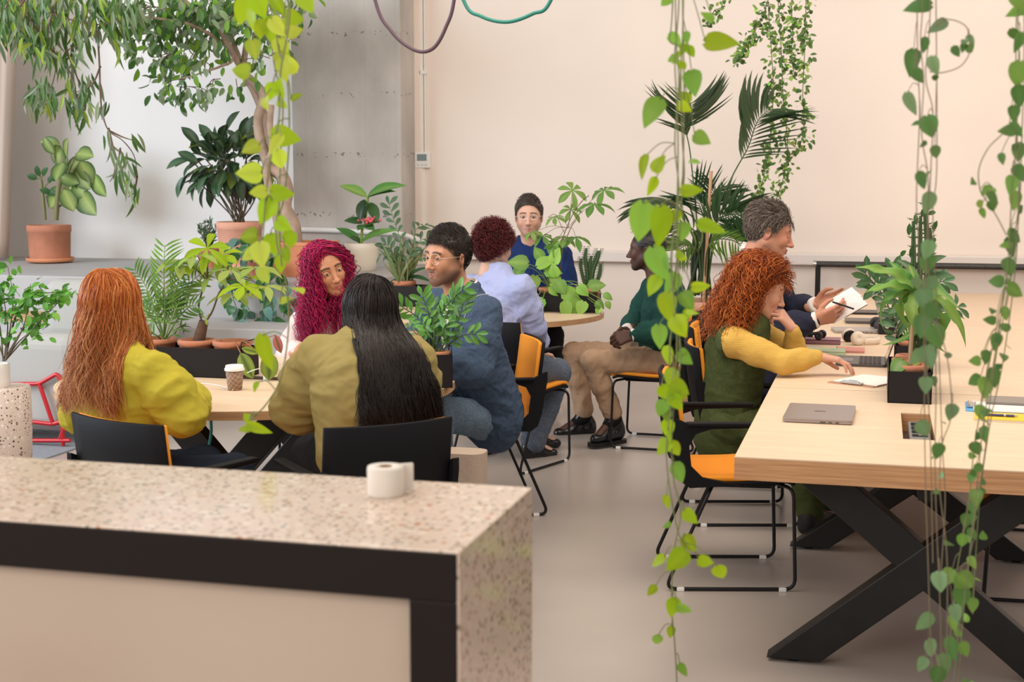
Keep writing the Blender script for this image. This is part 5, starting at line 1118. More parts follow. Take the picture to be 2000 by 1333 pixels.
class SDF:
    def __init__(s): s.p = []
    def cone(s, a, b, ra, rb=None, k=.02, flat=1, ax=(0, 1, 0), op='+'):
        s.p.append(('c', np.asarray(a, float), np.asarray(b, float), ra, ra if rb is None else rb, flat, nrm(ax), k, op)); return s
    def chain(s, pts, rs, **k):
        for i in range(len(pts)-1): s.cone(pts[i], pts[i+1], rs[i], rs[i+1], **k)
        return s
    def ell(s, c, r, R=None, k=.02, op='+'):
        s.p.append(('e', np.asarray(c, float), np.broadcast_to(np.asarray(r, float), (3,)), None if R is None else np.asarray(R, float), k, op)); return s
    def cut(s, p, n, k=.004): s.p.append(('h', np.asarray(p, float), nrm(n), k)); return s     # remove the side n points to
    def fn(s, f, k=.01, op='-'): s.p.append(('f', f, k, op)); return s
    def ev(s, q, P):
        if q[0] == 'c': return _cone(P, q[1], q[2], q[3], q[4], q[5], q[6])
        if q[0] == 'e': return _ell(P, q[1], q[2], q[3])
    def at(s, X):
        P = [X[:, 0], X[:, 1], X[:, 2]]; D = np.full(len(X), 1.0)
        for q in s.p:
            if q[0] in 'ce' and q[-1] == '+': D = _smin(D, s.ev(q, P), max(q[-2], 1e-4))
        return D
    def grid(s, res):
        lo = np.full(3, 1e9); hi = -lo
        def bb(q):
            if q[0] == 'c': r = max(q[3], q[4]); return np.minimum(q[1], q[2])-r, np.maximum(q[1], q[2])+r
            r = q[2].max(); return q[1]-r, q[1]+r
        for q in s.p:
            if q[0] in 'ce' and q[-1] == '+': a, b = bb(q); lo = np.minimum(lo, a); hi = np.maximum(hi, b)
        lo -= 4*res; hi += 4*res; n = np.ceil((hi-lo)/res).astype(int)+1
        D = np.full(n, .2, np.float32); ax = [(lo[i]+np.arange(n[i])*res).astype(np.float32) for i in range(3)]
        for q in s.p:
            if q[0] in 'ce':
                a, b = bb(q); m = q[-2]+4*res
                i0 = np.clip(np.floor((a-m-lo)/res).astype(int), 0, n-1); i1 = np.clip(np.ceil((b+m-lo)/res).astype(int)+1, 1, n)
                sl = tuple(slice(i0[i], i1[i]) for i in range(3))
                P = [ax[0][sl[0]][:, None, None], ax[1][sl[1]][None, :, None], ax[2][sl[2]][None, None, :]]
                d = s.ev(q, P); k = max(q[-2], 1e-4)
                if q[-1] == '+': D[sl] = _smin(D[sl], d, k)
                else: D[sl] = -_smin(-D[sl], d, k)
            elif q[0] == 'h':
                d = (ax[0][:, None, None]-q[1][0])*q[2][0]+(ax[1][None, :, None]-q[1][1])*q[2][1]+(ax[2][None, None, :]-q[1][2])*q[2][2]
                D = -_smin(-D, -d, q[3])
            elif q[0] == 'f':
                d = q[1](ax[0][:, None, None], ax[1][None, :, None], ax[2][None, None, :])
                D = -_smin(-D, -d, q[2]) if q[3] == '-' else _smin(D, d, q[2])
        return D.astype(np.float32), lo, n
    def mesh(s, res):
        D, lo, n = s.grid(res)
        ins = D < 0
        c = np.zeros(tuple(n-1), np.int8); cn = 0
        corners = [(i, j, k) for i in (0, 1) for j in (0, 1) for k in (0, 1)]
        for (i, j, k) in corners: c += ins[i:n[0]-1+i, j:n[1]-1+j, k:n[2]-1+k]
        I = np.argwhere((c > 0) & (c < 8)); idx = np.full(tuple(n-1), -1, np.int32); idx[I[:, 0], I[:, 1], I[:, 2]] = np.arange(len(I))
        acc = np.zeros((len(I), 3)); cnt = np.zeros(len(I))
        for a in range(8):
            for b in range(a+1, 8):
                ca, cb = corners[a], corners[b]
                if sum(x != y for x, y in zip(ca, cb)) != 1: continue
                da = D[I[:, 0]+ca[0], I[:, 1]+ca[1], I[:, 2]+ca[2]]; db = D[I[:, 0]+cb[0], I[:, 1]+cb[1], I[:, 2]+cb[2]]
                m = (da < 0) != (db < 0); t = np.where(m, da/np.where(m, da-db, 1), 0)[:, None]
                p = np.array(ca)*(1-t)+np.array(cb)*t; acc += np.where(m[:, None], p, 0); cnt += m
        V = lo+(I+acc/cnt[:, None])*res
        Q = []
        for axis in range(3):
            sl0 = [slice(1, -1)]*3; sl1 = [slice(1, -1)]*3; sl0[axis] = slice(0, -1); sl1[axis] = slice(1, None)
            a = ins[tuple(sl0)]; b = ins[tuple(sl1)]; E = np.argwhere(a != b)
            if len(E) == 0: continue
            off = np.ones(3, int); off[axis] = 0; G = E+off; u, v = [(1, 2), (2, 0), (0, 1)][axis]
            def cell(du, dv):
                g = G.copy(); g[:, u] -= du; g[:, v] -= dv; return idx[g[:, 0], g[:, 1], g[:, 2]]
            q = np.stack([cell(1, 1), cell(0, 1), cell(0, 0), cell(1, 0)], 1); fl = ~a[E[:, 0], E[:, 1], E[:, 2]]
            q[fl] = q[fl][:, ::-1]; Q.append(q)
        Q = np.concatenate(Q); Q = Q[(Q >= 0).all(1)]
        return V, Q
def vnorm(V, Q):
    N = np.zeros_like(V); fn = np.cross(V[Q[:, 2]]-V[Q[:, 0]], V[Q[:, 3]]-V[Q[:, 1]])
    for i in range(4): 
        for a in range(3): N[:, a] += np.bincount(Q[:, i], fn[:, a], len(V))
    return N/(np.linalg.norm(N, axis=1)[:, None]+1e-12)
def smooth(V, Q, it=2, f=.5):
    e = np.concatenate([Q[:, [0, 1]], Q[:, [1, 2]], Q[:, [2, 3]], Q[:, [3, 0]]]); e = np.concatenate([e, e[:, ::-1]]); cnt = np.bincount(e[:, 0], minlength=len(V))[:, None]+1e-9
    for _ in range(it):
        S = np.column_stack([np.bincount(e[:, 0], V[e[:, 1], a], len(V)) for a in range(3)]); V = V*(1-f)+S/cnt*f
    return V
_H = np.random.default_rng(99).random(4096)*2-1
def vnoise(P):
    i = np.floor(P).astype(np.int64); f = P-i; f = f*f*(3-2*f); out = 0
    for dx in (0, 1):
        for dy in (0, 1):
            for dz in (0, 1):
                h = _H[((i[:, 0]+dx)*73856093 ^ (i[:, 1]+dy)*19349663 ^ (i[:, 2]+dz)*83492791) & 4095]
                out = out+h*(f[:, 0] if dx else 1-f[:, 0])*(f[:, 1] if dy else 1-f[:, 1])*(f[:, 2] if dz else 1-f[:, 2])
    return out
def fold_noise(P, sc=(9, 9, 14), seed=0):
    Q_ = P*np.array(sc)+seed; wv = vnoise(Q_*.5+5)*1.2; a = vnoise(Q_+wv[:, None]); b = vnoise(Q_*2.1+wv[:, None]*1.5+11)
    return (1-2*np.abs(a))*.65+(1-2*np.abs(b))*.35
def obj_from(name, V, Q, m_, parent, cols=None, label=None):
    me = mesh_np(name, V-np.array(parent.location) if parent is not None else V, [Q], cols, True, [m_])
    o = bpy.data.objects.new(name, me); C.objects.link(o)
    if parent is not None: o.parent = parent
    if label: o['label'] = label
    return o
# ------------------------------------------------------------------ heads, hands
def frame(fwd, up=(0, 0, 1)):
    f = nrm(fwd); r = nrm(np.cross(f, up)); u = np.cross(r, f); return np.column_stack([r, f, u])     # columns: right, forward, up
def head_sdf(fem=False, beard=False, jaw=1.0, nose=1.0, smile=0.0, closed=False):
    s = SDF(); w = .94 if fem else 1.0
    s.ell((0, -.018, .030), (.074*w, .096, .086), k=.02)
    s.ell((0, .022, .012), (.064*w, .066, .082), k=.03)
    s.ell((0, .030, -.045), (.050*w, .054, .062), k=.03)
    for x in (-1, 1):
        s.cone((x*.052*w, .000, -.045), (x*.018, .068, -.092), .022*jaw, .016, k=.03)
        s.ell((x*.038*w, .064, -.022), (.020, .020, .024), k=.02)       # cheek
    s.ell((0, .074, -.094), (.022, .017, .017) if not fem else (.016, .014, .015), k=.018)
    s.cone((-.040*w, .072, .030), (.040*w, .072, .030), .0125, .0125, k=.016)   # brow ridge
    for x in (-1, 1): s.ell((x*.031, .093, .010), (.019, .014, .013), k=.012, op='-')
    for x in (-1, 1): s.ell((x*.031, .0745, .009), (.0170, .0142, .0130), k=.003)    # lids over the eyeball
    for x in (-1, 1): s.ell((x*.0312, .0900, .0078), (.0128, .0120, .0037 if not fem else .0040), R=Ry(x*-.10), k=.0012, op='-')
    s.cone((0, .084, .018), (0, .105*1.0, -.026), .0075, .0105*nose, k=.012)
    s.ell((0, .106+.004*nose, -.030), (.0105*nose, .010*nose, .009), k=.008)
    for x in (-1, 1): s.ell((x*.0125, .096, -.034), (.0075, .010, .007), k=.006); 
    for x in (-1, 1): s.ell((x*.0065, .102, -.0405), (.0033, .005, .004), k=.003, op='-')
    s.ell((0, .080, -.060), (.027, .014, .019), k=.012)                # mouth mound
    sm = smile*.006
    for x in (-1, 1):
        s.cone((0, .0955, -.0575), (x*.022, .084, -.0615+sm), .0052, .0028, k=.005)
        s.cone((0, .0935, -.0685), (x*.019, .084, -.0645+sm), .0062, .0030, k=.005)
    s.cone((-.023, .092, -.0625+sm), (0, .1015, -.0632), .0014, .0016, k=.003, op='-'); s.cone((.023, .092, -.0625+sm), (0, .1015, -.0632), .0014, .0016, k=.003, op='-')
    for x in (-1, 1):                                                  # ears
        R = Rz(x*-.35)@Ry(x*.12)
        s.ell((x*.078*w, -.014, -.006), (.0075, .019, .031), R=R, k=.006)
        s.ell((x*.088*w, -.010, .000), (.0055, .010, .017), R=R, k=.004, op='-')
    s.cone((0, -.030, -.050), (0, -.045, -.150), .052 if not fem else .044, .055 if not fem else .046, k=.03)
    return s
_HC = {}
def head_mesh(res=.0028, **k):
    key = tuple(sorted(k.items()))+(res,)
    if key not in _HC: V, Q = head_sdf(**k).mesh(res); V = smooth(V, Q, 1, .3); _HC[key] = (V, Q)
    return _HC[key]
def g3(V, c, r): return np.exp(-(((V-np.array(c))/np.array(r))**2).sum(1))
def face_paint(V, skin, lips, brow, beard=None, scalp=None, fem=False, brow_w=1.0, browz=.0, lid=None, mustache=True, scalp_line=.062):
    skin = np.array(skin); K = np.tile(skin, (len(V), 1)); x, y, z = V.T
    def mixc(m, c): 
        nonlocal K; K = K*(1-m[:, None])+np.array(c)*m[:, None]
    red = np.clip(g3(V, (.042, .07, -.028), (.025, .03, .02))+g3(V, (-.042, .07, -.028), (.025, .03, .02))+g3(V, (0, .108, -.03), (.012, .02, .012)), 0, 1)*.30
    mixc(red, skin*np.array([1.05, .72, .68]))
    ear = (np.abs(x) > .072)*(np.abs(z+.006) < .035)*(y < .01); mixc(ear*.3, skin*np.array([1.02, .7, .62]))
    if beard is not None:
        sg = lambda q, w_: 1/(1+np.exp(-q/w_))
        jaw = sg(-(z+.046)+.30*(.05-y)*(np.abs(x) > .03), .006)*sg(y+.010, .006)*sg(z+.125, .008)          # jaw line and under the chin
        jaw = jaw*(1-np.exp(-((np.abs(x)/.028)**4+((z+.064)/.014)**4)))                                     # clear round the mouth
        side = sg(np.abs(x)-.056, .003)*sg(y+.012, .004)*sg(.028-y, .008)*sg(-(z-.012), .006)
        must = np.exp(-((np.abs(x)-.010)/.016)**4-((z+.0485+.20*np.abs(x))/.0058)**4)*(y > .07) if mustache else 0*z
        m = np.clip(np.maximum(np.maximum(jaw, side*.8), must), 0, 1)
        mixc(m*beard[1], beard[0])
    lipm = np.zeros(len(V))
    for (lz, rz) in ((-.0582, .0036), (-.0682, .0046)): lipm = np.maximum(lipm, np.clip(1.6*np.exp(-((z-lz-.09*np.abs(x)*(1 if lz > -.06 else -1)*-1*.0)/rz)**4-(x/.021)**4), 0, 1)*(y > .076))
    mixc(np.clip(lipm, 0, 1), lips)
    mixc(np.clip(np.exp(-((z+.0630)/.0016)**2-(x/.024)**4), 0, 1)*(y > .078)*.75, np.array(lips)*.3)
    for s_ in (-1, 1):
        xx = x*s_; arch = .0305+browz+.004*np.cos((xx-.030)/.020*1.5)-.10*np.maximum(0, xx-.038)
        m = np.exp(-((z-arch)/(.0042*brow_w))**4)*(xx > .011)*(xx < .052)*(y > .045); mixc(np.clip(m, 0, 1)*.9, brow)
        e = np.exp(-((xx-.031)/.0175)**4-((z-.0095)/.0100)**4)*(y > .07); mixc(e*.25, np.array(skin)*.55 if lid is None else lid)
        m = np.exp(-((xx-.031)/.0150)**6-((z-.0122+16*(xx-.031)**2)/.0013)**2)*(y > .07); mixc(np.clip(m*1.3, 0, 1)*.9, (.02, .012, .01))
    if scalp is not None:
        line = np.interp(y, [-.12, -.05, -.02, .01, .03, .05, .07, .12], [-.072, -.062, -.01, .0, .018, .045, scalp_line, scalp_line+.012])
        m = 1/(1+np.exp(-(z-line)*400)); m = m*(~((np.abs(x) > .076) & (z < .03) & (y > -.03) & (y < .012))); mixc(m*.9, scalp)
    return K
skin_m = mat('skin', (.8, .5, .4), .5, vcol=True, sss=.12, spec=.35)
eye_w = mat('eye_white', (.70, .66, .62), .2)
def eyes(parent, c, R, look=(0, 0), iris=(.05, .025, .012), s=1.0):
    for x in (-1, 1):
        m = MB(); m.ball((0, 0, 0), .0122, 32)
        V = m.V[0]; d = nrm((look[0], 1, look[1])); ca = (V/.0122)@d
        K = np.where((ca > .845)[:, None], np.array(iris), np.array([.72, .68, .64])); K = np.where((ca > .955)[:, None], .005, K); m.K[0] = K
        p = c+R@(np.array([x*.031, .0752, .0080])*s); m.V[0] = (V*s)@R.T+p
        if 'eye' not in MATS: mat('eye', (1, 1, 1), .12, vcol=True)
        m.build('eye', MATS['eye'], parent, world=True, vcol=True)
def hand_sdf(curl=(.3, .35, .4, .45), thumb=.4, spread=1.0, s=1.0, side=1, tilt=0.0):
    """local: wrist at origin, fingers along +Y, palm faces -Z, thumb on side*X"""
    S = SDF(); k = .007
    bx = np.array([.030, .010, -.010, -.029])*side; by = [.090, .095, .090, .080]; ln = [(.042, .025, .020), (.046, .028, .021), (.042, .026, .020), (.033, .019, .018)]; rr = [.0090, .0092, .0088, .0078]
    S.cone((0, -.03, 0), (0, .012, 0), .025, .024, k=.01, flat=1.35, ax=(0, 0, 1))
    for i in range(4):
        S.cone((bx[i]*.55, .012, 0), (bx[i], by[i]-.006, .001), .0145, .0115, k=.014)
        a = 0; p = np.array([bx[i], by[i]-.004, .0]); sp = bx[i]*2.2*spread
        for j in range(3):
            a += curl[i]*(1.0, 1.25, .9)[j]; d = np.array([math.sin(sp)*math.cos(a), math.cos(sp)*math.cos(a), -math.sin(a)]); q = p+d*ln[i][j]
            S.cone(p, q, rr[i]*(1, .93, .85)[j], rr[i]*(.93, .85, .72)[j], k=.002 if j else .006); p = q
    t0 = np.array([side*.020, .020, -.006]); t1 = t0+np.array([side*.026, .030, -.012-.012*thumb]); t2 = t1+np.array([side*.010*(1-thumb), .030, -.010-.018*thumb]); t3 = t2+np.array([-side*.010*thumb, .022, -.008-.010*thumb])
    S.cone(t0, t1, .0155, .0125, k=.012); S.cone(t1, t2, .0112, .0100, k=.004); S.cone(t2, t3, .0100, .0078, k=.002)
    return S
_HN = {}
def hand(c, fwd, palm, s=1.0, side=1, curl=(.3, .35, .4, .45), thumb=.4, spread=1.0):
    key = (side, curl, thumb, spread)
    if key not in _HN: V, Q = hand_sdf(curl, thumb, spread, 1, side).mesh(.0026); _HN[key] = (smooth(V, Q, 1, .3), Q)
    V, Q = _HN[key]; f = nrm(fwd); z = -nrm(palm); z = nrm(z-f*(z@f)); x = np.cross(f, z); R = np.column_stack([x, f, z])
    return (V*s)@R.T+np.asarray(c), Q
# ------------------------------------------------------------------ person
def person(label, J, skin, head=None, hd=None, hs=1.0, res=.009, hands=(), bw=1.0, cover=None, feet=True):
    """J: dict of world joints. returns object and useful frames"""
    hc = J['head']; R = head['R']
    hk = {k: head[k] for k in ('fem', 'jaw', 'nose', 'smile') if k in head}
    HV, HQ = head_mesh(res=head.get('res', .0028), **hk)
    K = face_paint(HV, skin, head.get('lips', np.array(skin)*[.85, .55, .5]), head.get('brow', (.03, .018, .012)), head.get('beard'), head.get('scalp'), brow_w=head.get('bw', 1), lid=head.get('lid'), browz=head.get('browz', 0), mustache=head.get('mustache', True), scalp_line=head.get('hairline', .062))
    HVw = (HV*hs)@R.T+hc
    S = SDF(); nb = J['neck']; ch = J['chest']; pv = J['pelvis']; ax = J['fwd']
    nk = .046*bw
    S.cone(hc+R@np.array([0, -.03, -.08]), nb, .045*bw, .052*bw, k=.02)
    S.cone(nb, ch, .07*bw, .115*bw, k=.05, flat=1.35, ax=ax); S.cone(ch, pv, .12*bw, .125*bw, k=.05, flat=1.3, ax=ax)
    for s in 'LR':
        sh, el, wr = J['sh'+s], J['el'+s], J['wr'+s]
        S.cone(nb+(ch-nb)*.35, sh, .055*bw, .048*bw, k=.05); S.cone(sh, el, .046*bw, .037*bw, k=.02); S.cone(el, wr, .038*bw, .025*bw, k=.015)
        if 'hip'+s in J:
            hp, kn, an = J['hip'+s], J['kn'+s], J['an'+s]
            S.cone(hp, kn, .078*bw, .052*bw, k=.04); S.cone(kn, an, .052*bw, .034*bw, k=.02)
            if feet: S.cone(an, J['to'+s], .034, .026, k=.02)
    V, Q = S.mesh(res); VV = [V, HVw]; QQ = [Q, HQ+len(V)]; KK = [np.tile(skin, (len(V), 1)), K]; n = len(V)+len(HVw)
    for h in hands:
        hv, hq = hand(**h); VV.append(hv); QQ.append(hq+n); n += len(hv)
        kk = np.tile(np.array(skin), (len(hv), 1)); KK.append(kk)
    V = np.concatenate(VV); Q = np.concatenate(QQ); K = np.concatenate(KK)
    base = np.array([pv[0], pv[1], 0])
    me = mesh_np('person', V-base, [Q], K, True, [skin_m]); o = bpy.data.objects.new('person', me); C.objects.link(o); o.location = base
    bpy.context.view_layer.update(); tag(o, label, 'person')
    if head.get('eyes', True): eyes(o, hc, R, head.get('look', (0, 0)), head.get('iris', (.05, .025, .012)), hs)
    return o
def garment(name, o, S, m_, res=.007, amp=.006, sc=(9, 9, 14), seed=0, label=None, cols=None, extra=None):
    V, Q = S.mesh(res); V = smooth(V, Q, 2, .4); N = vnorm(V, Q)
    f = fold_noise(V, sc, seed)+.4*fold_noise(V, np.array(sc)*2.2, seed+3)
    if extra is not None: f = f+extra(V)
    V = V+N*(f*amp)[:, None]
    if callable(cols): cols = cols(V)
    return obj_from(name, V, Q, m_, o, cols, label)
def top_sdf(J, t=.012, bw=1.0, loose=.0, hem=None, cuff=(1, 1), puff=(0, 0), neckcut=.012, sleeves=True, slf=1.0):
    S = SDF(); nb = J['neck']; ch = J['chest']; pv = J['pelvis']; ax = J['fwd']; upv = nrm(nb-ch)
    if hem: pv = pv+(ch-pv)*hem
    S.cone(nb+upv*.0, nb+upv*.02, .060*bw+t*.4, k=.02); S.cone(nb, ch, .075*bw+t, .125*bw+t+loose, k=.05, flat=1.35, ax=ax); S.cone(ch, pv, .130*bw+t+loose, .135*bw+t+loose*1.2, k=.06, flat=1.3, ax=ax)
    for i, s in enumerate('LR'):
        sh, el, wr = J['sh'+s], J['el'+s], J['wr'+s]; p = puff[i]
        S.cone(nb+(ch-nb)*.30, sh, .058*bw+t, .055*bw+t, k=.06)
        if sleeves:
            S.cone(sh, (sh+el)/2, .056*bw+t, (.054*bw+t+p)*slf, k=.03); S.cone((sh+el)/2, el, (.054*bw+t+p)*slf, (.044*bw+t+p)*slf, k=.02)
            d = wr-el; S.cone(el, el+d*.5, (.044*bw+t+p)*slf, (.038*bw+t+p*1.2)*slf, k=.012); S.cone(el+d*.5, el+d*.90, (.038*bw+t+p*1.2)*slf, .028*bw+t*.6, k=.015)
    S.cone(nb+upv*(neckcut+.058), nb+upv*(neckcut+.16), .062*bw, .10, k=.008, op='-')
    return S
def collar(o, J, R, m_, r=.062, h=.032, open_=.35, name='collar', thick=.004, tilt=0.25, drop=.0):
    """folded collar ring around the neck base, open at the front"""
    nb = J['neck']; up = nrm(nb-J['chest']); f = nrm(J['fwd']-up*(J['fwd']@up)); x = np.cross(f, up); a = np.linspace(open_, 2*PI-open_, 40); V = []
    for aa in a:
        d = f*math.cos(aa)+x*math.sin(aa); fr = .5+.5*math.cos(aa); c = nb+up*(.012-.03*fr+drop)
        for (rr, zz) in ((r*.98, -.01), (r*.96, h), (r*1.02, h+.004), (r*1.25, -.004-.012*fr), (r*1.27, -.012-.02*fr)): V.append(c+d*rr*(1, 1, 1, 1, 1)[0]+up*zz)
    q = [[i*5+j, (i+1)*5+j, (i+1)*5+j+1, i*5+j+1] for i in range(39) for j in range(4)]
    m = MB(); m.raw(V, [q]); ob = m.build(name, m_, o, world=True); s_ = ob.modifiers.new('solid', 'SOLIDIFY'); s_.thickness = thick; return ob
def trousers_sdf(J, t=.012, bw=1.0, hemw=.05, len_=.95, flare=0):
    S = SDF(); pv = J['pelvis']
    S.cone((J['hipL']+J['hipR'])/2, pv, .12*bw+t, .12*bw+t, k=.04, flat=1.2, ax=J['fwd'])
    for s in 'LR':
        hp, kn, an = J['hip'+s], J['kn'+s], J['an'+s]; e = kn+(an-kn)*len_
        S.cone(hp, kn, .088*bw+t, .058*bw+t, k=.04); S.cone(kn, kn+(e-kn)*.5, .058*bw+t, .052*bw+t+flare*.5, k=.02); S.cone(kn+(e-kn)*.5, e, .052*bw+t+flare*.5, hemw+flare, k=.02)
    return S
def shoe(o, J, s, m_, sole_m=None, r=.040, name='shoe', h=.0):
    an, to = J['an'+s], J['to'+s]; S = SDF(); d = nrm(to-an*np.array([1, 1, 0])-np.array([0, 0, to[2]])); d = nrm(np.array([to[0]-an[0], to[1]-an[1], 0]))
    heel = np.array([an[0], an[1], to[2]])-d*.035; up = np.array([0, 0, 1.])
    if h: heel = heel+up*h
    S.cone(heel+up*.012, to, r*.92, r*.85, k=.02, flat=1.15, ax=up); S.cone(heel+up*.05, an+up*.015-d*.0, r*.9, r*.95, k=.03); S.cone(an+up*0+d*.03, to*.6+(heel+up*.03)*.4, r*.85, r*.8, k=.03)
    V, Q = S.mesh(.006); ob = obj_from(name, V, Q, m_, o)
    if sole_m is not None:
        m = MB(); m.prism([(x, y) for x, y in rrect(.28, .095, .04)], -.012, .012); x_ = d; y_ = np.cross(up, d); c = (heel+to)/2-up*(r*.75); T = (to-heel); xx = nrm(T); zz = np.cross(xx, y_)
        m.V = [v@np.column_stack([xx, y_, zz]).T+c for v in m.V]; m.V = [v-np.array(o.location) for v in m.V]; m.build('sole', sole_m, ob)
    return ob
# ------------------------------------------------------------------ hair
def tubes_np(P, r, k=4, flat=.5, out=None):
    """P (S,N,3) strands, r (S,N)"""
    S, N, _ = P.shape; T = np.gradient(P, axis=1); T /= np.linalg.norm(T, axis=2)[..., None]+1e-9
    ref = out if out is not None else np.array([0, -1.0, .2]); u = np.cross(T, ref); u /= np.linalg.norm(u, axis=2)[..., None]+1e-9; v = np.cross(u, T)
    a = np.arange(k)*2*PI/k; ring = u[:, :, None]*np.cos(a)[None, None, :, None]+v[:, :, None]*np.sin(a)[None, None, :, None]*flat
    V = (P[:, :, None]+ring*r[:, :, None, None]).reshape(-1, 3)
    s = np.arange(S)[:, None, None]*N*k; i = np.arange(N-1)[None, :, None]*k; j = np.arange(k)[None, None, :]
    q = np.stack([s+i+j, s+i+(j+1) % k, s+i+k+(j+1) % k, s+i+k+j], -1).reshape(-1, 4); return V, q
hair_mats = {}
def hairmat(name, rough=.42, spec=.35):
    if name not in MATS:
        m, nt, b = _new(name); a = nt.nodes.new('ShaderNodeAttribute'); a.attribute_name = 'Col'; nt.links.new(a.outputs['Color'], b.inputs['Base Color'])
        b.inputs['Roughness'].default_value = rough; b.inputs['Specular IOR Level'].default_value = spec
        b.inputs['Anisotropic'].default_value = .5
    return MATS[name]
def pick(cols, n, g):
    c = np.array(cols); return c[g.integers(0, len(c), n)]*(1+g.normal(0, .15, (n, 1)))
def push_out(P, S, margin, it=3):
    sh = P.shape; X = P.reshape(-1, 3).copy(); e = .004
    for _ in range(it):
        d = S.at(X); m = d < margin
        if not m.any(): break
        Y = X[m]; g = np.stack([S.at(Y+np.array(v)*e)-S.at(Y-np.array(v)*e) for v in ((1, 0, 0), (0, 1, 0), (0, 0, 1))], 1); g /= np.linalg.norm(g, axis=1)[:, None]+1e-9
        X[m] = Y+g*(margin-d[m])[:, None]
    return X.reshape(sh)
def project(P, S, margin, it=6):
    X = np.array(P, float); e = .004
    for _ in range(it):
        d = S.at(X); g = np.stack([S.at(X+np.array(v)*e)-S.at(X-np.array(v)*e) for v in ((1, 0, 0), (0, 1, 0), (0, 0, 1))], 1); g /= np.linalg.norm(g, axis=1)[:, None]+1e-9
        X = X-g*(d-margin)[:, None]
    return X
def hair_cap(o, c, R, col, m_, thick=.012, line=(.045, .055), s=1.0, back=-.08, name='hair', noise=.004, top=.0, sides=.0, ns=30):
    S = SDF(); S.ell((0, -.018, .030), (.076+thick*.6+sides, .098+thick, .088+thick+top), k=.01)
    def f(x, y, z):
        zl = np.interp(y, [-.13, -.06, -.03, .0, .025, .05, .075, .12], [back, back+.005, -.012, .004, .018, line[0], line[1], line[1]+.02]); return (zl-z)*.7+0*x
    S.fn(f, .006)
    V, Q = S.mesh(.004); N = vnorm(V, Q); V = V+N*(vnoise(V*ns)+.5*vnoise(V*ns*2.3))[:, None]*noise
    K = np.tile(np.array(col), (len(V), 1))*(1+.35*vnoise(V*np.array([60, 20, 60])))[:, None]
    return obj_from(name, (V*s)@R.T+c, Q, m_, o, np.clip(K, 0, 1))
def short_hair(o, c, R, cols, m_, n=1500, ln=(.02, .04), line=(.045, .058), thick=.012, flow=(0, .6, .3), lift=.35, s=1.0, back=-.08, seed=1, curl=0.0, top_only_long=None, r=.0013, name='hair_strands', parent=None, sidelen=.5, top=.0, rand=.25):
    g = np.random.default_rng(seed); pts = []
    while len(pts) < n:
        d = g.normal(size=3); d /= np.linalg.norm(d)
        p = np.array([0, -.018, .030])+d*np.array([.078+thick*.5, .099+thick*.8, .090+thick*.8+top])
        y = p[1]; zl = np.interp(y, [-.13, -.06, -.03, .0, .025, .05, .075, .12], [back, back+.005, -.012, .004, .018, line[0], line[1], line[1]+.02])
        if p[2] > zl-.002: pts.append((p, d))
    P0 = np.array([p for p, d in pts]); D0 = np.array([d for p, d in pts]); N = 8 if curl == 0 else 14
    upness = np.clip((P0[:, 2]-.04)/.08, 0, 1); L = (g.uniform(*ln, n))*(sidelen+(1-sidelen)*upness)
    fl = np.array(flow)[None]*upness[:, None]+np.array([0, -.25, -1.0])[None]*(1-upness[:, None]); fl = fl+g.normal(0, rand, (n, 3)); fl -= D0*np.sum(fl*D0, 1)[:, None]; fl /= np.linalg.norm(fl, axis=1)[:, None]
    t = np.linspace(0, 1, N)[None, :, None]; P = P0[:, None]+(fl[:, None]*t+D0[:, None]*(lift*np.sin(t*PI*.6)*.6-.05)*(.4+upness[:, None, None]))*L[:, None, None]
    if curl:
        ph = g.uniform(0, 2*PI, (n, 1)); tt = np.linspace(0, 1, N)[None]; w_ = np.cross(fl, D0); a = ph+tt*g.uniform(5, 11, (n, 1))
        P = P+(w_[:, None]*np.cos(a)[..., None]+D0[:, None]*(np.sin(a)[..., None]+.6))*curl*tt[..., None]**.5
    rr = r*(1-.6*np.linspace(0, 1, N)**2)[None]*np.ones((n, 1)); V, Q = tubes_np(P, rr, 3, .7); K = np.repeat(pick(cols, n, g), N*3, 0)
    return obj_from(name, (V*s)@R.T+c, Q, m_, parent or o, np.clip(K, 0, 1))
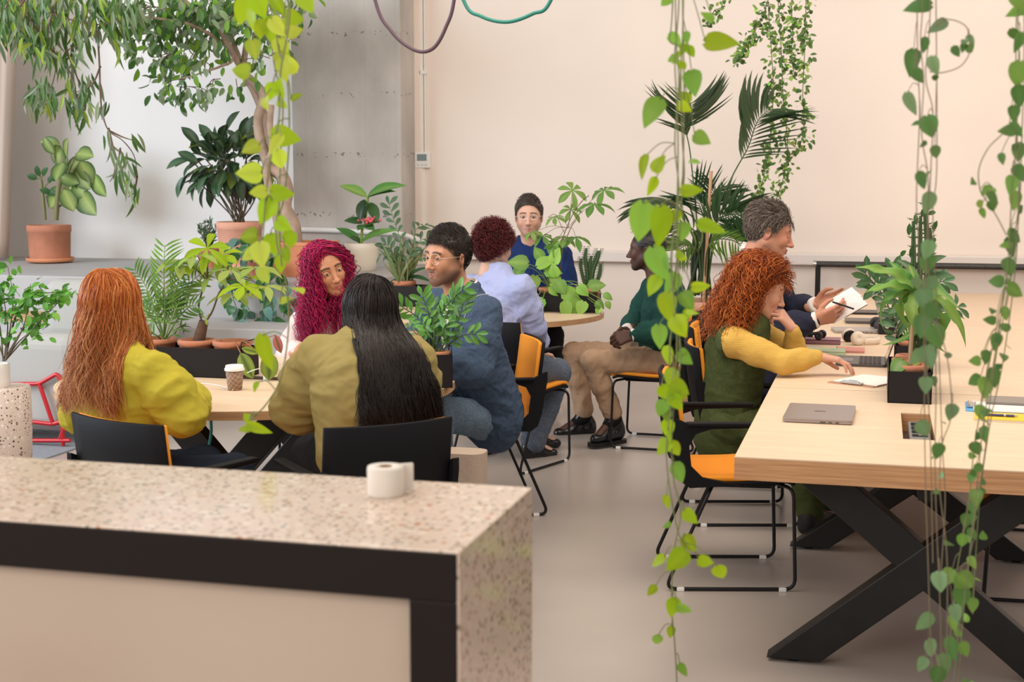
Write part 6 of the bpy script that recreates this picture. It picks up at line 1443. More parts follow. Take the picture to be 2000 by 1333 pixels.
def long_hair(o, c, R, cols, m_, Scol, n=900, length=(.45, .6), N=34, wave=.012, wl=.12, clump=50, grow=1.25, part=0.0, vol=.0, curl=None, seed=1, r=.0022, facegap=55, drift=(0, 0, 0), s=1.0, front_len=1.0, name='hair', thin=.75, tipcols=None, bfwd=None, frontcut=.03, margin=.004, jit=.012):
    """strands from a parting run over the skull, then hang; Scol keeps them outside the body"""
    g = np.random.default_rng(seed); E = np.array([.080, .100, .098])+vol; cen = np.array([0, -.014, .022])
    phi = g.uniform(-PI, PI, n); y0 = g.uniform(-.07, .075, n); side = np.where(phi >= 0, 1, -1); ap = np.abs(phi)
    L = g.uniform(*length, n)*(np.interp(ap, [0, 1.2, PI], [front_len, 1, 1])); lay = g.uniform(0, 1, n)
    t = np.linspace(0, 1, N)[None]; arc = t*L[:, None]
    th0 = np.full(n, .06); Rm = .092; thm = PI*.56
    th = th0[:, None]+arc/Rm; hang = np.maximum(0, arc-(thm-th0[:, None])*Rm); th = np.minimum(th, thm)
    fg = math.radians(facegap); az = np.where(ap < fg, fg+(ap-fg)*.0+g.uniform(0, .25, n), ap)
    blend = np.clip(th/(PI*.40), 0, 1)**.7; A = ap[:, None]*(1-blend)+az[:, None]*blend
    A = A*side[:, None]; k = (E[None]*(1+ .06*lay[:, None]+.0))
    X = np.stack([np.sin(th)*np.sin(A)*k[:, None, 0]+part*(1-blend), np.sin(th)*np.cos(A)*k[:, None, 1]+y0[:, None]*(1-blend)*.9, np.cos(th)*k[:, None, 2]], -1)+cen
    W = (X*s)@R.T+c                                         # to world
    cen_w = c+R@(cen*s)
    out = W-cen_w; out[..., 2] = 0; out = out/(np.linalg.norm(out, axis=2)[..., None]+1e-6)
    W = W+np.array([0, 0, -1.])*hang[..., None]*s+out*(hang[..., None]*(grow-1))+np.array(drift)*hang[..., None]
    if curl is None:
        cl = g.integers(0, clump, n); cph = g.uniform(0, 2*PI, clump); cam_ = g.uniform(.5, 1.3, clump); cwl = wl*g.uniform(.8, 1.3, clump)
        a = cph[cl][:, None]+arc/cwl[cl][:, None]*2*PI; amp = wave*cam_[cl][:, None]*np.clip(arc/.35, 0, 1)**1.3
        tang = np.cross(out, (0, 0, 1.0)); W = W+tang*(np.sin(a)*amp)[..., None]+out*(np.cos(a*.9)*amp*.5)[..., None]
        j = g.normal(0, 1, (n, 1, 3)); W = W+j*(.003+jit*np.clip(arc/.5, 0, 1)[..., None]**1.5)
    else:
        rad, pitch = curl; rad = rad*g.uniform(.55, 1.5, (n, 1)); pitch = pitch*g.uniform(.75, 1.9, (n, 1)); a = g.uniform(0, 2*PI, (n, 1))+arc/(pitch*g.uniform(.8, 1.2, (n, 1)))*2*PI; tang = np.cross(out, (0, 0, 1.0)); rr_ = rad*np.clip(arc/.06, 0, 1)*g.uniform(.6, 1.3, (n, 1))
        W = W+tang*(np.cos(a)*rr_)[..., None]+(out+np.array([0, 0, .25]))*((np.sin(a)+.4)*rr_)[..., None]+g.normal(0, 1, (n, 1, 3))*(.010+.02*np.clip(arc/.4, 0, 1)[..., None])
    if Scol is not None:
        bd = nrm(np.array([bfwd[0], bfwd[1], 0])) if bfwd is not None else None
        if bd is None: W = push_out(W, Scol, margin, 2)+out*(lay[:, None, None]*.012)
        else:
            oh = W[:, N//3]-cen_w; sg = np.where(oh@bd > frontcut, 1., -1.); D_ = bd[None]*sg[:, None]; mm = np.zeros((n, N))
            for _ in range(9): mm = mm+np.maximum(0, margin+.010*lay[:, None]-Scol.at((W+D_[:, None]*mm[..., None]).reshape(-1, 3)).reshape(n, N))*.8
            mm = np.maximum.accumulate(mm, axis=1); kk = np.array([1, 2, 3, 4, 3, 2, 1.])/16
            mp_ = np.pad(mm, ((0, 0), (3, 3)), mode='edge'); sm_ = sum(kk[i]*mp_[:, i:i+N] for i in range(7)); mm = np.maximum(sm_, mm*.9)
            W = W+D_[:, None]*mm[..., None]
    rr = r*(1-thin*t**2.5)*np.ones((n, 1)); V, Q = tubes_np(W, rr, 3, .7); c0 = pick(cols, n, g)
    K = np.repeat(c0[:, None], N, 1)
    if tipcols is not None:
        c1 = pick(tipcols, n, g); f = np.clip((arc/L[:, None]-.2)/.6, 0, 1)[..., None]; K = K*(1-f)+c1[:, None]*f
    K = np.repeat(K.reshape(-1, 3), 3, 0)
    return obj_from(name, V, Q, m_, o, np.clip(K, 0, 1))
def glasses(o, c, R, col, s=1.0, w_=.024, h_=.020, clear=True, name='glasses', rr=.0011):
    fm = mat(name+'_frame_'+str(len(MATS)), col, .25, .6 if not clear else 0.0); m = MB(); a = np.linspace(0, 2*PI, 33)[:-1]
    for x in (-1, 1):
        pts = [c+R@(np.array([x*.031+math.cos(q)*w_, .098-abs(x*.031+math.cos(q)*w_)*.16, .007+math.sin(q)*h_])*s) for q in a]; m.tube(pts, rr, 6, closed=True)
        m.tube([c+R@(np.array(p)*s) for p in ((x*(.031+w_), .0895, .012), (x*.076, .07, .013), (x*.082, .0, .010), (x*.080, -.02, -.004))], rr, 6)
    m.tube([c+R@(np.array(p)*s) for p in ((-.008, .097, .011), (0, .099, .014), (.008, .097, .011))], rr, 6)
    return m.build(name, fm, o, world=True)
# ================================================================== the nine people
FW = nrm([_fw[0], _fw[1], 0]); RT = _rt; UP = np.array([0, 0, 1.0])
def JJ(**k): return {a: (at(*b) if len(b) == 3 and abs(b[0]) > 3 else np.array(b, float)) for a, b in k.items()}
# fabrics
def cloth(name, col, bump=.15, bs=250, rough=.9, var=.05): return mat(name, col, rough, bump=bump, bscale=bs, bdist=.002, var=var, vscale=90 if var > .1 else 25, spec=.2)
yellow_k = cloth('yellow_wool', (.45, .385, .04)); olive_k = cloth('olive_wool', (.30, .24, .085)); denim_j = cloth('dark_denim', (.055, .085, .14), var=.2); jeans = cloth('blue_jeans', (.14, .20, .27), var=.3); jeans_g = cloth('grey_jeans', (.11, .135, .18), var=.3)
navy = cloth('navy_cotton', (.012, .030, .115)); greenk = cloth('bottle_green_wool', (.012, .055, .045)); khaki = cloth('tan_chino', (.42, .275, .175)); blacky = cloth('black_trousers', (.016, .016, .02)); darkj = cloth('dark_jeans', (.012, .018, .032))
suit = cloth('navy_suit', (.022, .024, .045)); shirt_w = cloth('white_shirt', (.74, .68, .64), bump=.05); pinksh = cloth('pale_pink_shirt', (.78, .64, .62), bump=.08); olive_v = cloth('green_corduroy', (.065, .085, .028), var=.18); sock = cloth('black_sock', (.008, .008, .009)); leather = mat('black_leather', (.010, .010, .012), .25)
def stripes(name, a, b, freq, direction, rough=.85):
    m, nt, bs = _new(name); tc = nt.nodes.new('ShaderNodeTexCoord'); w_ = nt.nodes.new('ShaderNodeTexWave'); w_.inputs['Scale'].default_value = freq; w_.bands_direction = direction; w_.inputs['Distortion'].default_value = .6; w_.inputs['Detail Scale'].default_value = .4
    nt.links.new(tc.outputs['Object'], w_.inputs['Vector']); mx = nt.nodes.new('ShaderNodeMix'); mx.data_type = 'RGBA'; mx.inputs['A'].default_value = (*a, 1); mx.inputs['B'].default_value = (*b, 1); nt.links.new(w_.outputs['Fac'], mx.inputs['Factor']); nt.links.new(mx.outputs['Result'], bs.inputs['Base Color']); bs.inputs['Roughness'].default_value = rough; return m, nt, bs, w_
stripe_sh = stripes('striped_shirt', (.50, .54, .74), (.20, .25, .52), 62, 'X')[0]
rib, nt_, bs_, w__ = stripes('ribbed_mustard_knit', (.72, .45, .10), (.60, .36, .06), 70, 'Z')
bp_ = nt_.nodes.new('ShaderNodeBump'); bp_.inputs['Strength'].default_value = .5; bp_.inputs['Distance'].default_value = .004; nt_.links.new(w__.outputs['Fac'], bp_.inputs['Height']); nt_.links.new(bp_.outputs[0], bs_.inputs['Normal'])
hairm = hairmat('hair')
def body_col(J, margin_extra=.02, bw=1.0, **k):
    return top_sdf(J, t=margin_extra, bw=bw, neckcut=.05, **k)

# ---- 1 woman with long copper hair, seen from behind, yellow jumper
J = JJ(head=(222, 600, 4.80), neck=(232, 700, 4.76), chest=(238, 780, 4.76), pelvis=(248, 940, 4.80), shL=(180, 733, 4.80), shR=(300, 728, 4.70), elL=(158, 808, 5.0), elR=(356, 806, 4.72), wrL=(215, 780, 5.22), wrR=(300, 775, 5.10),
       hipL=(225, 945, 4.86), hipR=(285, 945, 4.80), knL=(400, 905, 5.28), knR=(460, 925, 5.12), anL=(440, 1090, 5.35), anR=(470, 1110, 5.2), toL=(480, 1120, 5.5), toR=(510, 1140, 5.35))
for k_ in J: J[k_] = np.array([0, 0, CAM_H])+(J[k_]-np.array([0, 0, CAM_H]))*.888
J['wrL'] = np.array([-2.52, 4.78, .80]); J['wrR'] = np.array([-2.50, 4.72, .80]); J['fwd'] = FW*.85+RT*.5; R1 = frame(FW*.9+RT*.42+UP*-.05); c = J['head']
o = person('person with long copper hair and a yellow jumper, seen from behind at the front table', J, (.60, .36, .26), dict(R=R1, fem=True, res=.004, eyes=False, scalp=(.25, .08, .02)), hs=.98,
           hands=[dict(c=J['wrR'], fwd=nrm(J['wrR']-J['elR']), palm=-UP, side=-1, curl=(.3, .3, .35, .4), s=.95)])
S = top_sdf(J, t=.014, bw=.88, loose=.015, puff=(.016, .022)); garment('jumper', o, S, yellow_k, amp=.011, sc=(8, 8, 11), seed=4)
garment('trousers', o, trousers_sdf(J, .012, .95), darkj, res=.01, amp=.006); [shoe(o, J, s, leather) for s in 'LR']
hair_cap(o, c, R1, (.42, .11, .02), hairm, .002, (.05, .06), back=-.09, name='hair_base')
Sb = body_col(J, .018, .88, loose=.015, puff=(.016, .022))
cop = [(.52, .13, .018), (.62, .20, .035), (.42, .09, .015), (.72, .30, .07), (.48, .13, .025)]
long_hair(o, c, R1, cop, hairm, Sb, n=5200, length=(.36, .52), wave=.020, wl=.17, clump=70, seed=11, grow=1.17, tipcols=[(.42, .13, .03), (.62, .30, .12), (.52, .20, .06), (.34, .09, .02)], r=.0017, s=.98, vol=.004, jit=.014, bfwd=J['fwd'], frontcut=.05)
# ---- 2 woman with long black hair, olive jumper
J = JJ(head=(722, 610, 4.76), neck=(722, 685, 4.70), chest=(722, 765, 4.66), pelvis=(738, 925, 4.66), shL=(628, 705, 4.66), shR=(802, 708, 4.74), elL=(582, 796, 4.76), elR=(815, 800, 4.86), wrL=(655, 778, 5.12), wrR=(765, 775, 5.12),
       hipL=(700, 930, 4.74), hipR=(775, 930, 4.74), knL=(612, 890, 5.10), knR=(700, 900, 5.16), anL=(600, 1060, 5.2), anR=(690, 1080, 5.25), toL=(590, 1100, 5.35), toR=(690, 1110, 5.4))
for k_ in J: J[k_] = np.array([0, 0, CAM_H])+(J[k_]-np.array([0, 0, CAM_H]))*.935
J['fwd'] = FW*.88-RT*.42; R2 = frame(FW*.9-RT*.40+UP*-.02); c = J['head']
o = person('person with long black hair and an olive jumper, seen from behind at the front table', J, (.42, .26, .18), dict(R=R2, fem=True, res=.004, eyes=False, scalp=(.012, .008, .007)), hs=.98)
S = top_sdf(J, t=.018, bw=1.08, loose=.028, puff=(.026, .014), hem=.35); garment('jumper', o, S, olive_k, amp=.010, sc=(7, 7, 11), seed=9)
S = SDF(); pv = J['pelvis']+UP*.10; a_ = np.linspace(0, 2*PI, 20)
garment('trousers', o, trousers_sdf(J, .014, 1.1), blacky, res=.01, amp=.006); [shoe(o, J, s, leather) for s in 'LR']
hair_cap(o, c, R2, (.012, .008, .007), hairm, .002, (.05, .06), back=-.09, name='hair_base')
blk = [(.012, .008, .007), (.020, .012, .010), (.010, .007, .007), (.030, .018, .014)]
long_hair(o, c, R2, blk, hairm, body_col(J, .022, 1.08, loose=.028, puff=(.026, .014)), n=5200, length=(.44, .62), wave=.014, wl=.20, clump=40, seed=23, grow=1.14, r=.0018, s=.96, drift=(.09, .0, 0), vol=.004, jit=.008, bfwd=J['fwd'], frontcut=.05, tipcols=[(.010, .007, .006), (.020, .012, .009)])
# ---- 3 woman with magenta curls, pale pink shirt
c = at(641, 528, 6.42)
J = JJ(head=(641, 528, 6.42), neck=(655, 607, 6.50), chest=(662, 685, 6.56), pelvis=(668, 800, 6.62), shR=(594, 634, 6.54), shL=(722, 640, 6.46), elR=(566, 700, 6.36), elL=(735, 705, 6.30), wrR=(583, 686, 6.16), wrL=(640, 684, 6.08),
       hipR=(640, 805, 6.58), hipL=(695, 805, 6.56), knR=(625, 800, 6.15), knL=(690, 800, 6.12), anR=(625, 950, 6.1), anL=(690, 950, 6.1), toR=(620, 965, 6.0), toL=(690, 965, 5.95))
J['fwd'] = -FW*.95+RT*.25; R3 = frame(-FW*.88+RT*.42-UP*.14, UP*.93-RT*.36); 
sk3 = (.51, .245, .135)
o = person('person with long magenta curls and a pale pink shirt, leaning on the front table', J, sk3, dict(R=R3, fem=True, res=.0024, lips=(.52, .15, .13), brow=(.03, .012, .01), bw=1.25, browz=.002, smile=.6, look=(.15, -.25), scalp=(.25, .005, .05), lid=(.20, .07, .04), hairline=.096, iris=(.04, .02, .01), jaw=.85, nose=1.05), hs=1.07,
           hands=[dict(c=J['wrR'], fwd=nrm(RT*.8+UP*.35-FW*.2), palm=nrm(FW*.6-UP*.3+RT*.3), side=-1, curl=(.55, .6, .65, .7), thumb=.5, s=1.0), dict(c=J['wrL'], fwd=nrm(-RT*.8+UP*.05-FW*.1), palm=-UP, side=1, curl=(.4, .4, .45, .5), s=.95)])
S = top_sdf(J, t=.014, bw=.92, loose=.02, puff=(.016, .012), neckcut=.0)
f3 = nrm(J['fwd']); nbk = J['neck']
S.cone(nbk+f3*.10+UP*.06, nbk+f3*.13-UP*.10, .055, .012, k=.008, op='-')
garment('shirt', o, S, pinksh, res=.006, amp=.008, sc=(12, 12, 14), seed=2)
Jc = dict(J); Jc['neck'] = J['neck']-UP*.008
collar(o, Jc, R3, pinksh, r=.070, h=.020, open_=.75)
m = MB(); m.tube(spline([nbk+f3*.10-UP*.03, nbk+f3*.125-UP*.10, nbk+f3*.135-UP*.18], 5), .010, 8, flat=.3); m.build('button_band', pinksh, o, world=True)
garment('jeans', o, trousers_sdf(J, .012, .95), jeans, res=.01, amp=.005); [shoe(o, J, s, leather) for s in 'LR']
mag = [(.36, .005, .07), (.48, .008, .095), (.22, .004, .05), (.55, .015, .12), (.15, .003, .04)]
hair_cap(o, c, R3, (.28, .004, .06), hairm, .003, (.078, .094), back=-.09, name='hair_base', s=1.05)
long_hair(o, c, R3, mag, hairm, body_col(J, .015, .92), n=1500, length=(.38, .50), N=62, curl=(.0078, .036), seed=5, grow=.98, r=.0021, s=1.0, facegap=60, vol=.002, thin=.5, front_len=1.0, drift=(-.05, -.10, 0))
# ---- 4 man in denim jacket with round glasses
J = JJ(head=(873, 504, 6.16), neck=(905, 580, 6.24), chest=(915, 665, 6.28), pelvis=(962, 808, 6.42), shL=(946, 615, 6.06), shR=(852, 600, 6.44), elL=(925, 722, 5.92), elR=(832, 665, 6.48), wrL=(852, 706, 5.86), wrR=(810, 655, 6.2),
       hipL=(955, 820, 6.36), hipR=(945, 812, 6.52), knL=(852, 806, 6.02), knR=(835, 800, 6.30), anL=(862, 975, 6.05), anR=(820, 960, 6.2), toL=(825, 990, 5.95), toR=(790, 975, 6.15))
for k_ in J: J[k_] = np.array([0, 0, CAM_H])+(J[k_]-np.array([0, 0, CAM_H]))*.975
J['fwd'] = -RT*.85-FW*.45; R4 = frame(-RT*.71-FW*.70-UP*.08, UP+RT*.05); c = J['head']; sk4 = (.53, .27, .165)
o = person('person with short dark hair, round glasses and a denim jacket at the front table', J, sk4, dict(R=R4, res=.0024, lips=(.44, .20, .16), brow=(.02, .012, .01), bw=1.35, smile=1.2, beard=((.075, .042, .03), .8), look=(-.3, -.2), scalp=(.03, .02, .016), nose=1.15, jaw=1.05, iris=(.03, .015, .01), hairline=.064), hs=1.06,
           hands=[dict(c=J['wrL'], fwd=nrm(-RT*.9-FW*.2), palm=-UP, side=1, curl=(.3, .3, .35, .4)), dict(c=J['wrR'], fwd=nrm(-RT*.5-FW*.7), palm=-UP, side=-1)])
S = top_sdf(J, t=.018, bw=1.0, loose=.022, puff=(.016, .010), neckcut=-.014)
fj = nrm(J['fwd']); cut_c = J['neck']+fj*.16
S.cone(J['neck']+fj*.13+UP*.02, (J['chest']+J['pelvis'])/2+fj*.155, .046, .050, k=.006, op='-')
garment('jacket', o, S, denim_j, res=.006, amp=.011, sc=(10, 10, 13), seed=7)
collar(o, J, R4, denim_j, r=.082, h=.024, open_=.7, thick=.006)
S = top_sdf(J, t=.010, bw=.96, loose=.01, sleeves=False, neckcut=.016); garment('shirt', o, S, shirt_w, res=.007, amp=.005, seed=3)
collar(o, J, R4, shirt_w, r=.067, h=.034, open_=.35, name='shirt_collar', drop=.028)
garment('jeans', o, trousers_sdf(J, .012, 1.0), jeans, res=.007, amp=.006, sc=(9, 9, 9)); [shoe(o, J, s, leather) for s in 'LR']
dk4 = [(.022, .014, .011), (.034, .022, .016), (.014, .010, .009)]
hair_cap(o, c, R4, (.022, .014, .011), hairm, .010, (.058, .072), name='hair_base', s=1.05, top=.010, noise=.004, sides=-.001)
short_hair(o, c, R4, dk4, hairm, n=2200, ln=(.016, .032), thick=.016, flow=(.6, .3, .5), lift=.55, rand=.12, s=1.05, seed=4, line=(.058, .072), r=.0014, sidelen=.25, top=.008, name='hair')
glasses(o, c, R4, (.62, .48, .34), 1.06, .0255, .0235, clear=False, rr=.0013)
m = MB(); p = J['shL']; d_ = nrm(J['elL']-J['shL'])
# pale stitched seams at the yoke and shoulder
Sj = top_sdf(J, t=.018, bw=1.0, loose=.022, puff=(.016, .010))
def seam(pts, r=.0024, push=.010):
    P = spline(pts, 8); P = project(P, Sj, push); m.tube(P, r, 5)
al = J['shL']; nb_ = J['neck']; side_ = nrm(al-nb_)
seam([al+UP*.07-fj*.02, al+UP*.05+fj*.06, al-UP*.02+fj*.08+side_*.01])
seam([nb_+side_*.10+fj*.10-UP*.05, nb_+side_*.02+fj*.12-UP*.07]); m.build('seam', mat('pale_stitch', (.34, .36, .38), .8), o, world=True)
# ---- 5 person in striped shirt seen from behind
J = JJ(head=(966, 485, 7.48), neck=(968, 541, 7.46), chest=(972, 605, 7.42), pelvis=(992, 716, 7.46), shL=(921, 562, 7.56), shR=(1016, 564, 7.34), elL=(915, 628, 7.72), elR=(1040, 640, 7.42), wrL=(955, 655, 7.9), wrR=(1052, 690, 7.62),
       hipL=(975, 722, 7.56), hipR=(1018, 722, 7.44), knL=(1060, 722, 7.95), knR=(1088, 728, 7.74), anL=(1045, 850, 7.9), anR=(1040, 868, 7.66), toL=(1085, 866, 7.98), toR=(1078, 885, 7.76))
J['fwd'] = FW*.75+RT*.6; R5 = frame(FW*.70+RT*.70-UP*.12); c = J['head']
o = person('person with short dark-red hair and blue striped shirt, back turned, at the back table', J, (.58, .36, .27), dict(R=R5, fem=True, res=.0035, eyes=False, scalp=(.06, .012, .014)), hs=1.02,
           hands=[dict(c=J['wrR'], fwd=nrm(RT*.6+FW*.5-UP*.2), palm=-UP, side=-1, curl=(.4, .4, .5, .5))])
S = top_sdf(J, t=.016, bw=1.0, loose=.022, puff=(.012, .014), neckcut=.01); garment('shirt', o, S, stripe_sh, res=.006, amp=.010, sc=(9, 9, 10), seed=6)
collar(o, J, R5, stripe_sh, r=.060, h=.028, open_=.5)
garment('jeans', o, trousers_sdf(J, .014, 1.05, .06, flare=.012), jeans_g, res=.007, amp=.006, sc=(10, 10, 8), seed=2); [shoe(o, J, s, leather) for s in 'LR']
red5 = [(.085, .012, .014), (.13, .018, .020), (.05, .009, .010), (.19, .03, .03)]
hair_cap(o, c, R5, (.05, .010, .012), hairm, .014, (.05, .06), name='hair_base', s=1.0, noise=.010, back=-.085, ns=26)
short_hair(o, c, R5, red5, hairm, n=2000, ln=(.035, .06), thick=.020, flow=(.1, -.3, .3), lift=.6, s=1.02, seed=14, curl=.009, r=.0019, sidelen=.8, name='hair')
# ---- 6 man in navy shirt facing the camera
J = JJ(head=(1033, 425, 9.35), neck=(1036, 480, 9.45), chest=(1040, 545, 9.45), pelvis=(1045, 660, 9.48), shR=(978, 502, 9.42), shL=(1093, 502, 9.42), elR=(968, 575, 9.3), elL=(1112, 570, 9.35), wrR=(1000, 600, 9.15), wrL=(1090, 600, 9.15),
       hipR=(1025, 670, 9.45), hipL=(1065, 670, 9.45), knR=(1030, 660, 9.0), knL=(1078, 655, 9.02), anR=(1030, 775, 9.0), anL=(1080, 775, 9.0), toR=(1030, 795, 8.85), toL=(1085, 795, 8.85))
J['fwd'] = -FW; R6 = frame(-FW*.98-RT*.06-UP*.05); c = J['head']; sk6 = (.64, .38, .28)
o = person('person in a navy shirt with clear glasses facing the camera behind the back table', J, sk6, dict(R=R6, res=.0028, lips=(.45, .20, .17), brow=(.05, .03, .022), bw=1.1, beard=((.12, .07, .05), .55), scalp=(.06, .045, .038), hairline=.080, look=(-.1, -.05)), hs=1.13)
S = top_sdf(J, t=.016, bw=1.12, loose=.02, neckcut=.0); S.cone(J['neck']-FW*.09+UP*.06, J['neck']-FW*.13-UP*.06, .04, .010, k=.006, op='-'); garment('shirt', o, S, navy, amp=.008, seed=8, sc=(9, 9, 12))
collar(o, J, R6, navy, r=.074, h=.03, open_=.5)
m = MB(); m.tube(spline([J['neck']-FW*.145-UP*.06, J['neck']-FW*.175-UP*.16, J['neck']-FW*.19-UP*.26], 5), .011, 8, flat=.25); m.build('button_band', navy, o, world=True)
garment('trousers', o, trousers_sdf(J, .012, 1.1), blacky, res=.01, amp=.005); [shoe(o, J, s, mat('orange_trainer', (.75, .25, .02), .6) if s == 'L' else MATS['orange_trainer'], white_pl) for s in 'LR']
br6 = [(.055, .038, .030), (.085, .062, .050), (.035, .025, .020), (.12, .09, .075)]
hair_cap(o, c, R6, (.055, .04, .032), hairm, .010, (.066, .082), name='hair_base', s=1.13, top=.006)
short_hair(o, c, R6, br6, hairm, n=1600, ln=(.02, .036), thick=.016, flow=(.5, -.3, .7), lift=.6, rand=.12, s=1.13, seed=31, line=(.066, .082), r=.0015, sidelen=.3, name='hair')
glasses(o, c, R6, (.62, .56, .52), 1.13, .025, .018, rr=.0017)
# ---- 7 man in green jumper, profile left
J = JJ(head=(1263, 489, 8.22), neck=(1290, 548, 8.26), chest=(1298, 606, 8.26), pelvis=(1290, 700, 8.28), shL=(1310, 570, 8.06), shR=(1276, 566, 8.46), elL=(1297, 645, 7.96), elR=(1246, 625, 8.44), wrL=(1236, 655, 7.92), wrR=(1224, 646, 8.18),
       hipL=(1290, 708, 8.16), hipR=(1280, 700, 8.38), knL=(1158, 706, 8.06), knR=(1122, 690, 8.44), anL=(1200, 818, 8.14), anR=(1142, 816, 8.48), toL=(1164, 858, 8.02), toR=(1092, 846, 8.40))
J['fwd'] = -RT*.98+FW*.1; R7 = frame(-RT*.92+FW*.30-UP*.06, UP-RT*.0); c = J['head']; sk7 = (.085, .038, .025)
o = person('person in a bottle green jumper and tan trousers with clasped hands, seated sideways', J, sk7, dict(R=R7, res=.0028, lips=(.10, .035, .03), brow=(.012, .008, .007), beard=((.02, .012, .01), .5), scalp=(.012, .009, .008), nose=1.25, hairline=.066), hs=1.04,
           hands=[dict(c=J['wrL'], fwd=nrm(-RT*.9-UP*.28+FW*.15), palm=nrm(-UP*.5+FW*.8), side=1, curl=(.55, .6, .65, .7), thumb=.4, s=1.05), dict(c=J['wrR']+RT*.01, fwd=nrm(-RT*.75-UP*.45-FW*.35), palm=nrm(-FW*.8-UP*.2), side=-1, curl=(.5, .55, .6, .65), thumb=.5, s=1.02)])
S = top_sdf(J, t=.015, bw=1.05, loose=.015, puff=(.010, .008), neckcut=.0, hem=.30); garment('jumper', o, S, greenk, amp=.008, seed=12, sc=(9, 9, 12))
collar(o, J, R7, shirt_w, r=.068, h=.030, open_=.45, drop=.012)
for s in 'LR':
    S = SDF(); d = nrm(J['wr'+s]-J['el'+s]); S.cone(J['wr'+s]-d*.06, J['wr'+s]+d*.005, .040, .038, k=.01); S.cut(J['wr'+s]+d*.008, d); garment('cuff', o, S, shirt_w, res=.005, amp=.002)
garment('trousers', o, trousers_sdf(J, .008, 1.0, .054, .88), khaki, res=.006, amp=.009, sc=(12, 12, 8), seed=15)
for s in 'LR':
    S = SDF(); kn, an = J['kn'+s], J['an'+s]; S.cone(kn+(an-kn)*.8, an, .044, .042, k=.02); S.cone(an, J['to'+s]*.35+an*.65-UP*.0, .042, .036, k=.02); garment('sock', o, S, sock, res=.007, amp=.001)
    shoe(o, J, s, leather, black, r=.043)
hair_cap(o, c, R7, (.012, .009, .008), hairm, .004, (.054, .064), name='hair', s=1.04, noise=.0012, ns=200)
# ---- 8 man in the dark suit reading
J = JJ(head=(1504, 455, 7.14), neck=(1476, 503, 7.18), chest=(1468, 600, 7.18), pelvis=(1452, 745, 7.22), shR=(1462, 545, 6.96), shL=(1486, 538, 7.38), elR=(1512, 650, 6.88), elL=(1540, 612, 7.40), wrR=(1592, 626, 6.86), wrL=(1592, 596, 7.16),
       hipR=(1455, 755, 7.10), hipL=(1460, 748, 7.32), knR=(1600, 760, 7.06), knL=(1600, 755, 7.34), anR=(1600, 905, 7.0), anL=(1600, 895, 7.3), toR=(1650, 925, 7.05), toL=(1650, 915, 7.32))
J['fwd'] = RT*.98+FW*.12; R8 = frame(RT*.95-FW*.16-UP*.28, UP+RT*.3); c = J['head']; sk8 = (.54, .25, .16)
bookc = at(1643, 592, 6.98)
o = person('person with greying hair in a dark suit reading a book at the long table', J, sk8, dict(R=R8, res=.0024, lips=(.44, .17, .14), brow=(.07, .045, .035), bw=1.1, beard=((.30, .20, .15), .25), scalp=(.07, .055, .048), nose=1.25, hairline=.066, look=(0, -.5)), hs=1.10,
           hands=[dict(c=J['wrR'], fwd=nrm(RT*.93+UP*.30-FW*.05), palm=nrm(FW*.85+UP*.35), side=-1, curl=(.35, .4, .45, .5), thumb=.3, s=1.08), dict(c=J['wrL'], fwd=nrm(RT*.85+UP*.28-FW*.25), palm=nrm(-FW*.7+UP*.2), side=1, curl=(.35, .4, .45, .5), thumb=.4, s=1.05)])
S = top_sdf(J, t=.020, bw=1.05, loose=.018, puff=(.012, .012), neckcut=-.014, slf=1.0); fj = nrm(J['fwd']); S.cone(J['neck']+fj*.12+UP*.05, J['chest']+fj*.14-UP*.06, .05, .032, k=.006, op='-'); garment('jacket', o, S, suit, amp=.007, seed=18, sc=(9, 9, 12))
collar(o, J, R8, suit, r=.080, h=.018, open_=.9, thick=.006, name='lapel')
S = top_sdf(J, t=.010, bw=1.0, loose=.005, sleeves=False, neckcut=.014); garment('shirt', o, S, shirt_w, amp=.003, seed=1)
collar(o, J, R8, shirt_w, r=.069, h=.034, open_=.35, name='shirt_collar', drop=.028)
for s in 'LR':
    S = SDF(); d = nrm(J['wr'+s]-J['el'+s]); S.cone(J['wr'+s]-d*.05, J['wr'+s]+d*.012, .043, .040, k=.01); S.cut(J['wr'+s]+d*.014, d); garment('cuff', o, S, shirt_w, res=.005, amp=.001)
garment('trousers', o, trousers_sdf(J, .012, 1.05), suit, res=.01, amp=.005); [shoe(o, J, s, leather) for s in 'LR']
gr8 = [(.13, .10, .08), (.22, .17, .135), (.07, .05, .042), (.30, .24, .19), (.09, .065, .05)]
hair_cap(o, c, R8, (.08, .06, .05), hairm, .012, (.056, .072), name='hair_base', s=1.08, noise=.006, top=.004)
short_hair(o, c, R8, gr8, hairm, n=2200, ln=(.05, .08), thick=.014, flow=(.05, -.9, .1), lift=.22, rand=.10, s=1.08, seed=41, curl=.0035, r=.0016, sidelen=.5, line=(.058, .074), name='hair', top=.004)
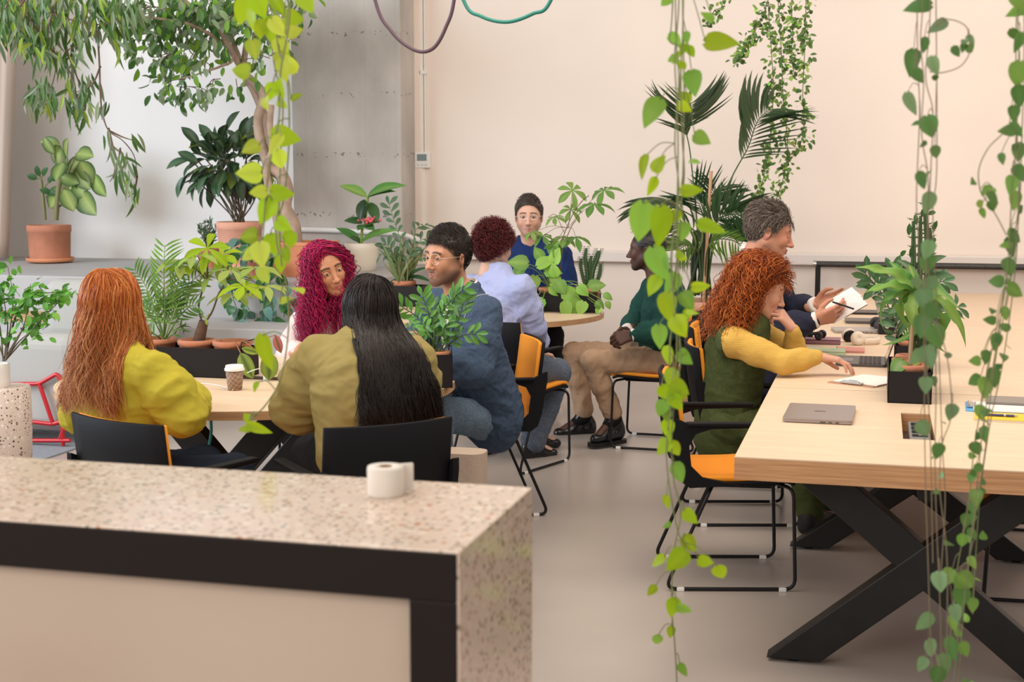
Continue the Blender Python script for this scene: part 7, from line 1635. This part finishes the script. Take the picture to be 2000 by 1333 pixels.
# the book he holds
t = thing('book', 'open white paperback held by the man in the dark suit', 'book', tuple(bookc)); 
bR = np.column_stack([nrm(RT*.86+UP*.50), nrm(FW*.8-RT*.2+UP*.5), nrm(-FW*.55+RT*-.2+UP*.2)]); q_, _r = np.linalg.qr(bR); bR = q_*np.sign(np.diag(_r))
m = MB(); m.box((0, -.04, 0), (.19, .115, .003), None); m.V = [v@bR.T for v in m.V]; m.build('cover', mat('grey_white_cover', (.72, .66, .64), .5), t)
m = MB(); m.box((.0, .0, -.010), (.185, .13, .012)); m.box((.01, .03, -.022), (.18, .12, .008), Rx(-.35)); m.V = [v@bR.T for v in m.V]; m.build('pages', MATS['white_paper'], t, bevel=.001)
m = MB(); m.box((.035, -.07, -.006), (.12, .05, .004)); m.V = [v@bR.T for v in m.V]; m.build('flap', mat('brown_flap', (.24, .12, .06), .5), t)
m = MB(); pa = at(1626, 590, 6.88); pb = at(1668, 604, 6.86); m.tube([pa, (pa+pb)/2, pb], .0045, 8); tag(m.build('pen', black), 'black pen in the hand of the man in the dark suit', 'pen')
# ---- 9 woman with red curls, mustard knit and green vest
J = JJ(head=(1486, 566, 6.34), neck=(1462, 630, 6.34), chest=(1438, 690, 6.36), pelvis=(1420, 820, 6.40), shR=(1432, 668, 6.18), shL=(1480, 650, 6.50), elR=(1530, 708, 6.14), elL=(1556, 700, 6.46), wrR=(1600, 697, 6.22), wrL=(1547, 642, 6.34),
       hipR=(1425, 830, 6.30), hipL=(1430, 822, 6.50), knR=(1560, 850, 6.28), knL=(1565, 840, 6.52), anR=(1585, 965, 6.62), anL=(1600, 985, 6.62), toR=(1640, 1003, 6.70), toL=(1630, 998, 6.75))
J['anR'] = onz(1585, 1010, .10); J['toR'] = onz(1640, 1012, .045); J['anL'] = onz(1605, 985, .10); J['toL'] = onz(1660, 988, .045)
J['fwd'] = RT*.95+FW*.1; R9 = frame(RT*.93-FW*.12-UP*.34, UP+RT*.34); c = J['head']; sk9 = (.62, .33, .23)
o = person('person with curly red hair in mustard knit and green vest, chin on hand', J, sk9, dict(R=R9, fem=True, res=.0024, lips=(.50, .14, .11), brow=(.25, .09, .04), scalp=(.22, .04, .01), smile=.2, look=(0, -.5), jaw=.9, iris=(.05, .06, .04), hairline=.066), hs=1.05,
           hands=[dict(c=J['wrR'], fwd=nrm(RT*.97-UP*.16-FW*.02), palm=nrm(-UP-RT*.1), side=-1, curl=(.28, .32, .35, .4), thumb=.2, s=1.0), dict(c=J['wrL'], fwd=nrm(-RT*.62+UP*.75-FW*.1), palm=nrm(-RT*.6-UP*.5+FW*.5), side=1, curl=(.75, .8, .85, .9), thumb=.5, s=.98)])
S = top_sdf(J, t=.011, bw=.92, loose=.0, neckcut=.018); garment('knit_top', o, S, rib, res=.006, amp=.005, seed=21, sc=(10, 10, 12))
J2 = dict(J); S = top_sdf(J2, t=.022, bw=.96, loose=.020, sleeves=False, neckcut=-.01)
for s, sg in (('R', -1), ('L', 1)): S.ell(J['sh'+s]+UP*.01+FW*.03*sg+J['fwd']*.02, (.075, .075, .105), k=.008, op='-')
S.cone(J['pelvis'], J['pelvis']-UP*.06, .165, .175, k=.03, flat=1.15, ax=J['fwd'])
garment('vest', o, S, olive_v, res=.007, amp=.008, seed=22, sc=(8, 8, 9)); garment('trousers', o, trousers_sdf(J, .014, 1.0, .06), olive_v, res=.008, amp=.006)
for s in 'LR': shoe(o, J, s, mat('black_trainer', (.012, .012, .014), .7) if s == 'L' else MATS['black_trainer'], black, r=.046)
rc = [(.36, .075, .010), (.48, .115, .018), (.24, .045, .008), (.58, .17, .03), (.17, .03, .006)]
hair_cap(o, c, R9, (.20, .04, .008), hairm, .018, (.045, .058), name='hair_base', s=1.03, noise=.010, back=-.10)
long_hair(o, c, R9, rc, hairm, body_col(J, .0, .92), n=2300, length=(.18, .40), N=76, curl=(.0105, .046), seed=77, grow=1.16, r=.0017, s=1.05, facegap=92, vol=.012, thin=.45, front_len=.70, drift=(-.34, -.06, 0))
# curls that spring forward over the brow
short_hair(o, c, R9, rc, hairm, n=700, ln=(.045, .075), thick=.024, flow=(0, .8, .2), lift=.5, s=1.03, seed=78, curl=.011, r=.0018, sidelen=.7, name='fringe', line=(.052, .06))
